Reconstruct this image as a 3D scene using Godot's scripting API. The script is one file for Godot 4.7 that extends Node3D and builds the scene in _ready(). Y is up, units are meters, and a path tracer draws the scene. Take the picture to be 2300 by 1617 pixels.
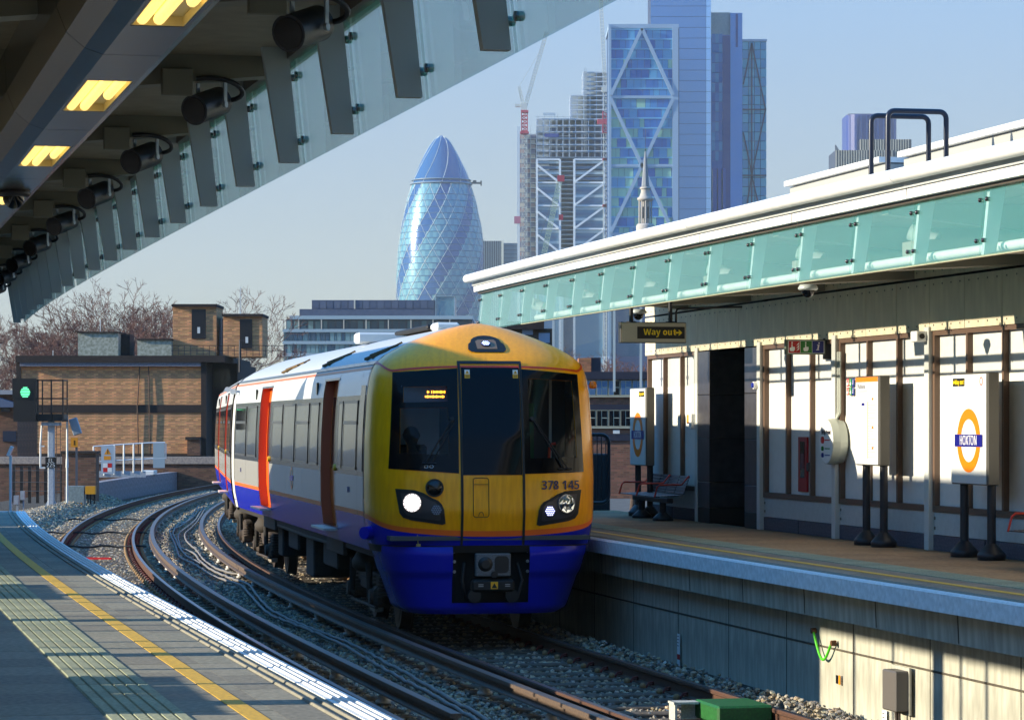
extends Node3D
# A suburban station on a curved viaduct: two platforms under glass-fronted canopies, an electric train arriving, city towers behind.
# y = 0 is the top of the rails. "s" runs along the line away from the camera, "off" is metres to the right of the left platform's edge.

const EYE := 2.5755
const PLAT := 1.1365
const EDGE := 6.41          # offset of the right platform's edge
const WALL := 9.45          # offset of the right station wall
var rng := RandomNumberGenerator.new()
var taken := {}
var mats := {}
var line_x := PackedFloat32Array()
var line_d := PackedFloat32Array()
var line_m := PackedFloat32Array()
const S0 := -20.0
const DS := 0.25

class Shape:
	var st := SurfaceTool.new()
	var xf := Transform3D.IDENTITY
	var count := 0
	func _init() -> void:
		st.begin(Mesh.PRIMITIVE_TRIANGLES)
		st.set_smooth_group(-1)
	func smooth(on: bool) -> void:
		st.set_smooth_group(0 if on else -1)
	func tri(a: Vector3, b: Vector3, c: Vector3) -> void:
		st.add_vertex(xf * a); st.add_vertex(xf * c); st.add_vertex(xf * b)
		count += 1
	func quad(a: Vector3, b: Vector3, c: Vector3, d: Vector3) -> void:
		tri(a, b, c); tri(a, c, d)
	func box(c: Vector3, size: Vector3, b := Basis.IDENTITY, bevel := 0.0) -> void:
		var h := size * 0.5
		if bevel <= 0.0:
			var p := []
			for i in 8:
				p.append(c + b * Vector3(h.x if i & 1 else -h.x, h.y if i & 2 else -h.y, h.z if i & 4 else -h.z))
			quad(p[4], p[5], p[7], p[6]); quad(p[1], p[0], p[2], p[3])
			quad(p[5], p[1], p[3], p[7]); quad(p[0], p[4], p[6], p[2])
			quad(p[6], p[7], p[3], p[2]); quad(p[0], p[1], p[5], p[4])
			return
		# a box with chamfered edges
		var q := func(sx: float, sy: float, sz: float, ax: int) -> Vector3:
			var v := Vector3(sx * h.x, sy * h.y, sz * h.z)
			for k in 3:
				if k != ax:
					v[k] -= signf(v[k]) * bevel
			return c + b * v
		for ax in 3:
			for s in [-1.0, 1.0]:
				var e := []
				for k in [[-1.0, -1.0], [1.0, -1.0], [1.0, 1.0], [-1.0, 1.0]]:
					var w := [0.0, 0.0, 0.0]
					w[ax] = s; w[(ax + 1) % 3] = k[0]; w[(ax + 2) % 3] = k[1]
					e.append(q.call(w[0], w[1], w[2], ax))
				if s > 0: quad(e[0], e[1], e[2], e[3])
				else: quad(e[3], e[2], e[1], e[0])
		for ax in 3:
			var a1 := (ax + 1) % 3
			var a2 := (ax + 2) % 3
			for k in [[-1.0, -1.0], [1.0, -1.0], [1.0, 1.0], [-1.0, 1.0]]:
				var lo := [0.0, 0.0, 0.0]
				lo[ax] = -1.0; lo[a1] = k[0]; lo[a2] = k[1]
				var hi := lo.duplicate()
				hi[ax] = 1.0
				var p0: Vector3 = q.call(lo[0], lo[1], lo[2], a1)
				var p1: Vector3 = q.call(hi[0], hi[1], hi[2], a1)
				var p2: Vector3 = q.call(hi[0], hi[1], hi[2], a2)
				var p3: Vector3 = q.call(lo[0], lo[1], lo[2], a2)
				if k[0] * k[1] > 0: quad(p0, p3, p2, p1)
				else: quad(p0, p1, p2, p3)
		for i in 8:
			var sx := 1.0 if i & 1 else -1.0
			var sy := 1.0 if i & 2 else -1.0
			var sz := 1.0 if i & 4 else -1.0
			if sx * sy * sz > 0: tri(q.call(sx, sy, sz, 0), q.call(sx, sy, sz, 1), q.call(sx, sy, sz, 2))
			else: tri(q.call(sx, sy, sz, 0), q.call(sx, sy, sz, 2), q.call(sx, sy, sz, 1))
	func bar(a: Vector3, b: Vector3, w: float, h: float, up := Vector3.UP) -> void:
		var z := (b - a).normalized()
		if absf(z.dot(up)) > 0.99: up = Vector3.RIGHT
		var x := up.cross(z).normalized()
		box((a + b) * 0.5, Vector3(w, h, a.distance_to(b)), Basis(x, z.cross(x), z))
	func cyl(a: Vector3, b: Vector3, r0: float, r1: float, n := 12, caps := true) -> void:
		var z := (b - a).normalized()
		var x := (Vector3.UP if absf(z.y) < 0.9 else Vector3.RIGHT).cross(z).normalized()
		var y := z.cross(x)
		for i in n:
			var t0 := TAU * i / n
			var t1 := TAU * (i + 1) / n
			var u := x * cos(t0) + y * sin(t0)
			var v := x * cos(t1) + y * sin(t1)
			smooth(true)
			quad(a + u * r0, a + v * r0, b + v * r1, b + u * r1)
			smooth(false)
			if caps:
				if r1 > 0: tri(b, b + u * r1, b + v * r1)
				if r0 > 0: tri(a, a + v * r0, a + u * r0)
	func tube(pts: Array, r: float, n := 8) -> void:
		var x := Vector3.ZERO
		var rings := []
		for i in pts.size():
			var z: Vector3 = (pts[mini(i + 1, pts.size() - 1)] - pts[maxi(i - 1, 0)]).normalized()
			if x == Vector3.ZERO: x = (Vector3.UP if absf(z.y) < 0.9 else Vector3.RIGHT).cross(z)
			x = (x - z * x.dot(z)).normalized()
			var y := z.cross(x)
			var ring := []
			for k in n:
				ring.append(pts[i] + (x * cos(TAU * k / n) + y * sin(TAU * k / n)) * r)
			rings.append(ring)
		smooth(true)
		for i in pts.size() - 1:
			for k in n:
				quad(rings[i][k], rings[i][(k + 1) % n], rings[i + 1][(k + 1) % n], rings[i + 1][k])
		smooth(false)
		for k in range(1, n - 1):
			tri(rings[0][0], rings[0][k + 1], rings[0][k])
			tri(rings[-1][0], rings[-1][k], rings[-1][k + 1])
	func lathe(profile: Array, c: Vector3, n := 24, sm := true) -> void:   # profile of (radius, height), upwards
		smooth(sm)
		for i in profile.size() - 1:
			var a: Vector2 = profile[i]
			var b: Vector2 = profile[i + 1]
			for k in n:
				var u := Vector3(cos(TAU * k / n), 0, -sin(TAU * k / n))
				var v := Vector3(cos(TAU * (k + 1) / n), 0, -sin(TAU * (k + 1) / n))
				quad(c + u * a.x + Vector3.UP * a.y, c + v * a.x + Vector3.UP * a.y, c + v * b.x + Vector3.UP * b.y, c + u * b.x + Vector3.UP * b.y)
		smooth(false)
	func prism(poly: PackedVector2Array, o: Vector3, ex: Vector3, ey: Vector3, depth: float) -> void:   # front face at o, body goes back along -(ex x ey)
		var ez := ex.cross(ey).normalized() * depth
		if Geometry2D.is_polygon_clockwise(poly):
			poly = poly.duplicate(); poly.reverse()
		var ix := Geometry2D.triangulate_polygon(poly)
		for i in range(0, ix.size(), 3):
			var p := []
			for k in 3: p.append(o + ex * poly[ix[i + k]].x + ey * poly[ix[i + k]].y)
			if (p[1] - p[0]).cross(p[2] - p[0]).dot(ez) < 0: p = [p[0], p[2], p[1]]
			tri(p[0], p[1], p[2])
			if depth > 0.0: tri(p[0] - ez, p[2] - ez, p[1] - ez)
		if depth > 0.0:
			for i in poly.size():
				var a := o + ex * poly[i].x + ey * poly[i].y
				var q := poly[(i + 1) % poly.size()]
				var b := o + ex * q.x + ey * q.y
				quad(b, a, a - ez, b - ez)
	func ring_loft(rings: Array, closed: bool, sm := false) -> void:
		smooth(sm)
		for i in rings.size() - 1:
			var n: int = rings[i].size()
			for k in (n if closed else n - 1):
				quad(rings[i][k], rings[i][(k + 1) % n], rings[i + 1][(k + 1) % n], rings[i + 1][k])
		smooth(false)
	func fan(ring: Array, flip := false) -> void:
		for k in range(1, ring.size() - 1):
			if flip: tri(ring[0], ring[k + 1], ring[k])
			else: tri(ring[0], ring[k], ring[k + 1])
	func mesh(m: Material) -> ArrayMesh:
		st.generate_normals()
		st.index()
		var a := st.commit()
		if a.get_surface_count(): a.surface_set_material(0, m)
		return a

# ---------------------------------------------------------------- naming and tagging
func numbered(called: String) -> String:
	if not taken.has(called):
		taken[called] = 0
		return called
	taken[called] += 1
	return "%s_%03d" % [called, taken[called]]

func tag(o: Node3D, label: String, category: String, group := "") -> Node3D:
	o.set_meta("label", label); o.set_meta("category", category)
	if group != "": o.set_meta("group", group)
	return o

func thing(called: String, label: String, category: String, at := Transform3D.IDENTITY, group := "") -> Node3D:
	var o := Node3D.new()
	o.name = numbered(called)
	add_child(o)
	o.transform = at
	return tag(o, label, category, group)

func place(m: Mesh, called: String, parent: Node3D, xf := Transform3D.IDENTITY) -> MeshInstance3D:
	var o := MeshInstance3D.new()
	o.name = called if parent != self else numbered(called)
	o.mesh = m
	parent.add_child(o, true)
	o.transform = xf
	return o

# commits a shape whose vertices are in its parent's axes
func part(sh: Shape, called: String, m: Material, parent: Node3D) -> MeshInstance3D:
	return place(sh.mesh(m), called, parent)

# commits a shape whose vertices are in the world's axes
func part_w(sh: Shape, called: String, m: Material, parent: Node3D) -> MeshInstance3D:
	var o := place(sh.mesh(m), called, parent)
	o.transform = parent.global_transform.affine_inverse()
	return o

func structure(sh: Shape, called: String, m: Material) -> MeshInstance3D:
	var o := place(sh.mesh(m), called, self)
	o.set_meta("kind", "structure")
	return o

func copy_of(root: Node3D, at: Transform3D, label := "", group := "") -> Node3D:
	var r: Node3D = root.duplicate()
	var stem := String(root.name)
	if stem.length() > 4 and stem[-4] == "_" and stem.right(3).is_valid_int(): stem = stem.left(-4)
	r.name = numbered(stem)
	add_child(r)
	r.transform = at
	if label != "": r.set_meta("label", label)
	if group != "": r.set_meta("group", group)
	return r

# ---------------------------------------------------------------- the line and its offsets
func slope_at(d: float) -> float:
	var k := clampf(d, 5.0, 95.0)
	var t := (k - 40.0) / 40.0
	var m := (-8.0515 + 2.0 * 1.8572 * t + 3.0 * 0.7263 * t * t - 4.0 * 0.2691 * t * t * t) / 40.0
	return m + maxf(0.0, d - 95.0) * 0.0026

func lay_line() -> void:
	var dd := 0.02
	var x40 := 0.0
	var xs := []
	var dsx := []
	var ss := []
	var x := 0.0
	var s := 0.0
	var d := -20.0
	while d < 230.0:
		xs.append(x); dsx.append(d); ss.append(s)
		var m := slope_at(d + dd * 0.5)
		x += m * dd
		s += sqrt(1.0 + m * m) * dd
		d += dd
	x40 = xs[3000]
	var s00: float = ss[1000]
	var i := 0
	var q := S0
	while q < 220.0:
		while i < ss.size() - 2 and ss[i + 1] - s00 < q: i += 1
		line_x.append(xs[i] - x40 - 6.1946); line_d.append(dsx[i]); line_m.append(slope_at(dsx[i]))
		q += DS

func along(s: float) -> Vector3:     # x, distance and slope of the reference line
	var k := clampf((s - S0) / DS, 0.0, line_x.size() - 1.001)
	var i := int(k)
	var f := k - i
	return Vector3(lerpf(line_x[i], line_x[i + 1], f), lerpf(line_d[i], line_d[i + 1], f), lerpf(line_m[i], line_m[i + 1], f))

func on(s: float, off: float, y: float) -> Vector3:
	var a := along(s)
	var n := sqrt(1.0 + a.z * a.z)
	return Vector3(a.x + off / n, y, -(a.y - off * a.z / n))

func facing(s: float) -> Basis:      # x to the right of the line, y up, z back towards the camera
	var m := along(s).z
	var n := sqrt(1.0 + m * m)
	return Basis(Vector3(1, 0, m) / n, Vector3.UP, Vector3(-m, 0, 1) / n)

func spot(s: float, off: float, y: float) -> Transform3D:
	return Transform3D(facing(s), on(s, off, y))

# a point seen at that place of a 2300-wide survey picture, "dist" metres ahead of the camera
func seen(px: float, py: float, dist: float) -> Vector3:
	return Vector3((px - 1150.0) / 6800.0 * dist, EYE + (947.0 - py) / 6800.0 * dist, -dist)

# a profile of (offset, height) swept along the line; the profile runs clockwise seen looking along the line
func sweep(sh: Shape, profile: Array, s0: float, s1: float, step := 0.8, closed := true, sm := false, ends := true) -> void:
	var n := maxi(1, ceili((s1 - s0) / step))
	var rings := []
	for i in n + 1:
		var s := lerpf(s0, s1, float(i) / n)
		var ring := []
		for p in profile: ring.append(on(s, p.x, p.y))
		rings.append(ring)
	sh.ring_loft(rings, closed, sm)
	if closed and ends:
		var poly := PackedVector2Array(profile)
		var ix := Geometry2D.triangulate_polygon(poly)
		for k in range(0, ix.size(), 3):
			sh.tri(rings[0][ix[k]], rings[0][ix[k + 1]], rings[0][ix[k + 2]])
			sh.tri(rings[n][ix[k]], rings[n][ix[k + 2]], rings[n][ix[k + 1]])

func rect(off0: float, off1: float, y0: float, y1: float) -> Array:
	return [Vector2(off0, y0), Vector2(off0, y1), Vector2(off1, y1), Vector2(off1, y0)]

# ---------------------------------------------------------------- materials
func noise(seed_: int, freq: float, octaves := 4, kind := FastNoiseLite.TYPE_SIMPLEX_SMOOTH) -> FastNoiseLite:
	var n := FastNoiseLite.new()
	n.seed = seed_; n.frequency = freq; n.noise_type = kind
	n.fractal_octaves = octaves
	return n

func noise_map(seed_: int, freq: float, c0: Color, c1: Color, size := 256, mid := 0.5, spread := 0.35) -> NoiseTexture2D:
	var t := NoiseTexture2D.new()
	t.width = size; t.height = size
	t.seamless = true
	t.noise = noise(seed_, freq)
	var g := Gradient.new()
	g.offsets = PackedFloat32Array([maxf(0.0, mid - spread), minf(1.0, mid + spread)])
	g.colors = PackedColorArray([c0, c1])
	t.color_ramp = g
	return t

func paint(called: String, c: Color, rough := 0.6, metal := 0.0) -> StandardMaterial3D:
	if mats.has(called): return mats[called]
	var m := StandardMaterial3D.new()
	m.resource_name = called
	m.albedo_color = c
	m.roughness = rough
	m.metallic = metal
	mats[called] = m
	return m

# a paint with a mottled tone and a little relief, laid in world axes
func worn(called: String, c0: Color, c1: Color, rough := 0.8, metres := 1.5, relief := 0.0, freq := 0.03, metal := 0.0, stretch := Vector3.ONE) -> StandardMaterial3D:
	if mats.has(called): return mats[called]
	var m := paint(called, Color.WHITE, rough, metal)
	m.albedo_texture = noise_map(called.hash() % 1000, freq, c0, c1)
	m.uv1_triplanar = true
	m.uv1_world_triplanar = true
	m.uv1_scale = stretch / metres
	if relief > 0.0:
		m.heightmap_enabled = true
		m.heightmap_texture = noise_map(called.hash() % 1000 + 7, freq * 3.0, Color.BLACK, Color.WHITE)
		m.heightmap_scale = relief
	return m

func clear(called: String, c: Color, alpha: float, rough := 0.02) -> StandardMaterial3D:
	var m := paint(called, Color(c.r, c.g, c.b, alpha), rough)
	m.transparency = BaseMaterial3D.TRANSPARENCY_ALPHA
	return m

func spec(m: StandardMaterial3D, level: float) -> StandardMaterial3D:      # how much a smooth face mirrors
	m.metallic_specular = level
	return m

func glow(called: String, c: Color, energy: float, base := Color(0.8, 0.8, 0.8)) -> StandardMaterial3D:
	var m := paint(called, base, 0.4)
	m.emission_enabled = true
	m.emission = c
	m.emission_energy_multiplier = energy
	return m

func picture(called: String, img: Image, metres_w: float, metres_h: float, rough := 0.85, relief := 0.0) -> StandardMaterial3D:
	if mats.has(called): return mats[called]
	var m := paint(called, Color.WHITE, rough)
	m.albedo_texture = ImageTexture.create_from_image(img)
	m.uv1_triplanar = true
	m.uv1_scale = Vector3(1.0 / metres_w, 1.0 / metres_h, 1.0 / metres_w)
	if relief > 0.0:
		var grey: Image = img.duplicate()
		m.heightmap_enabled = true
		m.heightmap_texture = ImageTexture.create_from_image(grey)
		m.heightmap_scale = relief
	return m

func lettering(text: String, height: float, m: Material, parent: Node3D, at: Transform3D, called := "lettering", bold := true, serif := false, thick := 0.003, squeeze := 1.0) -> MeshInstance3D:
	var t := TextMesh.new()
	var f := SystemFont.new()
	f.font_names = PackedStringArray(["Droid Serif" if serif else "Droid Sans"])
	f.font_weight = 700 if bold else 400
	t.font = f
	t.text = text
	t.font_size = 32
	t.pixel_size = height / 32.0 * 1.35
	t.depth = thick
	t.curve_step = 1.0
	t.material = m
	return place(t, called, parent, at * Transform3D(Basis.from_scale(Vector3(squeeze, 1, 1)), Vector3.ZERO))

func disc(r: float, n := 32, ry := -1.0) -> PackedVector2Array:
	var p := PackedVector2Array()
	for i in n: p.append(Vector2(cos(TAU * i / n) * r, sin(TAU * i / n) * (r if ry < 0 else ry)))
	return p

func rounded(w: float, h: float, r: float, n := 5) -> PackedVector2Array:
	var p := PackedVector2Array()
	for q in 4:
		var c := Vector2((w * 0.5 - r) * (1 if q in [0, 3] else -1), (h * 0.5 - r) * (1 if q < 2 else -1))
		for i in n + 1:
			var a := PI * 0.5 * (q + float(i) / n)
			p.append(c + Vector2(cos(a), sin(a)) * r)
	return p

func shifted(p: PackedVector2Array, by: Vector2) -> PackedVector2Array:
	var q := PackedVector2Array()
	for v in p: q.append(v + by)
	return q

# ---------------------------------------------------------------- ground, viaduct, platforms
func build_setting() -> void:
	var g := Shape.new()
	g.box(Vector3(0, -7.0, -1200), Vector3(6000, 1, 4200))
	structure(g, "ground", worn("street_ground", Color(0.30, 0.29, 0.28), Color(0.20, 0.20, 0.19), 0.95, 12.0))
	var v := Shape.new()
	sweep(v, [Vector2(-5.5, -1.6), Vector2(-5.5, -0.34), Vector2(-0.6, -0.27), Vector2(0.3, -0.24), Vector2(6.2, -0.24), Vector2(6.5, -0.18), Vector2(13, -0.18), Vector2(13, -1.6)], -18.0, 150.0, 1.2)
	structure(v, "track_bed", worn("bed_dirt", Color(0.34, 0.31, 0.26), Color(0.15, 0.13, 0.11), 0.95, 0.6, 2.0, 0.05))
	var pier := Shape.new()
	sweep(pier, rect(-5.2, 12.8, -6.4, -1.61), -18.0, 150.0, 3.0)
	structure(pier, "viaduct_wall", worn("viaduct_brick", Color(0.36, 0.25, 0.19), Color(0.22, 0.16, 0.13), 0.95, 3.0))

func stone_mesh(k: int) -> ArrayMesh:
	var r := RandomNumberGenerator.new()
	r.seed = 40 + k
	var sh := Shape.new()
	var rings := []
	for j in 3:
		var ring := []
		for i in 5:
			var a := TAU * (i + 0.4 * j) / 5.0 + r.randf_range(-0.25, 0.25)
			var rad: float = [0.7, 1.0, 0.55][j] * r.randf_range(0.75, 1.15)
			ring.append(Vector3(cos(a) * rad, [-0.45, 0.05, 0.5][j] + r.randf_range(-0.12, 0.12), -sin(a) * rad * 0.8))
		rings.append(ring)
	sh.ring_loft(rings, true)
	sh.fan(rings[2])
	sh.fan(rings[0], true)
	var m := paint("stone_%d" % k, [Color(0.70, 0.68, 0.62), Color(0.52, 0.51, 0.49), Color(0.72, 0.65, 0.54)][k], 0.95)
	m.vertex_color_use_as_albedo = true
	return sh.mesh(m)

func crib_height(s: float, off: float) -> float:
	if off < 0.0 and s > 50.0: return -0.26 + 0.30 * exp(-pow((off + 1.1) / 0.7, 2.0)) * clampf((s - 52.0) / 8.0, 0.0, 1.0)
	if off > 5.95: return -0.17 + 0.10 * (off - 5.95) / 0.3
	return -0.215 if off > 2.75 and off < 3.6 else -0.20

func build_ballast() -> void:
	for k in 3:
		var places := []
		var r := RandomNumberGenerator.new()
		r.seed = 900 + k
		for zone in [[21.0, 50.0, 0.25, 6.3, 128.0, 0.031], [50.0, 122.0, -0.2, 6.0, 62.0, 0.042], [50.5, 106.0, -2.6, -0.2, 62.0, 0.045], [4.0, 21.0, 3.0, 6.3, 60.0, 0.034]]:
			for i in int((zone[1] - zone[0]) * (zone[3] - zone[2]) * zone[4]):
				var s := r.randf_range(zone[0], zone[1])
				var off := r.randf_range(zone[2], zone[3])
				var size: float = zone[5] * r.randf_range(0.6, 1.35)
				var b := Basis.from_euler(Vector3(r.randf() * 6, r.randf() * 6, r.randf() * 6)).scaled(Vector3(size, size * 0.8, size))
				places.append([Transform3D(b, on(s, off, crib_height(s, off) + r.randf_range(-0.035, 0.03))), r.randf_range(0.45, 1.15)])
		var mm := MultiMesh.new()
		mm.transform_format = MultiMesh.TRANSFORM_3D
		mm.use_colors = true
		mm.mesh = stone_mesh(k)
		mm.instance_count = places.size()
		for i in places.size():
			mm.set_instance_transform(i, places[i][0])
			var t: float = places[i][1]
			mm.set_instance_color(i, Color(t, t * r.randf_range(0.94, 1.0), t * r.randf_range(0.86, 1.0)))
		var o := MultiMeshInstance3D.new()
		o.name = numbered("ballast")
		o.multimesh = mm
		add_child(o)
		tag(o, ["grey crushed stone ballast between the rails", "dark grey crushed stone ballast between the rails", "tan crushed stone ballast between the rails"][k], "ballast")
		o.set_meta("kind", "stuff")

func paved(platform: Node3D, called: String, m0: Mesh, m1: Mesh, m2: Mesh, s0: float, s1: float, pitch: float, off: float) -> void:
	var n := int((s1 - s0) / pitch)
	for i in n:
		place([m0, m1, m2][(i * 7 + int(off * 10.0) * 3 + i / 3) % 3], called, platform, spot(s0 + (i + 0.5) * pitch, off, PLAT))

func slab_mesh(w: float, l: float, m: Material, h := 0.06) -> Mesh:
	var sh := Shape.new()
	sh.box(Vector3(0, -h * 0.5, 0), Vector3(w + 0.002, h, l + 0.001))
	return sh.mesh(m)

func build_platforms() -> void:
	var concrete := worn("platform_concrete", Color(0.72, 0.71, 0.64), Color(0.58, 0.57, 0.51), 0.9, 1.2, 0.15, 0.02, 0.0, Vector3(1.6, 0.35, 1.6))
	var tones := [[Color(0.55, 0.54, 0.48), Color(0.45, 0.44, 0.39)], [Color(0.53, 0.51, 0.46), Color(0.42, 0.41, 0.37)], [Color(0.57, 0.55, 0.49), Color(0.47, 0.46, 0.41)]]
	var white := worn("white_edge_paint", Color(0.92, 0.93, 0.93), Color(0.80, 0.81, 0.80), 0.6, 0.8, 0.04)
	var yellow := worn("yellow_line_paint", Color(0.88, 0.70, 0.20), Color(0.76, 0.60, 0.22), 0.7, 0.5, 0.04, 0.05)
	var slabs := []
	for k in 3:
		slabs.append(worn("paving_%d" % k, tones[k][0], tones[k][1], 0.92, 0.7, 0.12, 0.05))
	var dark := []
	for k in 3:
		dark.append(worn("warm_paving_%d" % k, Color(0.64, 0.51, 0.36) * [1.0, 0.95, 1.05][k], Color(0.53, 0.41, 0.29) * [1.0, 0.95, 1.05][k], 0.92, 0.9, 0.1, 0.04))
	var edge_slabs := []
	for k in 3:
		edge_slabs.append(worn("edge_paving_%d" % k, Color(0.56, 0.50, 0.43) * [1.0, 0.95, 1.05][k], Color(0.46, 0.41, 0.35) * [1.0, 0.95, 1.05][k], 0.92, 0.8, 0.1, 0.04))
	var tactile := []
	for k in 3:
		tactile.append(worn("tactile_%d" % k, Color(0.66, 0.67, 0.55) * [1.0, 0.93, 0.97][k], Color(0.50, 0.53, 0.44) * [1.0, 0.93, 0.97][k], 0.9, 0.5, 0.05, 0.06))
	var ribbed := func(m: Material) -> Mesh:
		var sh := Shape.new()
		sh.box(Vector3(0, -0.03, 0), Vector3(0.396, 0.06, 0.396))
		for i in 6:
			var x := -0.165 + i * 0.066
			sh.prism(PackedVector2Array([Vector2(x - 0.0285, 0), Vector2(x - 0.025, 0.009), Vector2(x + 0.025, 0.009), Vector2(x + 0.0285, 0)]), Vector3(0, 0, 0.198), Vector3.RIGHT, Vector3.UP, 0.396)
		return sh.mesh(m)
	for side in 2:
		var left := side == 0
		var sg := 1.0 if left else -1.0           # offsets are e - sg * inwards
		var e := 0.0 if left else EDGE
		var s0 := 6.0 if left else 8.0
		var s1 := 49.6 if left else 49.0
		var at := func(inw: float) -> float: return e - sg * inw
		var body := Shape.new()
		var prof := [Vector2(at.call(6.0), -1.0), Vector2(at.call(6.0), PLAT - 0.061), Vector2(at.call(0.02), PLAT - 0.061), Vector2(at.call(0.02), PLAT - 0.15), Vector2(at.call(0.14), PLAT - 0.16), Vector2(at.call(0.15), PLAT - 0.42), Vector2(at.call(0.33), PLAT - 0.45), Vector2(at.call(0.33), -1.0)]
		if not left: prof.reverse()
		sweep(body, prof, -12.0, s1, 0.8)
		var platform := structure(body, "platform", concrete)
		# paving pieces, each its own
		paved(platform, "coping_stone", slab_mesh(0.496, 0.896, slabs[0]), slab_mesh(0.496, 0.896, slabs[1]), slab_mesh(0.496, 0.896, slabs[2]), s0, s1, 0.9, at.call(0.25))
		var tone: Array = slabs if left else dark
		var near: Array = slabs if left else edge_slabs
		paved(platform, "paving_slab", slab_mesh(0.446, 0.596, near[0]), slab_mesh(0.446, 0.596, near[1]), slab_mesh(0.446, 0.596, near[2]), s0, s1, 0.6, at.call(0.725))
		paved(platform, "tactile_tile", ribbed.call(tactile[0]), ribbed.call(tactile[1]), ribbed.call(tactile[2]), s0, s1, 0.4, at.call(1.15))
		paved(platform, "paving_slab", slab_mesh(0.796, 0.596, tone[0]), slab_mesh(0.796, 0.596, tone[1]), slab_mesh(0.796, 0.596, tone[2]), s0, s1, 0.6, at.call(1.75))
		paved(platform, "paving_slab", slab_mesh(0.896, 0.896, tone[1]), slab_mesh(0.896, 0.896, tone[2]), slab_mesh(0.896, 0.896, tone[0]), s0, s1, 0.9, at.call(2.6))
		# white edge: painted on the outer part of the coping, over its ridges and down its nose
		var w := Shape.new()
		var top := [Vector2(0.0, -0.15), Vector2(-0.002, 0.004)]
		for c in [0.035, 0.075, 0.115]:
			top.append_array([Vector2(c - 0.012, 0.004), Vector2(c - 0.004, 0.014), Vector2(c + 0.004, 0.014), Vector2(c + 0.012, 0.004)])
		top.append_array([Vector2(0.155, 0.004), Vector2(0.155, -0.02), Vector2(0.015, -0.02), Vector2(0.015, -0.15)])
		var wp := []
		for q in top: wp.append(Vector2(at.call(q.x - 0.004), PLAT + q.y))
		if left: wp.reverse()
		sweep(w, wp, -8.0, s1 + 0.02, 0.6)
		part(w, "white_edge_line", white, platform)
		for c in [0.20, 0.262]:
			var rib := Shape.new()
			var rp := [Vector2(at.call(c + 0.012), PLAT + 0.001), Vector2(at.call(c + 0.005), PLAT + 0.012), Vector2(at.call(c - 0.005), PLAT + 0.012), Vector2(at.call(c - 0.012), PLAT + 0.001)]
			if not left: rp.reverse()
			sweep(rib, rp, s0, s1, 0.6)
			part(rib, "edge_ridge", slabs[2], platform)
		var y := Shape.new()
		var yp := [Vector2(at.call(0.69), PLAT + 0.001), Vector2(at.call(0.69), PLAT + 0.004), Vector2(at.call(0.59), PLAT + 0.004), Vector2(at.call(0.59), PLAT + 0.001)]
		if not left: yp.reverse()
		sweep(y, yp, -8.0, s1, 0.6)
		part(y, "yellow_line", yellow, platform)
		if left:
			var endline := Shape.new()
			for k in 2:
				var a := on(s1 - 0.1, -4.2, PLAT + 0.004)
				var b := on(s1 - 0.1, -0.16, PLAT + 0.004)
				if k == 0: endline.bar(a + Vector3(0, -0.06, 0), b + Vector3(0, -0.06, 0), 0.14, 0.13)
			part(endline, "white_end_line", white, platform)
	# cracks: construction joints of the concrete wall under the right platform
	var joint := worn("concrete_joint", Color(0.36, 0.33, 0.27), Color(0.25, 0.22, 0.18), 0.95, 0.4)
	var right: Node3D = get_node("platform_001")
	for i in 14:
		var jn := Shape.new()
		var s := 17.3 + i * 2.05
		jn.bar(on(s, EDGE + 0.328, -0.2), on(s, EDGE + 0.328, 0.70), 0.012, 0.004, facing(s).x)
		part(jn, "concrete_joint", joint, right)
		var j2 := Shape.new()
		j2.bar(on(s + 0.9, EDGE + 0.146, PLAT - 0.41), on(s + 0.9, EDGE + 0.136, PLAT - 0.17), 0.012, 0.004, facing(s).x)
		part(j2, "concrete_joint", joint, right)
	var lift := Shape.new()
	sweep(lift, [Vector2(EDGE + 0.322, 0.40), Vector2(EDGE + 0.322, 0.415), Vector2(EDGE + 0.335, 0.42), Vector2(EDGE + 0.335, 0.395)], 8.0, 48.9, 1.0)
	part(lift, "concrete_joint", joint, right)

# ---------------------------------------------------------------- tracks
func rail_profile(c: float) -> Array:
	return [Vector2(c - 0.07, -0.16), Vector2(c - 0.07, -0.148), Vector2(c - 0.012, -0.13), Vector2(c - 0.009, -0.05), Vector2(c - 0.035, -0.036), Vector2(c - 0.036, -0.008), Vector2(c - 0.028, 0.0), Vector2(c + 0.028, 0.0), Vector2(c + 0.036, -0.008), Vector2(c + 0.035, -0.036), Vector2(c + 0.009, -0.05), Vector2(c + 0.012, -0.13), Vector2(c + 0.07, -0.148), Vector2(c + 0.07, -0.16)]

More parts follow.
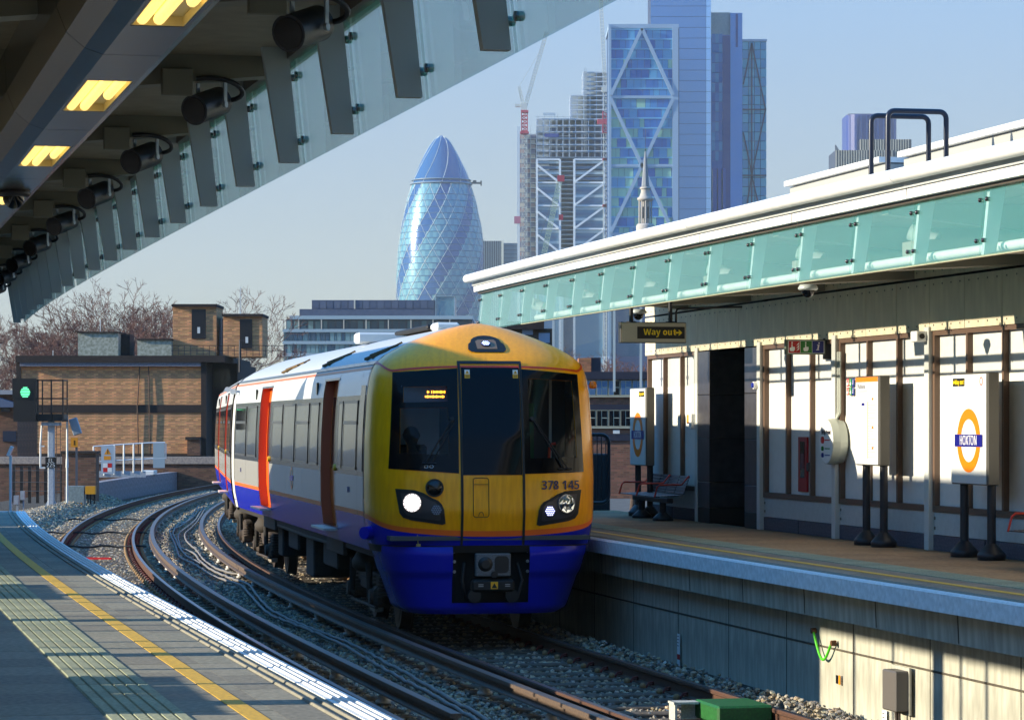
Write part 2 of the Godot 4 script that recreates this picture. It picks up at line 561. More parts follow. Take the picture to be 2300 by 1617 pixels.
func build_tracks() -> void:
	var rust := worn("rail_rust", Color(0.38, 0.24, 0.15), Color(0.22, 0.14, 0.10), 0.85, 0.3, 0.05, 0.05)
	var steel := paint("rail_running_steel", Color(0.46, 0.44, 0.46), 0.32, 0.9)
	var dull := worn("conductor_rail_rust", Color(0.40, 0.33, 0.27), Color(0.26, 0.20, 0.16), 0.7, 0.4, 0.04, 0.05)
	var dull_top := paint("conductor_rail_top", Color(0.42, 0.38, 0.36), 0.45, 0.7)
	var porcelain := paint("insulator_porcelain", Color(0.66, 0.64, 0.60), 0.35)
	var rails := [[0.70, "left running rail of the empty track beside the left platform"], [2.205, "right running rail of the empty track, next to its conductor rail"], [4.19, "running rail under the train's left wheels"], [5.695, "rust brown running rail beside the right platform's concrete wall"]]
	for r in rails:
		var o := thing("running_rail", r[1], "rail", spot(30, r[0], -0.16))
		var sh := Shape.new()
		sweep(sh, rail_profile(r[0]), -10.0, 135.0, 0.7)
		part_w(sh, "rail_body", rust, o)
		var t := Shape.new()
		sweep(t, rect(r[0] - 0.026, r[0] + 0.026, -0.002, 0.0015), -10.0, 135.0, 0.7)
		part_w(t, "running_surface", steel, o)
	var pot := Shape.new()
	pot.lathe([Vector2(0.0, 0.0), Vector2(0.075, 0.0), Vector2(0.08, 0.03), Vector2(0.05, 0.045), Vector2(0.065, 0.07), Vector2(0.04, 0.085), Vector2(0.04, 0.105), Vector2(0.0, 0.105)], Vector3.ZERO, 12)
	var pot_mesh := pot.mesh(porcelain)
	for r in [[2.62, "conductor rail on pots beside the empty track", 26.0, 132.0], [3.77, "conductor rail on white pots to the left of the train", 18.0, 132.0]]:
		var c: float = r[0]
		var o := thing("conductor_rail", r[1], "conductor rail", spot(30, c, -0.16))
		var sh := Shape.new()
		sweep(sh, [Vector2(c - 0.07, -0.05), Vector2(c - 0.065, -0.035), Vector2(c - 0.02, -0.02), Vector2(c - 0.02, 0.03), Vector2(c - 0.05, 0.04), Vector2(c - 0.048, 0.075), Vector2(c + 0.048, 0.075), Vector2(c + 0.05, 0.04), Vector2(c + 0.02, 0.03), Vector2(c + 0.02, -0.02), Vector2(c + 0.065, -0.035), Vector2(c + 0.07, -0.05)], r[2], r[3], 0.7)
		part_w(sh, "rail_body", dull, o)
		var t := Shape.new()
		sweep(t, rect(c - 0.04, c + 0.04, 0.073, 0.0765), r[2], r[3], 0.7)
		part_w(t, "contact_surface", dull_top, o)
		var s: float = r[2] + 0.6
		while s < minf(r[3], 90.0):
			var ins := place(pot_mesh, "insulator", o)
			ins.transform = o.transform.affine_inverse() * spot(s, c, -0.155)
			s += 2.9
	# sleepers
	var wood := [worn("sleeper_a", Color(0.47, 0.42, 0.34), Color(0.30, 0.26, 0.21), 0.92, 0.5, 0.2, 0.04, 0.0, Vector3(0.5, 2, 2)), worn("sleeper_b", Color(0.42, 0.38, 0.33), Color(0.26, 0.23, 0.20), 0.92, 0.5, 0.2, 0.04, 0.0, Vector3(0.5, 2, 2))]
	var clip := Shape.new()
	clip.tube([Vector3(-0.05, 0.0, 0.05), Vector3(-0.02, 0.05, 0.05), Vector3(0.03, 0.055, 0.02), Vector3(0.05, 0.03, -0.03), Vector3(0.02, 0.02, -0.06)], 0.013, 6)
	var clip_mesh := clip.mesh(worn("clip_red", Color(0.45, 0.16, 0.12), Color(0.30, 0.12, 0.10), 0.8, 0.1))
	var knob := Shape.new()
	knob.lathe([Vector2(0, -0.01), Vector2(0.034, 0.0), Vector2(0.032, 0.035), Vector2(0.015, 0.05), Vector2(0, 0.052)], Vector3(-0.06, 0, 0.02), 8)
	var knob_mesh := knob.mesh(worn("clip_knob", Color(0.60, 0.48, 0.32), Color(0.46, 0.36, 0.24), 0.8, 0.1))
	for track in 2:
		var proto: Node3D = null
		var c := 1.4525 if track == 0 else 4.9425
		var label: String = ["weathered sleeper under the empty track beside the left platform", "weathered sleeper under the track that the train stands on"][track]
		var group: String = ["sleepers of the empty track", "sleepers of the train's track"][track]
		var s := 27.0 if track == 0 else 19.0
		var count := 0
		while s < (116.0 if track == 0 else 62.0):
			var xf := spot(s, c, -0.165)
			xf.basis = xf.basis * Basis(Vector3.UP, rng.randf_range(-0.01, 0.01))
			if proto == null:
				proto = thing("sleeper", label, "sleeper", xf, group)
				var sh := Shape.new()
				sh.box(Vector3(0, -0.05, 0), Vector3(2.5, 0.11, 0.25), Basis.IDENTITY, 0.012)
				part(sh, "timber", wood[track], proto)
				for q in [-0.7525, 0.7525]:
					for d in [-1.0, 1.0]:
						var turn := Basis(Vector3.UP, PI if d > 0 else 0.0)
						place(clip_mesh, "rail_clip", proto, Transform3D(turn, Vector3(q + d * 0.085, 0.01, 0)))
						place(knob_mesh, "clip_knob", proto, Transform3D(turn, Vector3(q + d * 0.11, 0.01, -0.03 * d)))
			else:
				copy_of(proto, xf)
			s += 0.65
			count += 1
	# cables lying on the ballast
	var runs := [
		["grey cable on the ballast, the one that runs nearest the empty track", [[448,1140],[440,1153],[425,1168],[398,1185],[381,1190],[384,1205],[392,1222],[398,1240],[405,1253],[440,1270],[470,1290],[500,1302],[540,1315],[560,1335],[578,1355],[600,1377],[640,1395],[690,1415],[740,1435],[780,1455],[840,1490],[900,1525],[960,1556],[1020,1590],[1090,1630]]],
		["grey cable on the ballast, twisting beside its twin all the way forward", [[455,1140],[446,1156],[437,1170],[420,1184],[401,1200],[402,1220],[408,1232],[425,1238],[437,1245],[450,1262],[475,1280],[510,1296],[555,1312],[575,1335],[592,1355],[612,1373],[652,1393],[704,1414],[742,1428],[798,1452],[856,1484],[916,1516],[996,1562],[1100,1622]]],
		["short grey cable zigzagging on the ballast close to the train's rear wheels", [[460,1143],[450,1160],[440,1175],[428,1187],[415,1200],[418,1215],[428,1225],[440,1235],[452,1252],[470,1268],[500,1283],[545,1290]]],
		["short grey cable curling over the ballast towards the empty track", [[444,1137],[432,1156],[418,1172],[400,1178],[388,1196],[394,1212],[404,1232],[420,1250],[452,1266]]]]
	var grey := worn("cable_grey", Color(0.52, 0.50, 0.48), Color(0.40, 0.38, 0.36), 0.7, 0.3)
	for r in runs:
		var raw := []
		for q in r[1]:
			var dist = 6800.0 * (EYE + 0.13) / (q[1] - 947.0)
			raw.append(seen(q[0], q[1], dist))
		var curve := Curve3D.new()
		for i in raw.size():
			var tan: Vector3 = (raw[mini(i + 1, raw.size() - 1)] - raw[maxi(i - 1, 0)]) * 0.16
			curve.add_point(raw[i], -tan, tan)
		var pts := []
		var l := 0.0
		while l < curve.get_baked_length():
			pts.append(curve.sample_baked(l) + Vector3(0, rng.randf_range(-0.008, 0.012), 0))
			l += 0.25
		var sh := Shape.new()
		sh.tube(pts, 0.022, 6)
		tag(structure_free(sh, "track_cable", grey), r[0], "cable")
	var black := paint("cable_black", Color(0.05, 0.05, 0.05), 0.6)
	var crossing := [["black cable crossing the empty track near the platform ramp", 66.0, 0.1], ["black cable crossing the empty track, the middle one", 74.0, 0.15], ["black cable crossing the empty track, the farthest one", 84.0, 0.1]]
	for q in crossing:
		var sh := Shape.new()
		var pts := []
		for i in 14: pts.append(on(q[1] + sin(i * 0.9) * q[2], 0.0 + i * 0.19, -0.10 + 0.02 * sin(i * 1.7)))
		sh.tube(pts, 0.025, 6)
		tag(structure_free(sh, "track_cable", black), q[0], "cable")
	var red := Shape.new()
	red.bar(on(60.5, 0.75, -0.1), on(60.2, 1.7, -0.1), 0.05, 0.04)
	tag(structure_free(red, "marker_bar", paint("marker_red", Color(0.72, 0.08, 0.10), 0.5)), "thin red marker bar lying across the empty track", "marker bar")
	# lubricator box at the bottom of the picture
	var box := thing("track_box", "green metal track box with a white bracket beside the right rail", "track box", spot(27.15, 5.36, -0.12))
	var gb := Shape.new()
	gb.box(Vector3(0.05, 0.06, 0.12), Vector3(0.52, 0.17, 0.75), Basis.IDENTITY, 0.02)
	part(gb, "casing", worn("box_green", Color(0.12, 0.42, 0.16), Color(0.08, 0.30, 0.12), 0.55, 0.3, 0.03), box)
	var wb := Shape.new()
	wb.box(Vector3(-0.34, 0.125, -0.16), Vector3(0.24, 0.02, 0.2)); wb.box(Vector3(-0.44, 0.05, -0.16), Vector3(0.02, 0.17, 0.2)); wb.box(Vector3(-0.25, 0.05, -0.24), Vector3(0.18, 0.17, 0.02))
	part(wb, "bracket", worn("bracket_white", Color(0.78, 0.78, 0.74), Color(0.62, 0.62, 0.58), 0.7, 0.2), box)

func structure_free(sh: Shape, called: String, m: Material) -> MeshInstance3D:
	return place(sh.mesh(m), called, self)

# ---------------------------------------------------------------- station walls and canopies
func bay_frame(sa: float, sb: float, side: int) -> Transform3D:     # x along the wall, y up from the platform, z out of the wall towards the track
	var off := -3.04 if side == 0 else WALL
	var a := on(sa, off, PLAT)
	var b := on(sb, off, PLAT)
	var o := a if side == 0 else b
	var x := (b - a).normalized() if side == 0 else (a - b).normalized()
	return Transform3D(Basis(x, Vector3.UP, x.cross(Vector3.UP)), o)

func build_wall_bay(wall: Node3D, sa: float, sb: float, side: int, kind: String) -> void:
	var xf := wall.global_transform.affine_inverse() * bay_frame(sa, sb, side)
	var off := -3.04 if side == 0 else WALL
	var w := on(sa, off, 0).distance_to(on(sb, off, 0))
	var brown := paint("frame_brown", Color(0.40, 0.31, 0.25), 0.5)
	var white := worn("white_wall_panel", Color(0.90, 0.90, 0.88), Color(0.87, 0.87, 0.85), 0.32, 1.3)
	var sill := worn("pale_sill_panel", Color(0.74, 0.76, 0.75), Color(0.69, 0.71, 0.70), 0.45, 1.0)
	var stone := worn("slate_plinth", Color(0.38, 0.36, 0.40), Color(0.26, 0.25, 0.29), 0.7, 0.5, 0.05, 0.05)
	var bolt := paint("bolt_grey", Color(0.45, 0.45, 0.42), 0.4, 0.5)
	var bx := func(called: String, m: Material, c: Vector3, size: Vector3, bevel := 0.0) -> MeshInstance3D:
		var sh := Shape.new()
		sh.box(c, size, Basis.IDENTITY, bevel)
		return place(sh.mesh(m), called, wall, xf)
	if kind == "panel" or kind == "glazed":
		var x0 := 0.07
		var x1 := w - 0.07
		bx.call("frame", brown, Vector3((x0 + x1) * 0.5, 0.467, 0.0), Vector3(x1 - x0, 0.065, 0.10))
		bx.call("frame", brown, Vector3((x0 + x1) * 0.5, 2.425, 0.0), Vector3(x1 - x0, 0.05, 0.10))
		for x in [x0 + 0.03, x1 - 0.03]:
			bx.call("frame", brown, Vector3(x, 1.45, 0.0), Vector3(0.06, 1.898, 0.098))
		for k in [1, 2]:
			bx.call("mullion", brown, Vector3(x0 + (x1 - x0) * k / 3.0, 1.45, 0.0), Vector3(0.055, 1.898, 0.094))
		if kind == "panel":
			for k in 3:
				bx.call("wall_panel", white, Vector3(x0 + (x1 - x0) * (k + 0.5) / 3.0, 1.45, -0.03), Vector3((x1 - x0) / 3.0 - 0.056, 1.896, 0.03))
		bx.call("sill_panel", sill, Vector3(w * 0.5, 0.305, 0.0), Vector3(w - 0.07, 0.256, 0.06), 0.004)
		for x in [0.10, w - 0.10]:
			for y in [0.25, 0.36]:
				var b := Shape.new()
				b.box(Vector3(x, y, 0.035), Vector3(0.022, 0.032, 0.014))
				place(b.mesh(bolt), "bolt", wall, xf)
		for k in 2:
			bx.call("plinth_stone", stone, Vector3(w * (k + 0.5) * 0.5, 0.087, 0.005), Vector3(w * 0.5 - 0.04, 0.172, 0.07), 0.004)
	elif kind == "solid":
		bx.call("wall_panel", worn("dark_panel", Color(0.30, 0.28, 0.27), Color(0.25, 0.24, 0.23), 0.6, 2.0), Vector3(w * 0.5, 1.25, 0.0), Vector3(w, 2.5, 0.10))
	# steel post at the near end of the bay
	bx.call("post", paint("post_white", Color(0.78, 0.79, 0.77), 0.4), Vector3(w if side == 1 else 0.0, 1.25, 0.02), Vector3(0.14 if side == 1 else 0.17, 2.5, 0.16), 0.006)

func build_side(side: int) -> void:
	var left := side == 0
	var inw := func(v: float) -> float: return 0.05 - v if left else EDGE + v
	var orient := func(p: Array) -> Array:
		var q := []
		for a in p: q.append(Vector2(inw.call(a.x), a.y))
		if not left: q.reverse()
		return q
	# profiles below are written for inward distance v; counter-clockwise on the left, reversed on the right
	var s0 := -7.0 if left else 4.0
	var s1 := 43.3 if left else 45.5
	var where := "left" if left else "right"
	var wall := thing("station_wall", "long platform wall of clear glazed bays on the left platform, outside the picture" if left else "long white panelled station wall with brown frames behind the right platform", "wall", spot(30, inw.call(3.04), PLAT))
	var posts := [-6.85, -3.55, -0.25, 3.05, 6.35, 9.65, 12.95, 16.25, 19.55, 22.85, 26.15, 29.45, 32.75, 36.05, 39.35, 42.5] if left else [6.0, 9.35, 12.7, 16.05, 19.4, 22.7, 26.05, 29.39, 32.73, 36.1, 39.41, 42.71, 46.07]
	for i in posts.size() - 1:
		var kind := "glazed" if left and posts[i] < 29.0 else "solid" if left else "door" if i == 10 else "panel"
		build_wall_bay(wall, posts[i], posts[i + 1], side, kind)
	if left:
		var extra := Shape.new()       # downpipes between the bays
		for s in [23.35, 25.6, 20.1, 22.3]:
			extra.bar(on(s, -3.0, PLAT), on(s, -3.0, PLAT + 2.45), 0.05, 0.05)
		part_w(extra, "downpipe", paint("frame_brown", Color.WHITE), wall)
		var tail := Shape.new()
		sweep(tail, rect(-3.1, -3.0, PLAT, 4.6), 42.78, 44.4, 0.8)
		sweep(tail, rect(-3.1, -3.0, PLAT + 0.95, 4.6), 42.5, 42.78, 0.8)
		part_w(tail, "wall_panel", worn("dark_panel", Color(0.30, 0.28, 0.27), Color(0.25, 0.24, 0.23), 0.6, 2.0), wall)
		var back := Shape.new()
		sweep(back, rect(-3.3, -3.1, PLAT + 2.46, 4.6), -7.0, 44.4, 1.6)
		sweep(back, rect(-3.3, -3.1, PLAT - 0.2, PLAT + 2.46), 29.45, 42.45, 1.6)
		part_w(back, "wall_core", paint("core_dark", Color(0.16, 0.14, 0.13), 0.8), wall)
		var stair := thing("stair_wall", "sloping stair wall beyond the left platform's canopy, outside the picture", "wall", spot(48, -3.1, PLAT))
		var sw := Shape.new()
		var fr := [on(44.4, -3.05, 0), on(52.2, -3.05, 0)]
		for k in 2:
			var dx := Vector3(-0.12 * k, 0, 0)
			var a: Vector3 = fr[0] + dx
			var b: Vector3 = fr[1] + dx
			sw.quad(a, b, b + Vector3(0, 2.8, 0), a + Vector3(0, 5.35, 0))
		sw.quad(fr[0] + Vector3(0, 5.35, 0), fr[1] + Vector3(0, 2.8, 0), fr[1] + Vector3(-0.12, 2.8, 0), fr[0] + Vector3(-0.12, 5.35, 0))
		sw.quad(fr[1], fr[1] + Vector3(-0.12, 0, 0), fr[1] + Vector3(-0.12, 2.8, 0), fr[1] + Vector3(0, 2.8, 0))
		part_w(sw, "panel", worn("stair_brick", Color(0.32, 0.26, 0.22), Color(0.24, 0.20, 0.17), 0.9, 2.0), stair)
	# cladding above the frames
	var clad := worn("grey_cladding", Color(0.88, 0.84, 0.72), Color(0.80, 0.76, 0.65), 0.5, 1.6, 0.0, 0.02, 0.0, Vector3(1.5, 0.4, 1.5))
	var ps0: float = posts[0]
	var ps1: float = posts[-1]
	var n := int((ps1 - ps0) / 1.11)
	var bolts := Shape.new()
	for i in n:
		var a := ps0 + (ps1 - ps0) * i / n + 0.006
		var b := ps0 + (ps1 - ps0) * (i + 1) / n - 0.006
		for row in [[2.455, 3.03], [3.06, 3.46]]:
			var xf := bay_frame(a, b, side)
			var w := on(a, inw.call(3.04), 0).distance_to(on(b, inw.call(3.04), 0))
			var sh := Shape.new()
			sh.box(Vector3(w * 0.5, (row[0] + row[1]) * 0.5, 0.05), Vector3(w, row[1] - row[0], 0.03))
			place(sh.mesh(clad), "cladding_panel", wall, wall.global_transform.affine_inverse() * xf)
			if not left and a > 26.0:
				bolts.xf = xf
				for k in 4:
					for y in [row[0] + 0.06, row[1] - 0.06]:
						bolts.box(Vector3(w * (0.12 + 0.253 * k), y, 0.067), Vector3(0.018, 0.018, 0.008))
	if not left:
		var bo := part_w(bolts, "cladding_bolts", paint("bolt_grey", Color.WHITE), wall)
		bo.set_meta("kind", "stuff")
		var core := Shape.new()
		core.xf = bay_frame(10.0, 39.3, 1)
		core.xf = Transform3D.IDENTITY
		sweep(core, rect(WALL + 0.06, WALL + 6.0, 0.2, 4.58), 4.0, 39.5, 1.65)
		sweep(core, rect(WALL + 0.06, WALL + 6.0, 0.2, 4.58), 42.0, 46.05, 1.65)
		sweep(core, rect(WALL + 3.0, WALL + 6.0, 0.2, 4.58), 39.5, 42.0, 1.65)
		sweep(core, rect(WALL - 0.02, WALL + 3.0, PLAT + 2.48, 4.58), 39.5, 42.0, 1.65)
		part_w(core, "wall_core", paint("core_dark", Color(0.16, 0.14, 0.13), 0.8), wall)
		# doorway lined with dark metal panels
		var bronze := worn("bronze_panel", Color(0.34, 0.33, 0.34), Color(0.28, 0.27, 0.28), 0.28, 0.9, 0.0, 0.02, 0.35)
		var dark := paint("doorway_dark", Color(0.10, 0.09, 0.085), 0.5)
		for col in [[39.49, 40.12], [41.98, 42.63]]:
			var y := 0.0
			for h in [0.22, 0.36, 0.62, 0.62, 0.62]:
				var xf := bay_frame(col[0], col[1], 1)
				var w := on(col[0], WALL, 0).distance_to(on(col[1], WALL, 0))
				var sh := Shape.new()
				sh.box(Vector3(w * 0.5, y + h * 0.5, -0.46), Vector3(w, h - 0.008, 1.1), Basis.IDENTITY, 0.004)
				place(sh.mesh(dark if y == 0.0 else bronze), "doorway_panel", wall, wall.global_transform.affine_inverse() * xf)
				y += h
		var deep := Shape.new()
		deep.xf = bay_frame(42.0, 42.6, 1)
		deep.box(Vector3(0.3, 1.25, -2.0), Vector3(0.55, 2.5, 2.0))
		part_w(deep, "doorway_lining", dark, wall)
	# ---- canopy
	var can := thing("platform_canopy", "canopy over the left platform seen from below, dark beams and teal glass fascia" if left else "white edged canopy with a pale glass fascia over the right platform", "canopy", spot(30, inw.call(0.3), 4.6))
	var white := worn("canopy_white", Color(0.90, 0.90, 0.89), Color(0.84, 0.84, 0.83), 0.42, 2.0)
	var grey := worn("canopy_soffit", Color(0.52, 0.48, 0.40), Color(0.46, 0.42, 0.35), 0.6, 2.0)
	var steel := paint("canopy_steel", Color(0.62, 0.64, 0.63), 0.45)
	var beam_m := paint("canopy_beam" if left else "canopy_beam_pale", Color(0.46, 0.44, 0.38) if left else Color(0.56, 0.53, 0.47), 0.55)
	var roof := Shape.new()
	var step_s := s1 if left else 38.2
	sweep(roof, orient.call([Vector2(0.16, 4.62), Vector2(0.16, 4.72), Vector2(3.1, 5.5), Vector2(3.32, 5.5), Vector2(3.32, 4.62)]), s0, step_s, 1.0)
	if not left: sweep(roof, orient.call([Vector2(0.16, 4.62), Vector2(0.16, 4.72), Vector2(3.32, 4.78), Vector2(3.32, 4.62)]), step_s + 0.01, s1, 1.0)
	part_w(roof, "roof", worn("roof_sheet", Color(0.74, 0.75, 0.74), Color(0.66, 0.67, 0.66), 0.5, 3.0), can)
	var cuts := [[s0, s1]] if left else [[s0, 33.7], [34.35, 38.2]]
	for c in cuts:
		var wallup := Shape.new()
		sweep(wallup, orient.call([Vector2(3.02, 5.48), Vector2(3.02, 5.60), Vector2(3.3, 5.60), Vector2(3.3, 5.48)]), c[0], c[1], 1.0)
		part_w(wallup, "roof_upstand", paint("upstand_grey", Color(0.62, 0.62, 0.60), 0.5), can)
		var cap := Shape.new()
		sweep(cap, orient.call([Vector2(2.94, 5.615), Vector2(2.94, 5.68), Vector2(3.36, 5.68), Vector2(3.36, 5.615)]), c[0], c[1], 1.0)
		part_w(cap, "roof_cap", white, can)
	# gutter tube in lengths, fascia panels below it
	var tubes := int((s1 - s0) / 6.6) + 1
	for i in tubes:
		var a: float = s1 - 6.6 * (i + 1)
		var b: float = s1 - 6.6 * i - 0.012
		if b < s0: break
		var ring := []
		for k in 16: ring.append(Vector2(inw.call(0.085 + 0.065 * cos(TAU * k / 16)), 4.725 + 0.065 * sin(TAU * k / 16)))
		if not left: ring.reverse()
		var tb := Shape.new()
		ring.reverse()
		if left: ring.reverse()
		else: ring.reverse()
		sweep(tb, ring, maxf(a, s0), b, 0.8, true, true)
		part_w(tb, "gutter_tube", white, can)
	if not left:
		var endcap := Shape.new()
		endcap.lathe([Vector2(0.0, 0.052), Vector2(0.03, 0.045), Vector2(0.052, 0.026), Vector2(0.065, 0.0)], Vector3.ZERO, 16)
		var ec := place(endcap.mesh(white), "tube_end", can)
		ec.transform = can.transform.affine_inverse() * (spot(s1, inw.call(0.085), 4.725) * Transform3D(Basis(Vector3.RIGHT, -PI / 2), Vector3.ZERO))
	var s := s1
	while s > s0 + 3.3:
		var f := Shape.new()
		sweep(f, orient.call([Vector2(0.19, 4.53), Vector2(0.185, 4.655), Vector2(0.25, 4.655), Vector2(0.25, 4.53)]), s - 3.28, s, 1.0)
		part_w(f, "fascia_panel", white, can)
		s -= 3.3
	var lip := Shape.new()
	sweep(lip, orient.call([Vector2(0.25, 4.50), Vector2(0.25, 4.60), Vector2(0.34, 4.60), Vector2(0.34, 4.50)]), s0, s1, 1.0)
	part_w(lip, "glass_rail", paint("glass_rail_brown", Color(0.30, 0.26, 0.22), 0.5), can)
	# ceiling panels between the beams
	var beam_s := []
	var q := 13.75 if left else 26.75
	while q > s0 + 3.4: q -= 3.33
	while q < s1:
		beam_s.append(q)
		q += 3.33
	for i in beam_s.size():
		var a: float = beam_s[i] + 0.12
		var b: float = (beam_s[i + 1] if i + 1 < beam_s.size() else s1) - 0.12
		for v in [[0.36, 1.18], [1.2, 2.1], [2.12, 3.0]]:
			var p := Shape.new()
			sweep(p, orient.call([Vector2(v[0], 4.56), Vector2(v[0], 4.585), Vector2(v[1], 4.585), Vector2(v[1], 4.56)]), a, b - 0.005, 1.1)
			part_w(p, "ceiling_panel", grey, can)
		var bm := Shape.new()
		var fr := spot(beam_s[i], 0.0, 0.0)
		var poly := PackedVector2Array([Vector2(inw.call(0.36), 4.615), Vector2(inw.call(3.0), 4.615), Vector2(inw.call(3.0), 4.20), Vector2(inw.call(0.36), 4.46)])
		bm.prism(poly, fr.origin + fr.basis.z * 0.09, fr.basis.x, Vector3.UP, 0.18)
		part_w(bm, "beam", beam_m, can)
	# glass fascia with fins and clamps
	var glass := clear("fascia_glass", Color(0.42, 0.84, 0.76), 0.08, 0.03)
	glass.backlight_enabled = true
	glass.backlight = Color(0.14, 0.36, 0.32)
	var g1 := s1 - 0.05 if not left else 43.2
	var pitch := 1.64 if not left else 1.665
	var clamp_m := paint("clamp_steel", Color(0.42, 0.38, 0.38), 0.22, 0.9)
	var fin_mesh: Mesh
	var fs := Shape.new()
	var sgn := -1.0 if left else 1.0
	fs.prism(PackedVector2Array([Vector2(sgn * 0.02, -0.60), Vector2(sgn * 0.125, -0.60), Vector2(sgn * 0.225, 0.03), Vector2(sgn * 0.085, 0.03)]), Vector3(0, 0, 0.03), Vector3.RIGHT, Vector3.UP, 0.06)
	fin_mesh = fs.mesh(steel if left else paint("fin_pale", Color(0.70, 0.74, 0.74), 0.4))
	var button := Shape.new()
	button.cyl(Vector3(-0.02, 0, 0), Vector3(0.014, 0, 0), 0.019, 0.019, 14)
	button.cyl(Vector3(-0.026, 0, 0), Vector3(-0.02, 0, 0), 0.011, 0.019, 14)
	var button_mesh := button.mesh(clamp_m)
	var k := 0
	while g1 - pitch * k > s0 + 1.0:
		var b := g1 - pitch * k
		var a := b - pitch + 0.012
		var gl := Shape.new()
		sweep(gl, orient.call([Vector2(0.235, 3.952), Vector2(0.295, 4.54), Vector2(0.309, 4.54), Vector2(0.249, 3.940)]), a, b, 0.9)
		part_w(gl, "glass_pane", glass, can)
		var fx := spot(b + 0.006, inw.call(0.25), 4.55)
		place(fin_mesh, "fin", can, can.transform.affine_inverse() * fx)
		for y in [4.07, 4.41]:
			for d in [-0.065, 0.075]:
				var cx := spot(b + d, inw.call(0.243 + (y - 3.945) * 0.1), y)
				if left: cx.basis = cx.basis * Basis(Vector3.UP, PI)
				place(button_mesh, "clamp", can, can.transform.affine_inverse() * cx)
		k += 1
	# pipe and bottom flange behind the glass
	var pr := []
	for i in 12: pr.append(Vector2(inw.call(0.48 + 0.042 * cos(TAU * i / 12)), 4.03 + 0.042 * sin(TAU * i / 12)))
	if not left:
		pr.reverse()
		var pipe := Shape.new()
		sweep(pipe, pr, s0, s1 - 3.4, 0.8, true, true)
		part_w(pipe, "pipe", white, can)
		var fl := Shape.new()
		sweep(fl, orient.call([Vector2(0.25, 3.935), Vector2(0.25, 3.95), Vector2(0.31, 3.952), Vector2(0.31, 3.937)]), s0, s1 - 3.4, 0.8)
		part_w(fl, "soffit_strip", worn("soffit_strip", Color(0.74, 0.70, 0.58), Color(0.66, 0.62, 0.50), 0.6, 1.0), can)
		for t in beam_s:
			if t > s1 - 3.4: continue
			var tri := Shape.new()
			var fr := spot(t + 0.0, 0.0, 0.0)
			tri.prism(PackedVector2Array([Vector2(inw.call(0.6), 4.07), Vector2(inw.call(3.0), 4.20), Vector2(inw.call(3.0), 4.40), Vector2(inw.call(0.6), 4.22)]), fr.origin + fr.basis.z * 0.2, fr.basis.x, Vector3.UP, 0.4)
			part_w(tri, "bracket_casing", beam_m, can)

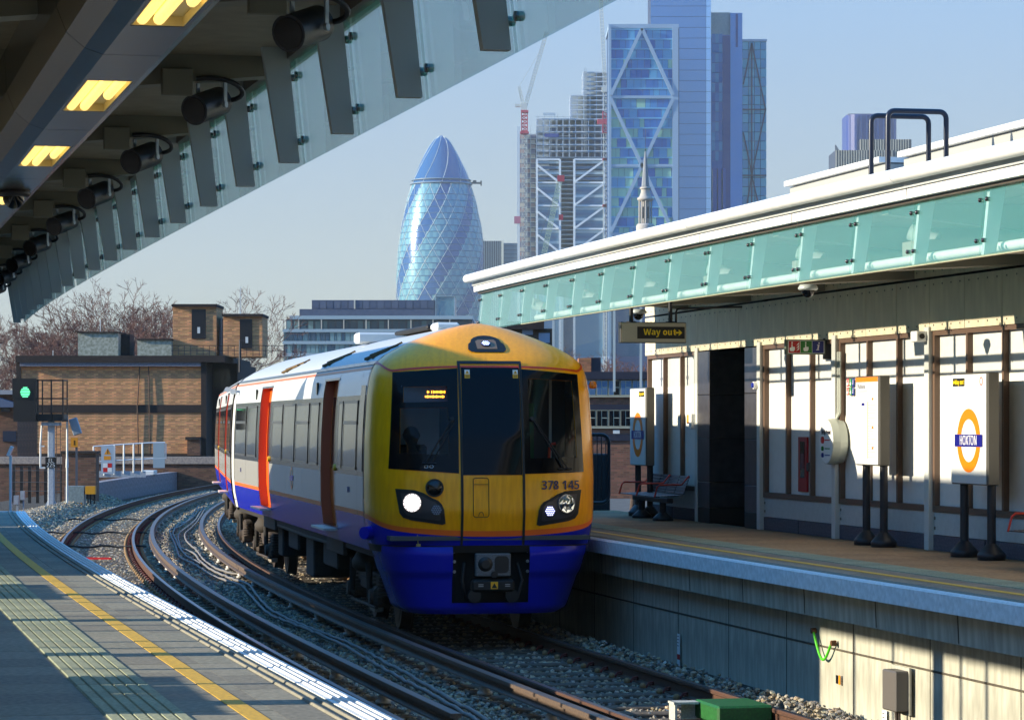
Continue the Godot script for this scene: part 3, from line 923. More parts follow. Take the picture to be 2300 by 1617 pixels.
func build_canopy_fittings() -> void:
	var dark := paint("fitting_dark", Color(0.16, 0.16, 0.18), 0.45, 0.3)
	var lens := paint("fitting_lens", Color(0.09, 0.07, 0.07), 0.25)
	var strap_m := paint("strap_grey", Color(0.55, 0.58, 0.60), 0.4, 0.3)
	var pale := paint("fitting_pale", Color(0.78, 0.80, 0.79), 0.4, 0.1)
	var names_left := ["nearest", "second nearest", "third nearest", "fourth nearest", "fifth nearest", "sixth nearest", "seventh nearest", "eighth nearest", "farthest"]
	for side in 2:
		var left := side == 0
		var dir := Vector3(-0.62, -0.28, 0.73) if left else Vector3(0.72, -0.36, 0.5)
		dir = dir.normalized()
		var back := Vector3(-0.02 if left else 0.0, 0.0, 0.0) - dir * 0.12
		var front := back + dir * 0.25
		for k in (9 if left else 6):
			var s := 13.75 + 3.33 * k if left else 26.75 + 3.33 * k
			var o := thing("spotlight", ("dark grey cylindrical spotlight under the left canopy, %s to the camera" % names_left[k]) if left else ("pale cylindrical spotlight behind the right canopy's glass, %s to the camera" % names_left[k]), "spotlight", spot(s, -0.62 if left else EDGE + 0.72, 4.30 if left else 4.27), "spotlights under the left canopy" if left else "spotlights behind the right canopy's glass")
			var body := Shape.new()
			body.cyl(back, front, 0.08, 0.08, 24)
			body.cyl(front, front + dir * 0.012, 0.083, 0.083, 24)
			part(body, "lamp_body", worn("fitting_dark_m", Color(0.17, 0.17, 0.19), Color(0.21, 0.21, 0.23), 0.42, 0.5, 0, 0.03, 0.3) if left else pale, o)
			var f := Shape.new()
			f.cyl(front + dir * 0.0121, front + dir * 0.016, 0.07, 0.07, 24)
			part(f, "lens", lens if left else pale, o)
			var side_v := dir.cross(Vector3.UP).normalized()
			for d in [-0.088, 0.088]:
				var st := Shape.new()
				st.bar(side_v * d, side_v * d + Vector3(0, 0.19, 0), 0.008, 0.03, side_v.cross(Vector3.UP))
				st.cyl(side_v * (d * 1.1), side_v * (d * 0.9), 0.018, 0.018, 8)
				part(st, "strap", strap_m if left else pale, o)
			var br := Shape.new()
			br.box(Vector3(0, 0.2, 0), Vector3(0.22, 0.03, 0.1))
			br.box(Vector3(0, 0.25, 0), Vector3(0.08, 0.09, 0.08))
			part(br, "bracket", dark if left else pale, o)
			if left:
				var jb := Shape.new()
				jb.box(Vector3(-0.20, 0.11, 0.10), Vector3(0.17, 0.15, 0.05), Basis.IDENTITY, 0.006)
				part(jb, "junction_box", paint("canopy_beam", Color.WHITE), o)
				var cd := Shape.new()
				var pts := []
				for i in 13:
					var t := i / 12.0
					pts.append(Vector3(-0.10, 0.13, 0.12).bezier_interpolate(Vector3(0.14, 0.17, 0.12), Vector3(0.27, 0.02, 0.05), back * 1.02, t))
				cd.tube(pts, 0.014, 8)
				part(cd, "conduit", dark, o)
	# the long light trough of the left canopy
	var o := thing("light_trough", "long metal light trough under the left canopy with glowing panels", "light trough", spot(20, -1.5, 4.05))
	var shell := worn("trough_metal", Color(0.40, 0.36, 0.35), Color(0.33, 0.30, 0.29), 0.22, 1.4, 0.0, 0.02, 0.85)
	var prof := [Vector2(-1.81, 4.42), Vector2(-1.80, 4.22), Vector2(-1.76, 4.12), Vector2(-1.69, 4.06), Vector2(-1.615, 4.035), Vector2(-1.385, 4.035), Vector2(-1.33, 4.07), Vector2(-1.29, 4.13), Vector2(-1.28, 4.42)]
	for i in 12:
		var c := 11.15 + 3.15 * (i - 2)
		for q in [[c - 1.57, c - 0.655], [c + 0.655, c + 1.57]]:
			var sh := Shape.new()
			sweep(sh, prof, q[0], q[1], 0.6)
			part_w(sh, "trough_section", shell, o)
		var sh2 := Shape.new()
		sweep(sh2, prof.slice(0, 5) + [Vector2(-1.600, 4.035), Vector2(-1.600, 4.42)], c - 0.653, c + 0.653, 0.42)
		sweep(sh2, [Vector2(-1.400, 4.42), Vector2(-1.400, 4.035)] + prof.slice(5), c - 0.653, c + 0.653, 0.42)
		sweep(sh2, rect(-1.60, -1.40, 4.095, 4.115), c - 0.653, c + 0.653, 0.42)
		part_w(sh2, "trough_section", shell, o)
	var hanger := Shape.new()
	for i in 12: hanger.bar(on(3.0 + 3.33 * i, -1.55, 4.4), on(3.0 + 3.33 * i, -1.55, 4.6), 0.05, 0.05)
	part_w(hanger, "hanger", dark, o)
	var tube_m := glow("lamp_tube", Color(1.0, 0.84, 0.46), 0.72, Color(0.9, 0.85, 0.7))
	var tray := paint("lamp_tray", Color(0.86, 0.80, 0.58), 0.35)
	for i in 9:
		var c := 11.15 + 3.15 * i - 3.15
		var lab: String = ["nearest", "second", "third", "fourth", "fifth", "sixth", "seventh", "eighth", "ninth"][i]
		var l := thing("ceiling_lamp", "yellow glowing tube lamp panel in the light trough, %s from the camera" % lab, "lamp", spot(c, -1.5, 4.075), "lamp panels of the light trough")
		var tr := Shape.new()
		tr.box(Vector3(0, -0.003, 0), Vector3(0.185, 0.004, 1.26))
		for x in [-0.096, 0.096]: tr.box(Vector3(x, -0.02, 0), Vector3(0.004, 0.04, 1.29))
		for z in [-0.645, 0.645]: tr.box(Vector3(0, -0.02, z), Vector3(0.19, 0.04, 0.006))
		part(tr, "tray", tray, l)
		for x in [-0.062, 0.0, 0.062]:
			var tb := Shape.new()
			tb.cyl(Vector3(x, -0.022, -0.60 if x < 0.05 else -0.1), Vector3(x, -0.022, 0.56), 0.022, 0.022, 10)
			part(tb, "tube", tube_m, l)
		if i < 6:
			var al := AreaLight3D.new()
			al.name = "lamp_light_%d" % i
			al.area_size = Vector2(0.18, 1.2)
			al.light_color = Color(1.0, 0.82, 0.45)
			al.light_energy = 0.05
			al.shadow_enabled = true
			al.set("area_range", 30.0)
			l.add_child(al)
			al.transform = Transform3D(Basis(Vector3.RIGHT, -PI / 2), Vector3(0, -0.06, 0))
	# dome cameras
	for d in [[spot(20.0, -1.5, 4.03), "dark dome camera under the left canopy's light trough"], [spot(38.6, EDGE + 1.1, 4.0), "dome camera above the hanging way out sign"], [spot(31.3, EDGE + 1.1, 4.0), "dome camera under the right canopy between its brackets"]]:
		var c := thing("dome_camera", d[1], "camera", d[0])
		var ba := Shape.new()
		ba.lathe([Vector2(0.02, -0.035), Vector2(0.095, -0.03), Vector2(0.11, -0.01), Vector2(0.085, 0.03), Vector2(0.0, 0.03)], Vector3.ZERO, 20)
		part(ba, "mount", dark if d[0].origin.x < -1.5 else pale, c)
		var dm := Shape.new()
		var pf := []
		for i in 7: pf.append(Vector2(0.07 * sin(PI * 0.5 * i / 6.0), -0.03 - 0.08 * cos(PI * 0.5 * i / 6.0)))
		dm.lathe(pf, Vector3.ZERO, 20)
		part(dm, "dome", paint("dome_black", Color(0.02, 0.02, 0.025), 0.08), c)
	# ladder hoops on the right roof
	for h in [[30.4, 5.80, "nearer dark handrail hoop of the ladder on the right roof"], [30.93, 5.80, "farther dark handrail hoop of the ladder on the right roof"]]:
		var c := thing("ladder_hoop", h[2], "handrail", spot(h[0], EDGE + 2.0, 5.0), "ladder hoops on the right roof")
		var sh := Shape.new()
		var pts := [Vector3(-0.32, 0.1, 0)]
		for i in 5: pts.append(Vector3(-0.32 + 0.07 * (1 - cos(PI * 0.5 * i / 4)), h[1] - 5.07 + 0.07 * sin(PI * 0.5 * i / 4), 0))
		for i in 5: pts.append(Vector3(0.32 - 0.07 * (1 - sin(PI * 0.5 * i / 4)), h[1] - 5.07 + 0.07 * cos(PI * 0.5 * i / 4), 0))
		pts.append(Vector3(0.32, 0.1, 0))
		sh.tube(pts, 0.029, 8)
		part(sh, "hoop", paint("hoop_navy", Color(0.10, 0.13, 0.20), 0.35, 0.2), c)

# ---------------------------------------------------------------- the train
# a coach's own axes: x to the right, y up from the rails, u metres back from the nose (z = -u)
const SEAM := 1.12
const SECTION := [[1.02, 1.30], [1.20, 1.345], [1.50, 1.38], [1.90, 1.385], [2.40, 1.375], [2.90, 1.345], [3.10, 1.315], [3.20, 1.285], [3.28, 1.24], [3.37, 1.14], [3.47, 0.97], [3.56, 0.77], [3.64, 0.56], [3.70, 0.38], [3.74, 0.22], [3.765, 0.06], [3.77, 0.0]]
const RAKE := [[1.02, 0.10], [1.20, 0.05], [1.50, 0.0], [1.90, 0.02], [2.40, 0.09], [3.15, 0.25], [3.24, 0.29], [3.34, 0.38], [3.45, 0.52], [3.56, 0.68], [3.64, 0.81], [3.70, 0.92], [3.74, 1.0], [3.765, 1.08], [3.77, 1.12]]

func table(t: Array, y: float) -> float:
	for i in t.size() - 1:
		if y <= t[i + 1][0]:
			var f := clampf((y - t[i][0]) / (t[i + 1][0] - t[i][0]), 0.0, 1.0)
			return lerpf(t[i][1], t[i + 1][1], f)
	return t[-1][1]

func nose(f: float, y: float, out := 0.0) -> Vector3:      # f = x over the half width, -1..1
	var p := nose_raw(f, y)
	if out == 0.0: return p
	var e := 0.004
	var dx := nose_raw(minf(f + e, 0.999), y) - nose_raw(maxf(f - e, -0.999), y)
	var dy := nose_raw(f, y + e) - nose_raw(f, y - e)
	return p + dx.cross(dy).normalized() * out

func nose_raw(f: float, y: float) -> Vector3:
	var w := table(SECTION, y)
	var a := table(RAKE, y)
	var n := 3.3
	return Vector3(f * w, y, -(SEAM - (SEAM - a) * pow(maxf(0.0, 1.0 - pow(absf(f), n)), 1.0 / n)))

func to_fy(poly: Array) -> PackedVector2Array:             # a front-view outline in metres, subdivided
	var q := PackedVector2Array()
	for i in poly.size():
		var a: Vector2 = poly[i]
		var b: Vector2 = poly[(i + 1) % poly.size()]
		var n := maxi(1, ceili(a.distance_to(b) / 0.08))
		for k in n:
			var p := a.lerp(b, float(k) / n)
			q.append(Vector2(clampf(p.x / table(SECTION, p.y), -0.985, 0.985), p.y))
	return q

func nose_patch(sh: Shape, poly: PackedVector2Array, out: float, holes := []) -> void:
	var lo := poly[0]
	var hi := poly[0]
	for p in poly:
		lo = lo.min(p); hi = hi.max(p)
	var cf := 0.045
	var cy := 0.055
	sh.smooth(true)
	for i in range(floori(lo.x / cf), ceili(hi.x / cf)):
		for j in range(floori(lo.y / cy), ceili(hi.y / cy)):
			var cell := PackedVector2Array([Vector2(i * cf, j * cy), Vector2((i + 1) * cf, j * cy), Vector2((i + 1) * cf, (j + 1) * cy), Vector2(i * cf, (j + 1) * cy)])
			var bits := Geometry2D.intersect_polygons(cell, poly)
			for h in holes:
				var next: Array[PackedVector2Array] = []
				for b in bits: next.append_array(Geometry2D.clip_polygons(b, h))
				bits = next
			for b in bits:
				if b.size() < 3: continue
				if Geometry2D.is_polygon_clockwise(b): b.reverse()
				if b.size() == 4 and absf(b[0].x - b[1].x) + absf(b[0].y - b[1].y) > 1e-5:
					sh.quad(nose(b[0].x, b[0].y, out), nose(b[1].x, b[1].y, out), nose(b[2].x, b[2].y, out), nose(b[3].x, b[3].y, out))
				else:
					var ix := Geometry2D.triangulate_polygon(b)
					for k in range(0, ix.size(), 3):
						var t := [b[ix[k]], b[ix[k + 1]], b[ix[k + 2]]]
						if (t[1] - t[0]).cross(t[2] - t[0]) < 0: t.reverse()
						sh.tri(nose(t[0].x, t[0].y, out), nose(t[1].x, t[1].y, out), nose(t[2].x, t[2].y, out))
	sh.smooth(false)

# a band round the whole nose between two heights that follow the arc, side to side
func nose_band(sh: Shape, low: Callable, high: Callable, out: float, rows := 2, f0 := 0.0) -> void:
	sh.smooth(true)
	var cols := []
	for i in 61:
		var th := -PI / 2 + PI * i / 60.0
		cols.append(signf(sin(th)) * pow(absf(sin(th)), 2.0 / 3.3))
	for i in 60:
		if absf(cols[i]) < f0 - 1e-4 or absf(cols[i + 1]) < f0 - 1e-4: continue
		for r in rows:
			var p := []
			for q in [[i, r], [i + 1, r], [i + 1, r + 1], [i, r + 1]]:
				var f: float = clampf(cols[q[0]], -0.99999, 0.99999)
				p.append(nose(f, lerpf(low.call(f), high.call(f), float(q[1]) / rows), out))
			sh.quad(p[0], p[1], p[2], p[3])
	sh.smooth(false)

func on_nose(x: float, y: float, out := 0.0) -> Transform3D:      # z out of the surface
	var f := x / table(SECTION, y)
	var e := 0.01
	var dx := (nose_raw(f + e, y) - nose_raw(f - e, y)).normalized()
	var dy := (nose_raw(f, y + e) - nose_raw(f, y - e)).normalized()
	var z := dx.cross(dy).normalized()
	var x2 := Vector3.UP.cross(z).normalized()
	return Transform3D(Basis(x2, z.cross(x2), z), nose_raw(f, y) + z * out)

func side_point(side: float, y: float, u: float, out := 0.0) -> Vector3:
	return Vector3(side * (table(SECTION, y) + out), y, -u)

func side_sheet(sh: Shape, side: float, y0: float, y1: float, u0: float, u1: float, out := 0.0, rows := 3) -> void:
	sh.smooth(true)
	for r in rows:
		var a := lerpf(y0, y1, float(r) / rows)
		var b := lerpf(y0, y1, float(r + 1) / rows)
		var p := [side_point(side, a, u0, out), side_point(side, a, u1, out), side_point(side, b, u1, out), side_point(side, b, u0, out)]
		if side < 0: sh.quad(p[1], p[0], p[3], p[2])
		else: sh.quad(p[0], p[1], p[2], p[3])
	sh.smooth(false)

func side_window(train: Node3D, side: float, y0: float, y1: float, u0: float, u1: float, hopper: bool, glass: Material, frame: Material) -> void:
	var fr := Shape.new()
	for e in [[u0, u0 + 0.035], [u1 - 0.035, u1]]: side_sheet(fr, side, y0, y1, e[0], e[1], 0.012)
	for e in [[y0, y0 + 0.035], [y1 - 0.035, y1]]: side_sheet(fr, side, e[0], e[1], u0, u1, 0.0125, 1)
	if hopper: side_sheet(fr, side, y1 - 0.30, y1 - 0.255, u0, u1, 0.014, 1)
	var w := part(fr, "window", frame, train)
	var g := Shape.new()
	if hopper:
		side_sheet(g, side, y0 + 0.03, y1 - 0.30, u0 + 0.03, u1 - 0.03, 0.007, 2)
		part(g, "pane", glass, w)
		g = Shape.new()
		side_sheet(g, side, y1 - 0.26, y1 - 0.03, u0 + 0.03, u1 - 0.03, 0.009, 1)
		part(g, "pane", glass, w)
	else:
		side_sheet(g, side, y0 + 0.03, y1 - 0.03, u0 + 0.03, u1 - 0.03, 0.007, 3)
		part(g, "pane", glass, w)

func build_coach(train: Node3D, u0: float, u1: float, doors: Array, windows: Array, first: bool) -> void:
	var white: Material = mats["train_white"]
	var grey: Material = mats["train_lower"]
	var blue: Material = mats["train_blue"]
	var orange: Material = mats["train_orange"]
	var band: Material = mats["train_band"]
	var roofm: Material = mats["train_roof"]
	var glass: Material = mats["train_window"]
	var frame: Material = mats["train_window_frame"]
	var black: Material = mats["train_black"]
	var segs := []
	var a := u0
	for d in doors:
		segs.append([a, d[0]]); a = d[1]
	segs.append([a, u1])
	for side in [-1.0, 1.0]:
		for s in segs:
			var spec := [["skirt_panel", blue, 1.02, 1.43, 3], ["orange_stripe", orange, 1.43, 1.49, 1], ["lower_panel", grey, 1.49, 1.91, 2], ["window_band", band, 1.91, 2.90, 4], ["upper_panel", white, 2.90, 3.21, 3]]
			for q in spec:
				var sh := Shape.new()
				side_sheet(sh, side, q[2], q[3], s[0], s[1], 0.0, q[4])
				part(sh, q[0], q[1], train)
			if s[1] - s[0] > 1.0:
				var seam := Shape.new()
				for k in range(1, int((s[1] - s[0]) / 2.4)):
					side_sheet(seam, side, 1.05, 1.9, s[0] + 2.4 * k, s[0] + 2.4 * k + 0.012, 0.003)
				if seam.count: part(seam, "panel_seam", black, train)
		for d in doors:
			var top := 3.12
			var head := Shape.new()
			side_sheet(head, side, top, 3.21, d[0], d[1])
			part(head, "upper_panel", white, train)
			var foot := Shape.new()
			side_sheet(foot, side, 1.02, 1.20, d[0], d[1])
			part(foot, "skirt_panel", blue, train)
			# jambs, seals, leaves
			var depth := 0.15
			var jamb := Shape.new()
			for u in [d[0], d[1]]:
				for r in 6:
					var y0 := lerpf(1.2, top, r / 6.0)
					var y1 := lerpf(1.2, top, (r + 1) / 6.0)
					jamb.quad(side_point(side, y0, u), side_point(side, y0, u, -depth), side_point(side, y1, u, -depth), side_point(side, y1, u))
			jamb.quad(side_point(side, top, d[0]), side_point(side, top, d[1]), side_point(side, top, d[1], -depth), side_point(side, top, d[0], -depth))
			part(jamb, "door_jamb", paint("jamb_rust", Color(0.74, 0.34, 0.20), 0.4), train)
			var sill := Shape.new()
			sill.quad(side_point(side, 1.2, d[0], 0.02), side_point(side, 1.2, d[1], 0.02), side_point(side, 1.2, d[1], -depth), side_point(side, 1.2, d[0], -depth))
			part(sill, "door_sill", black, train)
			var seal := Shape.new()
			for u in [d[0] - 0.035, d[1]]: side_sheet(seal, side, 1.2, top, u, u + 0.035, 0.010, 5)
			side_sheet(seal, side, top, top + 0.03, d[0] - 0.035, d[1] + 0.035, 0.010, 1)
			part(seal, "door_seal", black, train)
			var mid: float = (d[0] + d[1]) * 0.5
			for leaf in [[d[0], mid - 0.01], [mid + 0.01, d[1]]]:
				var sh := Shape.new()
				side_sheet(sh, side, 1.2, top, leaf[0], leaf[1], -depth + 0.02, 5)
				var dr := part(sh, "door", orange, train)
				var g := Shape.new()
				side_sheet(g, side, 1.95, 2.9, leaf[0] + 0.18, leaf[1] - 0.18, -depth + 0.03, 4)
				part(g, "pane", glass, dr)
			var step := Shape.new()
			step.box(Vector3(side * 1.42, 1.165, -(d[0] + d[1]) * 0.5), Vector3(0.20, 0.03, d[1] - d[0] - 0.1))
			part(step, "step", mats["train_step"], train)
			var but := Shape.new()
			but.cyl(side_point(side, 1.98, d[0] - 0.12, 0.0), side_point(side, 1.98, d[0] - 0.12, 0.03), 0.045, 0.04, 12)
			part(but, "door_button", mats["train_button"], train)
			var lamp := Shape.new()
			lamp.box(side_point(side, 3.03, d[1] + 0.8, 0.01), Vector3(0.03, 0.17, 0.10), Basis.IDENTITY, 0.006)
			part(lamp, "door_lamp", black, train)
		for w in windows:
			side_window(train, side, 1.98, 2.84, w[0], w[1], w[2], glass, frame)
		var gut := Shape.new()
		side_sheet(gut, side, 3.27, 3.315, u0, u1, 0.012, 1)
		part(gut, "rain_gutter", black, train)
		var line := Shape.new()
		side_sheet(line, side, 3.21, 3.245, u0, u1, 0.004, 1)
		part(line, "roof_stripe", orange, train)
	var roof := Shape.new()
	var ring0 := []
	var ring1 := []
	for sg in [-1.0, 1.0]:
		var ys := [3.21, 3.245, 3.28, 3.32, 3.37, 3.42, 3.47, 3.515, 3.56, 3.60, 3.64, 3.70, 3.74, 3.765]
		if sg > 0: ys.reverse()
		for y in ys:
			ring0.append(side_point(sg, y, u0)); ring1.append(side_point(sg, y, u1))
	roof.ring_loft([ring1, ring0], false, true)
	roof.fan(ring1)
	part(roof, "roof", roofm, train)
	var shut := Shape.new()                       # the rear bulkhead
	shut.quad(Vector3(-1.3, 1.02, -u1), Vector3(-1.28, 3.2, -u1), Vector3(1.28, 3.2, -u1), Vector3(1.3, 1.02, -u1))
	part(shut, "bulkhead", white, train)
	var floor_ := Shape.new()
	floor_.box(Vector3(0, 1.0, -(u0 + u1) * 0.5), Vector3(2.5, 0.12, u1 - u0 - 0.1))
	part(floor_, "underframe", mats["train_under"], train)

func build_bogie(train: Node3D, u: float) -> void:
	var iron: Material = mats["train_iron"]
	var dark: Material = mats["train_under"]
	for side in [-1.0, 1.0]:
		var fr := Shape.new()
		fr.box(Vector3(side * 1.0, 0.60, -u), Vector3(0.14, 0.16, 2.6), Basis.IDENTITY, 0.02)
		fr.box(Vector3(side * 1.0, 0.52, -u), Vector3(0.16, 0.18, 1.1), Basis.IDENTITY, 0.03)
		part(fr, "bogie_frame", iron, train)
		var air := Shape.new()
		air.lathe([Vector2(0.0, 0.66), Vector2(0.2, 0.66), Vector2(0.27, 0.72), Vector2(0.28, 0.80), Vector2(0.24, 0.86), Vector2(0.2, 0.94), Vector2(0.0, 0.94)], Vector3(side * 0.98, 0, -u), 18)
		part(air, "air_spring", mats["train_rubber"], train)
		for ax in [-1.12, 1.12]:
			var wh := Shape.new()
			var c := Vector3(side * 0.7525, 0.40, -(u + ax))
			var o := Vector3(side, 0, 0)
			wh.cyl(c - o * 0.065, c + o * 0.065, 0.41, 0.40, 28)
			wh.cyl(c - o * 0.09, c - o * 0.065, 0.43, 0.43, 28)
			wh.cyl(c + o * 0.065, c + o * 0.075, 0.33, 0.30, 28)
			part(wh, "wheel", mats["train_wheel"], train)
			var bx := Shape.new()
			bx.box(Vector3(side * 1.02, 0.40, -(u + ax)), Vector3(0.22, 0.26, 0.30), Basis.IDENTITY, 0.04)
			bx.cyl(Vector3(side * 1.12, 0.40, -(u + ax)), Vector3(side * 1.18, 0.40, -(u + ax)), 0.11, 0.09, 16)
			part(bx, "axle_box", iron, train)
			for dz in [-0.24, 0.24]:
				var sp := Shape.new()
				for k in 6: sp.cyl(Vector3(side * 1.02, 0.40 + k * 0.045, -(u + ax + dz)), Vector3(side * 1.02, 0.425 + k * 0.045, -(u + ax + dz)), 0.085, 0.085, 12)
				part(sp, "coil_spring", iron, train)
			var dm := Shape.new()
			dm.cyl(Vector3(side * 1.14, 0.38, -(u + ax * 0.8)), Vector3(side * 1.14, 0.80, -(u + ax * 0.72)), 0.035, 0.045, 10)
			part(dm, "damper", dark, train)
		var bar := Shape.new()
		bar.cyl(Vector3(side * 1.1, 0.27, -(u - 1.25)), Vector3(side * 1.1, 0.24, -(u + 1.25)), 0.022, 0.022, 8)
		part(bar, "brake_rod", iron, train)
		var shoe := Shape.new()
		shoe.box(Vector3(side * 0.95, 0.20, -(u - 0.1)), Vector3(0.12, 0.09, 0.5), Basis.IDENTITY, 0.01)
		part(shoe, "collector_shoe", mats["train_shoe"], train)
	var axle := Shape.new()
	for ax in [-1.12, 1.12]: axle.cyl(Vector3(-0.75, 0.4, -(u + ax)), Vector3(0.75, 0.4, -(u + ax)), 0.08, 0.08, 10)
	axle.box(Vector3(0, 0.5, -u), Vector3(1.9, 0.3, 0.5))
	part(axle, "axles", dark, train)

func build_train() -> void:
	var dir := Vector3(-0.174, 0, -0.9847).normalized()
	var right := Vector3(0.9847, 0, -0.174).normalized()
	var tr := thing("train", "yellow fronted electric train with blue skirt and orange doors arriving on the right track", "train", Transform3D(Basis(right, Vector3.UP, -dir), Vector3(-0.24, 0.0, -35.7)))
	var yellow := worn("train_yellow", Color(1.0, 0.66, 0.0), Color(0.93, 0.59, 0.01), 0.30, 1.2, 0.0, 0.03, 0.0, Vector3(2.5, 0.4, 2.5))
	spec(yellow, 0.35)
	yellow.clearcoat_enabled = true; yellow.clearcoat = 0.25; yellow.clearcoat_roughness = 0.08
	var blue := paint("train_blue", Color(0.03, 0.09, 0.62), 0.25)
	var orange := paint("train_orange", Color(0.94, 0.40, 0.09), 0.35)
	var red := paint("train_red_line", Color(0.80, 0.18, 0.04), 0.35)
	var black := spec(paint("train_black", Color(0.025, 0.03, 0.045), 0.12), 0.3)
	var matt := paint("train_matt_black", Color(0.03, 0.03, 0.035), 0.6)
	for q in [["train_white", Color(0.80, 0.81, 0.80), 0.22], ["train_lower", Color(0.66, 0.65, 0.61), 0.14], ["train_band", Color(0.09, 0.085, 0.095), 0.2], ["train_roof", Color(0.70, 0.71, 0.71), 0.42], ["train_window", Color(0.03, 0.032, 0.036), 0.04], ["train_step", Color(0.80, 0.74, 0.70), 0.5], ["train_button", Color(0.95, 0.70, 0.05), 0.4], ["train_rubber", Color(0.22, 0.19, 0.16), 0.8]]:
		paint(q[0], q[1], q[2])
	for q in ["train_window", "train_band", "train_lower"]: spec(mats[q], 0.3)
	spec(blue, 0.35)
	paint("train_window_frame", Color(0.30, 0.30, 0.31), 0.3, 0.6)
	worn("train_under", Color(0.16, 0.14, 0.12), Color(0.08, 0.07, 0.065), 0.85, 0.8)
	worn("train_iron", Color(0.30, 0.24, 0.19), Color(0.16, 0.13, 0.11), 0.8, 0.4)
	paint("train_wheel", Color(0.25, 0.20, 0.17), 0.55, 0.4)
	worn("train_shoe", Color(0.62, 0.58, 0.52), Color(0.45, 0.41, 0.36), 0.7, 0.3)
	# --- cab shell with its windscreen openings
	var wl := [Vector2(-1.115, 3.16), Vector2(-0.37, 3.205), Vector2(-0.385, 1.965), Vector2(-1.185, 2.02)]
	var wr := [Vector2(0.40, 3.20), Vector2(1.115, 3.14), Vector2(1.155, 1.975), Vector2(0.385, 1.955)]
	var gl := to_fy([Vector2(-1.045, 2.73), Vector2(-0.50, 2.74), Vector2(-0.50, 2.19), Vector2(-1.06, 2.195)])
	var gd := to_fy([Vector2(-1.0, 2.985), Vector2(-0.50, 2.99), Vector2(-0.50, 2.81), Vector2(-1.01, 2.80)])
	var gr := to_fy([Vector2(0.475, 3.085), Vector2(1.03, 3.06), Vector2(1.065, 2.15), Vector2(0.475, 2.14)])
	var shell := Shape.new()
	nose_patch(shell, PackedVector2Array([Vector2(-0.972, 1.03), Vector2(0.972, 1.03), Vector2(0.972, 3.765), Vector2(-0.972, 3.765)]), 0.0, [gl, gd, gr])
	nose_band(shell, func(_f: float) -> float: return 1.03, func(_f: float) -> float: return 3.765, 0.0, 50, 0.95)
	part(shell, "cab_shell", yellow, tr)
	var scr := Shape.new()
	nose_patch(scr, to_fy(wl), 0.007, [gl, gd])
	part(scr, "windscreen_surround", black, tr)
	scr = Shape.new()
	nose_patch(scr, to_fy(wr), 0.007, [gr])
	part(scr, "windscreen_surround", black, tr)
	var pane := spec(clear("cab_glass", Color(0.08, 0.12, 0.15), 0.06, 0.02), 0.3)
	for g in [gl, gd, gr]:
		var sh := Shape.new()
		nose_patch(sh, g, 0.003)
		part(sh, "windscreen", pane, tr)
	# --- centre door with its black window
	var door := Shape.new()
	nose_patch(door, to_fy([Vector2(-0.325, 3.215), Vector2(0.372, 3.215), Vector2(0.372, 1.945), Vector2(-0.34, 1.945)]), 0.009)
	part(door, "door_window", spec(paint("door_window_black", Color(0.012, 0.018, 0.05), 0.06), 0.3), tr)
	var fr := Shape.new()
	for q in [[-0.365, -0.335, 1.12, 3.285], [0.375, 0.405, 1.12, 3.285]]:
		nose_patch(fr, to_fy([Vector2(q[0], q[3]), Vector2(q[1], q[3]), Vector2(q[1], q[2]), Vector2(q[0], q[2])]), 0.011)
	nose_patch(fr, to_fy([Vector2(-0.365, 3.29), Vector2(0.405, 3.29), Vector2(0.405, 3.255), Vector2(-0.365, 3.255)]), 0.0115)
	part(fr, "door_seal", matt, tr)
	# --- stripes
	var high := func(f: float) -> float:
		return 1.285 + 0.085 * f * f + 0.10 * pow(absf(f), 14.0)
	var low := func(f: float) -> float:
		return high.call(f) - 0.068 + 0.012 * f * f
	var st := Shape.new()
	nose_band(st, low, high, 0.0045, 1)
	part(st, "orange_stripe", orange, tr)
	var bl := Shape.new()
	nose_band(bl, func(_f: float) -> float: return 1.10, low, 0.0040, 3)
	part(bl, "blue_band", blue, tr)
	var rd := Shape.new()
	nose_band(rd, func(f: float) -> float: return 3.215 - 0.075 * pow(absf(f), 3.0) + 0.13 * pow(maxf(0.0, absf(f) - 0.86) / 0.14, 1.4), func(f: float) -> float: return 3.238 - 0.075 * pow(absf(f), 3.0) + 0.13 * pow(maxf(0.0, absf(f) - 0.86) / 0.14, 1.4), 0.0080, 1)
	part(rd, "red_line", red, tr)
	var gap := Shape.new()
	nose_band(gap, func(_f: float) -> float: return 1.03, func(_f: float) -> float: return 1.115, 0.0062, 1)
	part(gap, "valance_gap", matt, tr)
	var seam := Shape.new()
	for sg in [-1.0, 1.0]:
		var ys := []
		for k in 61: ys.append(lerpf(1.03, 3.768, k / 60.0))
		var a := []
		var b := []
		for y in ys:
			a.append(side_point(sg, y, SEAM - 0.004, 0.006) + Vector3(0, 0.004 if y > 3.5 else 0.0, 0)); b.append(side_point(sg, y, SEAM + 0.022, 0.006) + Vector3(0, 0.004 if y > 3.5 else 0.0, 0))
		seam.ring_loft([a, b], false, true)
	part(seam, "cab_seam", matt, tr)
	# --- top light
	var arch := [Vector2(-0.165, 3.40), Vector2(-0.20, 3.43), Vector2(-0.185, 3.50)]
	for k in 9: arch.append(Vector2(0.03 + 0.185 * cos(PI - PI * k / 8.0), 3.52 + 0.085 * sin(PI * k / 8.0)))
	arch.append_array([Vector2(0.245, 3.50), Vector2(0.26, 3.43), Vector2(0.225, 3.40)])
	var tp := Shape.new()
	nose_patch(tp, to_fy(arch), 0.010)
	part(tp, "top_light_housing", matt, tr)
	var bz := Shape.new()
	nose_patch(bz, to_fy([Vector2(-0.09, 3.435), Vector2(-0.095, 3.53), Vector2(-0.06, 3.55), Vector2(0.13, 3.55), Vector2(0.155, 3.53), Vector2(0.155, 3.435)]), 0.013)
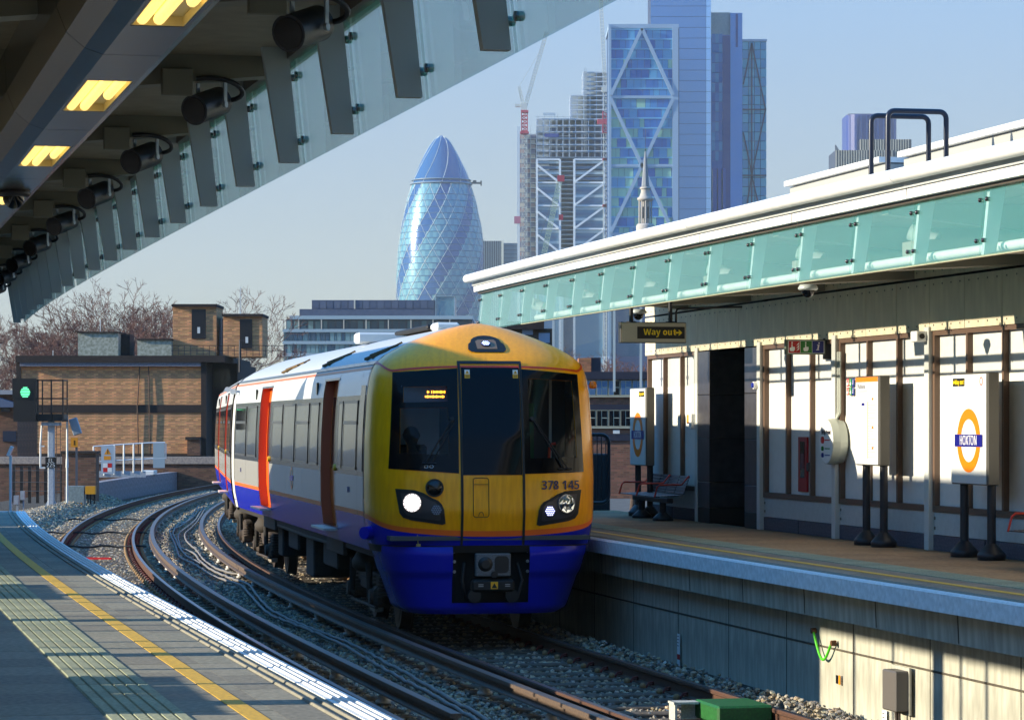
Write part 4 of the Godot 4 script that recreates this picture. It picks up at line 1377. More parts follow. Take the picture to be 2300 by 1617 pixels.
	part(bz, "top_light_box", paint("lamp_recess", Color(0.46, 0.36, 0.26), 0.4), tr)
	var led := glow("led_white", Color(0.62, 0.66, 1.0), 1.6)
	var led_off := paint("led_dull", Color(0.42, 0.46, 0.52), 0.2)
	var ring := paint("lamp_ring", Color(0.10, 0.10, 0.22), 0.3)
	var cluster := func(x: float, y: float, r: float, m: Material, called: String, base: Material, step: float) -> void:
		var f := on_nose(x, y, 0.012)
		var d := Shape.new()
		d.xf = f
		d.cyl(Vector3.ZERO, Vector3(0, 0, 0.014), r, r * 0.96, 24)
		var l := part(d, called, base, tr)
		var dots := Shape.new()
		dots.xf = f
		var n := int(r / step)
		for i in range(-n, n + 1):
			for j in range(-n, n + 1):
				var p := Vector2(i * step + (0.5 * step if j & 1 else 0.0), j * step * 0.87)
				if p.length() < r * 0.88: dots.cyl(Vector3(p.x, p.y, 0.0142), Vector3(p.x, p.y, 0.018), step * 0.36, step * 0.3, 6)
		part(dots, "led_dots", m, l)
	cluster.call(0.025, 3.495, 0.062, led, "top_light", ring, 0.021)
	# --- headlamps
	var hl := [Vector2(-1.115, 1.785), Vector2(-0.90, 1.77), Vector2(-0.80, 1.735), Vector2(-0.70, 1.675), Vector2(-0.63, 1.645), Vector2(-0.59, 1.60), Vector2(-0.565, 1.54), Vector2(-0.545, 1.375), Vector2(-0.58, 1.362), Vector2(-0.94, 1.415), Vector2(-1.03, 1.445), Vector2(-1.07, 1.50)]
	for sgn in [1.0, -1.0]:
		var outer := []
		var inner := []
		var c := Vector2(-0.82, 1.57)
		for p in hl:
			var q := Vector2(p.x, p.y - (0.02 if sgn < 0 else 0.0))
			outer.append(Vector2(q.x * sgn, q.y))
			inner.append(Vector2((c.x + (q.x - c.x) * 0.80) * sgn, c.y + (q.y - c.y) * 0.76))
		var h := Shape.new()
		nose_patch(h, to_fy(outer), 0.010)
		var unit := part(h, "headlight", matt, tr)
		var rc := Shape.new()
		nose_patch(rc, to_fy(inner), 0.0125)
		part(rc, "headlight_recess", paint("headlight_recess", Color(0.24, 0.23, 0.24), 0.3, 0.4), unit)
	var lit := glow("headlamp_lit", Color(1.0, 0.97, 0.93), 3.5)
	var chrome := paint("headlamp_chrome", Color(0.80, 0.82, 0.84), 0.06, 1.0)
	for q in [[-0.925, 1.62, true], [0.905, 1.60, false]]:
		var f := on_nose(q[0], q[1], 0.014)
		var d := Shape.new()
		d.xf = f
		d.cyl(Vector3.ZERO, Vector3(0, 0, 0.02), 0.118, 0.112, 32)
		var rim := part(d, "lamp_rim", paint("lamp_rim", Color(0.6, 0.6, 0.62), 0.2, 0.9), tr)
		d = Shape.new()
		d.xf = f
		if q[2]:
			d.cyl(Vector3(0, 0, 0.0202), Vector3(0, 0, 0.028), 0.088, 0.075, 32)
			part(d, "lamp_lens", lit, rim)
			d = Shape.new()
			d.xf = f
			for i in 14:
				var a0 := TAU * i / 14.0
				var a1 := TAU * (i + 0.8) / 14.0
				d.quad(Vector3(cos(a0) * 0.086, sin(a0) * 0.086, 0.0222), Vector3(cos(a0) * 0.108, sin(a0) * 0.108, 0.0215), Vector3(cos(a1) * 0.108, sin(a1) * 0.108, 0.0215), Vector3(cos(a1) * 0.086, sin(a1) * 0.086, 0.0222))
			part(d, "lamp_facets", glow("headlamp_edge", Color(1.0, 0.93, 0.88), 0.8), rim)
		else:
			for i in 8:         # a faceted reflector
				for j in 3:
					var a0 := TAU * i / 8.0
					var a1 := TAU * (i + 1) / 8.0
					var r0 := 0.036 * j
					var r1 := 0.036 * (j + 1)
					var z0 := 0.0204 + 0.010 * ((i * 3 + j * 5) % 4) / 4.0
					d.quad(Vector3(cos(a0) * r0, sin(a0) * r0, z0), Vector3(cos(a0) * r1, sin(a0) * r1, 0.022 + 0.01 * ((i + j) % 2)), Vector3(cos(a1) * r1, sin(a1) * r1, 0.021), Vector3(cos(a1) * r0, sin(a1) * r0, z0))
			part(d, "lamp_reflector", chrome, rim)
	cluster.call(-0.655, 1.535, 0.064, led_off, "side_lamp", paint("side_lamp_base", Color(0.28, 0.30, 0.34), 0.25), 0.026)
	cluster.call(0.70, 1.515, 0.064, glow("led_bright", Color(0.70, 0.72, 1.0), 2.0), "side_lamp", paint("side_lamp_base2", Color(0.36, 0.34, 0.5), 0.25), 0.026)
	var rl := Shape.new()
	rl.xf = on_nose(-0.675, 1.795, 0.006)
	rl.cyl(Vector3.ZERO, Vector3(0, 0, 0.018), 0.108, 0.104, 32)
	var horn := part(rl, "round_lamp", matt, tr)
	rl = Shape.new()
	rl.xf = on_nose(-0.675, 1.795, 0.025)
	var dome := []
	for k in 7: dome.append(Vector2(0.088 * cos(PI * 0.5 * k / 6.0), 0.03 * sin(PI * 0.5 * k / 6.0)))
	rl.xf = rl.xf * Transform3D(Basis(Vector3.RIGHT, PI / 2), Vector3.ZERO)
	rl.lathe(dome, Vector3.ZERO, 28)
	part(rl, "lens", paint("dark_lens", Color(0.05, 0.05, 0.055), 0.05), horn)
	# --- number, hatch, stickers
	var ink := paint("number_blue", Color(0.06, 0.05, 0.28), 0.4)
	lettering("378 145", 0.108, ink, tr, Transform3D(on_nose(0.84, 1.82, 0.006).basis, on_nose(0.84, 1.822, 0.012).origin), "number", true, false, 0.003, 0.98)
	var hatch := Shape.new()
	var hr := shifted(rounded(0.185, 0.46, 0.03), Vector2(-0.125, 1.68))
	var pts := []
	for p in hr: pts.append(nose(p.x / table(SECTION, p.y), p.y, 0.006))
	pts.append(pts[0])
	hatch.tube(pts, 0.0045, 4)
	hatch.bar(nose(-0.21 / 1.38, 1.835, 0.006), nose(-0.04 / 1.38, 1.835, 0.006), 0.006, 0.006)
	part(hatch, "hatch_outline", paint("hatch_line", Color(0.32, 0.20, 0.03), 0.6), tr)
	var hook := Shape.new()
	var hp := []
	for k in 9: hp.append(nose((-0.125 + 0.03 * cos(PI * k / 8.0)) / 1.38, 1.46 + 0.05 * sin(PI * k / 8.0), 0.006))
	hook.tube(hp, 0.004, 4)
	part(hook, "hatch_latch", mats["hatch_line"], tr)
	for x in [-0.255, 0.325]:
		var a := on_nose(x, 3.14, 0.012)
		var s1 := Shape.new()
		s1.xf = a
		s1.box(Vector3(0, 0.022, 0), Vector3(0.062, 0.055, 0.003))
		var plate := part(s1, "warning_sticker", paint("sticker_white", Color(0.85, 0.85, 0.82), 0.5), tr)
		s1 = Shape.new()
		s1.xf = a
		s1.box(Vector3(0, -0.030, 0), Vector3(0.062, 0.047, 0.0031))
		s1.prism(PackedVector2Array([Vector2(-0.024, 0.001), Vector2(0.024, 0.001), Vector2(0, 0.044)]), Vector3(0, 0, 0.003), Vector3.RIGHT, Vector3.UP, 0.001)
		part(s1, "sticker_yellow", paint("sticker_yellow", Color(0.92, 0.66, 0.05), 0.5), plate)
		s1 = Shape.new()
		s1.xf = a
		s1.box(Vector3(0, 0.019, 0.0035), Vector3(0.006, 0.022, 0.002))
		for y in [-0.018, -0.030, -0.042]: s1.box(Vector3(0, y, 0.002), Vector3(0.042, 0.005, 0.002))
		part(s1, "sticker_ink", paint("sticker_ink", Color(0.05, 0.05, 0.05), 0.6), plate)
	# --- destination display and wipers
	var amber := glow("display_amber", Color(1.0, 0.62, 0.05), 3.0)
	var disp := Shape.new()
	disp.box(Vector3(-0.75, 2.895, -0.36), Vector3(0.56, 0.22, 0.03))
	var dbox := part(disp, "destination_display", paint("display_back", Color(0.16, 0.22, 0.27), 0.5), tr)
	var dots := Shape.new()                        # the display is too far to read: two rows of glowing dashes
	for q in [[-0.70, 0.03, 0], [-0.655, 0.02, 0], [-0.60, 0.085, 0], [-0.525, 0.05, 0], [-0.71, 0.06, 1], [-0.625, 0.10, 1], [-0.535, 0.05, 1]]:
		for k in int(q[1] / 0.012):
			dots.box(Vector3(q[0] - q[1] * 0.5 + k * 0.014, 2.927 - 0.055 * q[2], -0.342), Vector3(0.009, 0.022 if (k * 7 + q[2]) % 3 else 0.032, 0.003))
	part(dots, "display_dots", amber, dbox)
	for w in [[Vector2(-0.455, 2.60), Vector2(-0.76, 2.10), Vector2(-0.72, 2.04)], [Vector2(0.50, 2.60), Vector2(0.86, 2.03), Vector2(0.82, 2.0)]]:
		var sh := Shape.new()
		var a := nose(w[0].x / 1.36, w[0].y, 0.045)
		var b := nose(w[1].x / 1.38, w[1].y, 0.035)
		sh.tube([a, b], 0.011, 6)
		sh.tube([a + Vector3(0.03, -0.02, 0), b + Vector3(0.06, -0.02, 0)], 0.009, 6)
		sh.cyl(nose(w[0].x / 1.36, w[0].y, 0.0), nose(w[0].x / 1.36, w[0].y, 0.06), 0.03, 0.024, 12)
		sh.tube([nose((w[1].x - 0.05) / 1.38, w[1].y - 0.02, 0.03), nose((w[1].x + 0.11) / 1.38, w[1].y - 0.02, 0.03)], 0.012, 6)
		part(sh, "wiper", matt, tr)
	var rings2 := Shape.new()
	for x in [-0.765, -0.705]:
		var rp := []
		for k in 13: rp.append(nose((x + 0.02 * cos(TAU * k / 12.0)) / 1.38, 2.045 + 0.02 * sin(TAU * k / 12.0), 0.015))
		rings2.tube(rp, 0.004, 5)
	part(rings2, "wiper_nozzle", chrome, tr)
	# --- inside the cab
	var inside := paint("cab_wall_blue", Color(0.80, 0.90, 0.94), 0.6)
	var cab := Shape.new()
	cab.quad(Vector3(-1.22, 1.25, -1.75), Vector3(-0.36, 1.25, -1.75), Vector3(-0.36, 3.15, -1.75), Vector3(-1.22, 3.15, -1.75))
	cab.quad(Vector3(-1.22, 1.25, -0.7), Vector3(-1.22, 1.25, -1.75), Vector3(-1.22, 3.15, -1.75), Vector3(-1.22, 3.15, -0.7))
	part(cab, "cab_wall", inside, tr)
	cab = Shape.new()
	cab.box(Vector3(-0.34, 2.2, -1.05), Vector3(0.04, 2.0, 1.4))
	cab.box(Vector3(0.41, 2.2, -1.05), Vector3(0.04, 2.0, 1.4))
	cab.box(Vector3(0, 1.2, -0.9), Vector3(2.4, 0.05, 1.7))
	cab.quad(Vector3(0.43, 1.25, -1.75), Vector3(1.22, 1.25, -1.75), Vector3(1.22, 3.15, -1.75), Vector3(0.43, 3.15, -1.75))
	part(cab, "cab_partition", paint("cab_dark", Color(0.22, 0.24, 0.24), 0.6), tr)
	cab = Shape.new()
	cab.box(Vector3(-0.78, 2.05, -0.55), Vector3(0.78, 0.22, 0.5), Basis.IDENTITY, 0.03)
	part(cab, "driving_desk", paint("cab_desk", Color(0.16, 0.18, 0.20), 0.5), tr)
	cab = Shape.new()
	cab.box(Vector3(0.70, 2.35, -1.72), Vector3(0.24, 0.9, 0.04))
	part(cab, "cab_cupboard", paint("cupboard_green", Color(0.06, 0.34, 0.14), 0.4), tr)
	cab = Shape.new()
	cab.box(Vector3(0.72, 2.52, -1.695), Vector3(0.06, 0.08, 0.01))
	cab.box(Vector3(0.95, 2.3, -1.3), Vector3(0.03, 1.6, 0.03))
	cab.box(Vector3(0.52, 2.4, -0.7), Vector3(0.03, 1.0, 0.03))
	part(cab, "cab_rails", paint("cab_pale", Color(0.70, 0.72, 0.68), 0.5), tr)
	cab = Shape.new()
	cab.tube([Vector3(0.88, 2.12, -1.0), Vector3(0.885, 2.25, -1.0), Vector3(0.91, 2.30, -1.0), Vector3(0.96, 2.31, -1.0)], 0.018, 8)
	part(cab, "grab_handle", paint("grab_orange", Color(0.90, 0.25, 0.05), 0.4), tr)
	# --- valance below the nose, open in the middle for the coupler
	var val := Shape.new()
	var vw := [[0.30, 0.93], [0.36, 1.03], [0.55, 1.10], [0.75, 1.17], [0.78, 1.195], [1.02, 1.265], [1.10, 1.28]]
	var va := [[0.30, 0.17], [0.36, 0.12], [0.55, 0.10], [0.75, 0.07], [0.78, 0.03], [1.02, 0.0], [1.10, 0.03]]
	var vp := func(g: float, y: float) -> Vector3:
		var w := table(vw, y)
		var a := table(va, y)
		var x := g
		if absf(g) > 0.46: x = signf(g) * lerpf(0.46, w, (absf(g) - 0.46) / 0.54)
		var f := clampf(absf(x) / w, 0.0, 1.0)
		return Vector3(x, y, -(1.25 - (1.25 - a) * pow(maxf(0.0, 1.0 - pow(f, 4.5)), 1.0 / 4.5)))
	var gs := []
	for k in 7: gs.append(-0.46 + 0.92 * k / 6.0)
	for k in range(1, 25):
		var t := sin(PI * 0.5 * k / 24.0)
		gs.append(0.46 + 0.54 * t); gs.push_front(-0.46 - 0.54 * t)
	val.smooth(true)
	for i in gs.size() - 1:
		for j in 24:
			var y0 := 0.30 + 0.80 * j / 24.0
			var y1 := 0.30 + 0.80 * (j + 1) / 24.0
			if absf(gs[i] + gs[i + 1]) * 0.5 < 0.46 and y0 > 0.40: continue
			val.quad(vp.call(gs[i], y0), vp.call(gs[i + 1], y0), vp.call(gs[i + 1], y1), vp.call(gs[i], y1))
	val.smooth(false)
	part(val, "valance", blue, tr)
	var rec := Shape.new()
	rec.box(Vector3(0, 0.75, -0.70), Vector3(1.25, 0.72, 0.9))
	part(rec, "coupler_recess", paint("recess_black", Color(0.015, 0.015, 0.017), 0.9), tr)
	var cp := Shape.new()
	cp.box(Vector3(0.02, 0.885, -0.05), Vector3(0.42, 0.27, 0.10), Basis.IDENTITY, 0.012)
	var coup := part(cp, "coupler", worn("coupler_grey", Color(0.42, 0.44, 0.45), Color(0.30, 0.30, 0.30), 0.6, 0.2, 0.03), tr)
	cp = Shape.new()
	cp.cyl(Vector3(-0.075, 0.895, 0.0), Vector3(-0.075, 0.895, 0.03), 0.088, 0.05, 24)
	cp.prism(shifted(rounded(0.17, 0.2, 0.05), Vector2(0.12, 0.89)), Vector3(0, 0, 0.004), Vector3.RIGHT, Vector3.UP, 0.003)
	cp.cyl(Vector3(0.03, 0.775, -0.02), Vector3(0.03, 0.775, 0.03), 0.04, 0.04, 12)
	part(cp, "coupler_socket", paint("socket_dark", Color(0.07, 0.06, 0.055), 0.5), coup)
	cp = Shape.new()
	cp.box(Vector3(0.02, 0.64, -0.06), Vector3(0.52, 0.15, 0.14), Basis.IDENTITY, 0.03)
	for x in [-0.2, 0.25]: cp.cyl(Vector3(x, 0.52, -0.12), Vector3(x, 0.52, -0.02), 0.08, 0.08, 14)
	cp.tube([Vector3(-0.3, 0.9, -0.2), Vector3(-0.34, 0.7, -0.08), Vector3(-0.3, 0.5, -0.1), Vector3(-0.2, 0.45, -0.2)], 0.02, 6)
	cp.tube([Vector3(0.34, 0.9, -0.2), Vector3(0.38, 0.7, -0.08), Vector3(0.33, 0.5, -0.1), Vector3(0.2, 0.45, -0.2)], 0.02, 6)
	part(cp, "electrical_head", matt, tr)
	cp = Shape.new()
	cp.box(Vector3(0.03, 0.645, 0.012), Vector3(0.085, 0.085, 0.004))
	part(cp, "warning_sticker", mats["sticker_yellow"], tr)
	cp = Shape.new()
	cp.prism(PackedVector2Array([Vector2(-0.004, 0.613), Vector2(0.064, 0.613), Vector2(0.03, 0.672)]), Vector3(0, 0, 0.0152), Vector3.RIGHT, Vector3.UP, 0.001)
	part(cp, "sticker_ink", mats["sticker_ink"], tr)
	cp = Shape.new()
	for x in [-0.42, 0.46]:
		for y in [0.80, 0.92, 1.04]: cp.cyl(Vector3(x, y, -0.17), Vector3(x, y, -0.14), 0.02, 0.015, 8)
	for x in [-0.13, 0.19]:
		for y in [0.655, 0.635]: cp.box(Vector3(x, y, 0.012), Vector3(0.06, 0.010, 0.003))
	part(cp, "bolts", paint("bolt_bright", Color(0.62, 0.62, 0.62), 0.4, 0.4), tr)
	var lb := Shape.new()
	lb.box(nose(-0.64, 1.125, 0.02), Vector3(0.05, 0.03, 0.03))
	lb.tube([nose(-0.64, 1.13, 0.03), nose(-0.64, 1.24, 0.02)], 0.007, 6)
	part(lb, "lamp_bracket", paint("bracket_brass", Color(0.60, 0.60, 0.42), 0.4, 0.3), tr)
	var cover := Shape.new()
	cover.cyl(Vector3(-1.34, 1.25, -0.72), Vector3(-1.44, 1.25, -0.62), 0.085, 0.075, 16)
	part(cover, "side_cover", blue, tr)
	var mk := Shape.new()
	mk.lathe([Vector2(0.0, -0.05), Vector2(0.045, -0.04), Vector2(0.05, 0.0), Vector2(0.03, 0.04), Vector2(0.0, 0.05)], Vector3(1.33, 3.02, -0.55), 12)
	part(mk, "side_camera", paint("camera_orange", Color(0.85, 0.45, 0.05), 0.4), tr)
	# --- coaches
	build_coach(tr, SEAM, 20.3, [[4.15, 5.75], [13.2, 15.0]], [[1.85, 3.25, true], [3.38, 3.85, false], [6.15, 7.2, false], [7.4, 9.1, true], [9.3, 11.0, false], [11.15, 12.7, true], [15.5, 17.2, false], [17.5, 19.6, true]], true)
	var crew := Shape.new()
	side_sheet(crew, -1.0, 1.97, 3.02, 1.22, 1.66, 0.010, 4)
	part(crew, "crew_door_window", black, tr)
	for u in [1.16, 1.72]:
		var sm := Shape.new()
		side_sheet(sm, -1.0, 1.1, 3.18, u, u + 0.014, 0.008, 5)
		part(sm, "crew_door_seam", matt, tr)
	# roundel on the lower panel
	var rx := Transform3D(Basis(Vector3(0, 0, 1), Vector3.UP, Vector3(-1, 0, 0)), side_point(-1.0, 1.74, 9.6, 0.004))
	var ro := Shape.new()
	ro.xf = rx
	for k in 32:
		var a0 := TAU * k / 32
		var a1 := TAU * (k + 1) / 32
		ro.quad(Vector3(cos(a0) * 0.12, sin(a0) * 0.12, 0), Vector3(cos(a0) * 0.17, sin(a0) * 0.17, 0), Vector3(cos(a1) * 0.17, sin(a1) * 0.17, 0), Vector3(cos(a1) * 0.12, sin(a1) * 0.12, 0))
	var rp2 := part(ro, "roundel", orange, tr)
	ro = Shape.new()
	ro.xf = rx
	ro.box(Vector3(0, 0, 0.002), Vector3(0.42, 0.075, 0.004))
	part(ro, "roundel_bar", blue, rp2)
	lettering("38145", 0.07, paint("number_grey", Color(0.35, 0.35, 0.5), 0.5), tr, Transform3D(rx.basis, side_point(-1.0, 1.72, 18.4, 0.006)), "number", false)
	lettering("38145", 0.07, mats["number_grey"], tr, Transform3D(rx.basis, side_point(-1.0, 1.72, 2.6, 0.006)), "number", false)
	# second coach on its own heading
	var p0 := tr.transform * Vector3(0, 0, -20.55)
	var a2 := Vector3(-0.112, 0, -0.9937).normalized()
	var coach2 := Node3D.new()
	coach2.name = "second_coach"
	var hitch := tr.transform.affine_inverse() * Transform3D(Basis(Vector3(-a2.z, 0, a2.x), Vector3.UP, -a2), p0)
	build_coach(coach2, 0.35, 20.3, [[4.6, 6.2], [13.6, 15.2]], [[1.0, 2.7, true], [2.9, 4.3, false], [6.5, 8.0, true], [8.2, 9.8, false], [10.0, 11.6, true], [11.8, 13.3, false], [15.5, 17.1, true], [17.3, 18.9, false]], false)
	var gang := Shape.new()
	gang.box(Vector3(0, 2.2, -20.43), Vector3(2.55, 2.1, 0.30))
	part(gang, "gangway", mats["train_rubber"], tr)
	var endp := Shape.new()
	for side in [-1.0, 1.0]: side_sheet(endp, side, 1.02, 3.21, 19.85, 20.31, 0.006, 8)
	part(endp, "white_end_panel", paint("end_white", Color(0.88, 0.87, 0.83), 0.3), tr)
	for q in [[20.2, 3.16, -1.47], [19.6, 3.12, -1.42]]:
		var cam := Shape.new()
		cam.cyl(Vector3(q[2], q[1], -q[0]), Vector3(q[2] - 0.02, q[1], -q[0] + 0.16), 0.05, 0.05, 12)
		cam.box(Vector3(q[2] + 0.06, q[1], -q[0]), Vector3(0.12, 0.04, 0.04))
		part(cam, "side_camera", mats["train_white"], tr)
	# roof gear
	var gear := Shape.new()
	gear.box(Vector3(-0.22, 3.76, -2.2), Vector3(0.3, 0.10, 0.5), Basis.IDENTITY, 0.03)
	part(gear, "roof_pod", mats["train_white"], tr)
	gear = Shape.new()
	gear.box(Vector3(-0.15, 3.78, -4.4), Vector3(0.4, 0.06, 3.0), Basis.IDENTITY, 0.02)
	part(gear, "roof_cover", matt, tr)
	gear = Shape.new()
	gear.box(Vector3(-0.1, 3.79, -8.6), Vector3(0.9, 0.16, 0.5), Basis.IDENTITY, 0.03)
	part(gear, "roof_unit", mats["train_white"], tr)
	for u in [1.5, 6.2, 12.0]:
		gear = Shape.new()
		for k in 2:
			var y := 3.50 - 0.045 * k
			gear.bar(side_point(-1.0, y, u + 0.1 * k, 0.02) , side_point(-1.0, y - 0.10, u + 0.9, 0.03), 0.05, 0.03)
		gear.bar(side_point(-1.0, 3.55, u + 0.3, 0.02), side_point(-1.0, 3.36, u + 0.4, 0.03), 0.04, 0.03)
		part(gear, "roof_bracket", worn("roof_bracket", Color(0.45, 0.34, 0.14), Color(0.25, 0.2, 0.12), 0.7, 0.2), tr)
	# running gear
	for u in [3.3, 17.1]: build_bogie(tr, u)
	for u in [3.2, 17.1]: build_bogie(coach2, u)
	for c in coach2.get_children():
		coach2.remove_child(c)
		c.name = String(c.name).rstrip("0123456789").rstrip("_")
		tr.add_child(c, true)
		c.transform = hitch * c.transform
	coach2.free()
	var boxes := [[6.6, 1.7, 0.40], [9.2, 1.0, 0.66], [11.6, 1.4, 0.36], [13.6, 0.7, 0.55]]
	for side in [-1.0, 1.0]:
		for b in boxes:
			var sh := Shape.new()
			sh.box(Vector3(side * 0.88, 0.96 - b[2] * 0.5, -b[0]), Vector3(0.55, b[2], b[1]), Basis.IDENTITY, 0.025)
			part(sh, "equipment_case", mats["train_under"], tr)
		var pipe := Shape.new()
		pipe.tube([Vector3(side * 1.22, 0.92, -5.2), Vector3(side * 1.22, 0.90, -9.0), Vector3(side * 1.22, 0.92, -15.2)], 0.03, 8)
		part(pipe, "air_pipe", mats["train_iron"], tr)
		for u in [5.0, 14.2]:
			var skirt := Shape.new()
			skirt.box(Vector3(side * 1.25, 0.93, -u), Vector3(0.06, 0.2, 1.9), Basis.IDENTITY, 0.01)
			part(skirt, "step_beam", mats["train_iron"], tr)
	build_driver(tr)

# ---------------------------------------------------------------- a figure: capsules joined by a smooth minimum, meshed as surface nets
func figure(caps: Array, cell: float, k: float) -> Shape:
	var lo := Vector3(1e9, 1e9, 1e9)
	var hi := -lo
	for c in caps:
		var r: float = maxf(c[2], c[3]) + k + cell * 2
		lo = lo.min(c[0].min(c[1]) - Vector3.ONE * r); hi = hi.max(c[0].max(c[1]) + Vector3.ONE * r)
	var n := Vector3i(((hi - lo) / cell).ceil())
	var f := PackedFloat32Array()
	f.resize((n.x + 1) * (n.y + 1) * (n.z + 1))
	var at := func(i: int, j: int, l: int) -> int: return (l * (n.y + 1) + j) * (n.x + 1) + i
	for l in n.z + 1:
		for j in n.y + 1:
			for i in n.x + 1:
				var p := lo + Vector3(i, j, l) * cell
				var d := 1e3
				for c in caps:
					var ab: Vector3 = c[1] - c[0]
					var t := clampf((p - c[0]).dot(ab) / maxf(ab.length_squared(), 1e-9), 0.0, 1.0)
					var e: float = p.distance_to(c[0] + ab * t) - lerpf(c[2], c[3], t)
					var h := maxf(k - absf(d - e), 0.0) / k
					d = minf(d, e) - h * h * k * 0.25
				f[at.call(i, j, l)] = d
	var verts := {}
	for l in n.z:
		for j in n.y:
			for i in n.x:
				var s := Vector3.ZERO
				var m := 0
				for e in [[0, 1], [2, 3], [4, 5], [6, 7], [0, 2], [1, 3], [4, 6], [5, 7], [0, 4], [1, 5], [2, 6], [3, 7]]:
					var a := Vector3i(e[0] & 1, (e[0] >> 1) & 1, e[0] >> 2)
					var b := Vector3i(e[1] & 1, (e[1] >> 1) & 1, e[1] >> 2)
					var fa := f[at.call(i + a.x, j + a.y, l + a.z)]
					var fb := f[at.call(i + b.x, j + b.y, l + b.z)]
					if (fa < 0) != (fb < 0):
						s += Vector3(a).lerp(Vector3(b), fa / (fa - fb)); m += 1
				if m: verts[Vector3i(i, j, l)] = lo + (Vector3(i, j, l) + s / m) * cell
	var sh := Shape.new()
	sh.smooth(true)
	for v in verts:
		for ax in 3:
			var d := Vector3i.ZERO
			d[ax] = 1
			var a: float = f[at.call(v.x, v.y, v.z)]
			var w: Vector3i = v + d
			if w[ax] > n[ax]: continue
			var b: float = f[at.call(w.x, w.y, w.z)]
			if (a < 0) == (b < 0): continue
			var u1 := Vector3i.ZERO
			var u2 := Vector3i.ZERO
			u1[(ax + 1) % 3] = 1; u2[(ax + 2) % 3] = 1
			if not (verts.has(v - u1) and verts.has(v - u2) and verts.has(v - u1 - u2)): continue
			if a < 0: sh.quad(verts[v - u1 - u2], verts[v - u2], verts[v], verts[v - u1])
			else: sh.quad(verts[v - u1 - u2], verts[v - u1], verts[v], verts[v - u2])
	sh.smooth(false)
	return sh

func build_driver(train: Node3D) -> void:
	var o := thing("person", "train driver in dark clothing seated behind the train's left windscreen", "person", train.transform * Transform3D(Basis.IDENTITY, Vector3(-0.80, 1.55, -1.1)))
	var caps := []
	var add := func(a: Vector3, b: Vector3, ra: float, rb: float) -> void: caps.append([a, b, ra, rb])
	add.call(Vector3(0, 0.12, 0), Vector3(0, 0.50, 0.0), 0.15, 0.17)                 # trunk
	add.call(Vector3(-0.15, 0.56, 0), Vector3(0.15, 0.56, 0), 0.075, 0.075)          # shoulders
	add.call(Vector3(0, 0.58, 0), Vector3(0, 0.72, 0.01), 0.06, 0.055)               # neck
	add.call(Vector3(0, 0.80, 0.005), Vector3(0, 0.88, -0.01), 0.075, 0.09)          # head
	add.call(Vector3(0, 0.80, 0.075), Vector3(0, 0.825, 0.09), 0.015, 0.018)         # nose
	for s in [-1.0, 1.0]:
		add.call(Vector3(s * 0.19, 0.54, 0), Vector3(s * 0.25, 0.30, 0.08), 0.055, 0.045)
		add.call(Vector3(s * 0.25, 0.30, 0.08), Vector3(s * 0.17, 0.36, 0.32), 0.042, 0.032)
		add.call(Vector3(s * 0.17, 0.36, 0.32), Vector3(s * 0.16, 0.37, 0.40), 0.035, 0.025)
		add.call(Vector3(s * 0.10, 0.08, 0.02), Vector3(s * 0.12, 0.08, 0.40), 0.09, 0.07)
		add.call(Vector3(s * 0.12, 0.08, 0.40), Vector3(s * 0.12, -0.28, 0.40), 0.065, 0.05)
		add.call(Vector3(s * 0.085, 0.84, 0.0), Vector3(s * 0.09, 0.86, -0.01), 0.018, 0.02)
	part(figure(caps, 0.022, 0.05), "body", paint("driver_clothes", Color(0.08, 0.09, 0.11), 0.9), o)
	var hair := Shape.new()
	var pf := []
	for k in 7: pf.append(Vector2(0.10 * cos(PI * 0.5 * k / 6.0), 0.86 + 0.115 * sin(PI * 0.5 * k / 6.0)))
	hair.lathe(pf, Vector3(0, 0, -0.012), 18)
	part(hair, "hair", paint("driver_hair", Color(0.05, 0.04, 0.035), 0.9), o)
	var seat := thing("driver_seat", "dark driver's seat inside the train cab", "seat", train.transform * Transform3D(Basis.IDENTITY, Vector3(-0.80, 1.2, -1.2)))
	var sh := Shape.new()
	sh.box(Vector3(0, 0.33, 0.0), Vector3(0.5, 0.1, 0.5), Basis.IDENTITY, 0.03)
	sh.box(Vector3(0, 0.15, 0.0), Vector3(0.12, 0.3, 0.12))
	part(sh, "cushion", paint("seat_cloth", Color(0.10, 0.11, 0.14), 0.9), seat)
	sh = Shape.new()
	sh.box(Vector3(0, 0.72, -0.26), Vector3(0.48, 0.75, 0.09), Basis.IDENTITY, 0.03)
	part(sh, "backrest", mats["seat_cloth"], seat)

# ---------------------------------------------------------------- signs and platform furniture
# a board standing parallel to the wall: x along it towards the camera, z towards the track
func wall_spot(s: float, off: float, y: float) -> Transform3D:
	var f := facing(s)
	return Transform3D(Basis(f.z, Vector3.UP, -f.x), on(s, off, y))

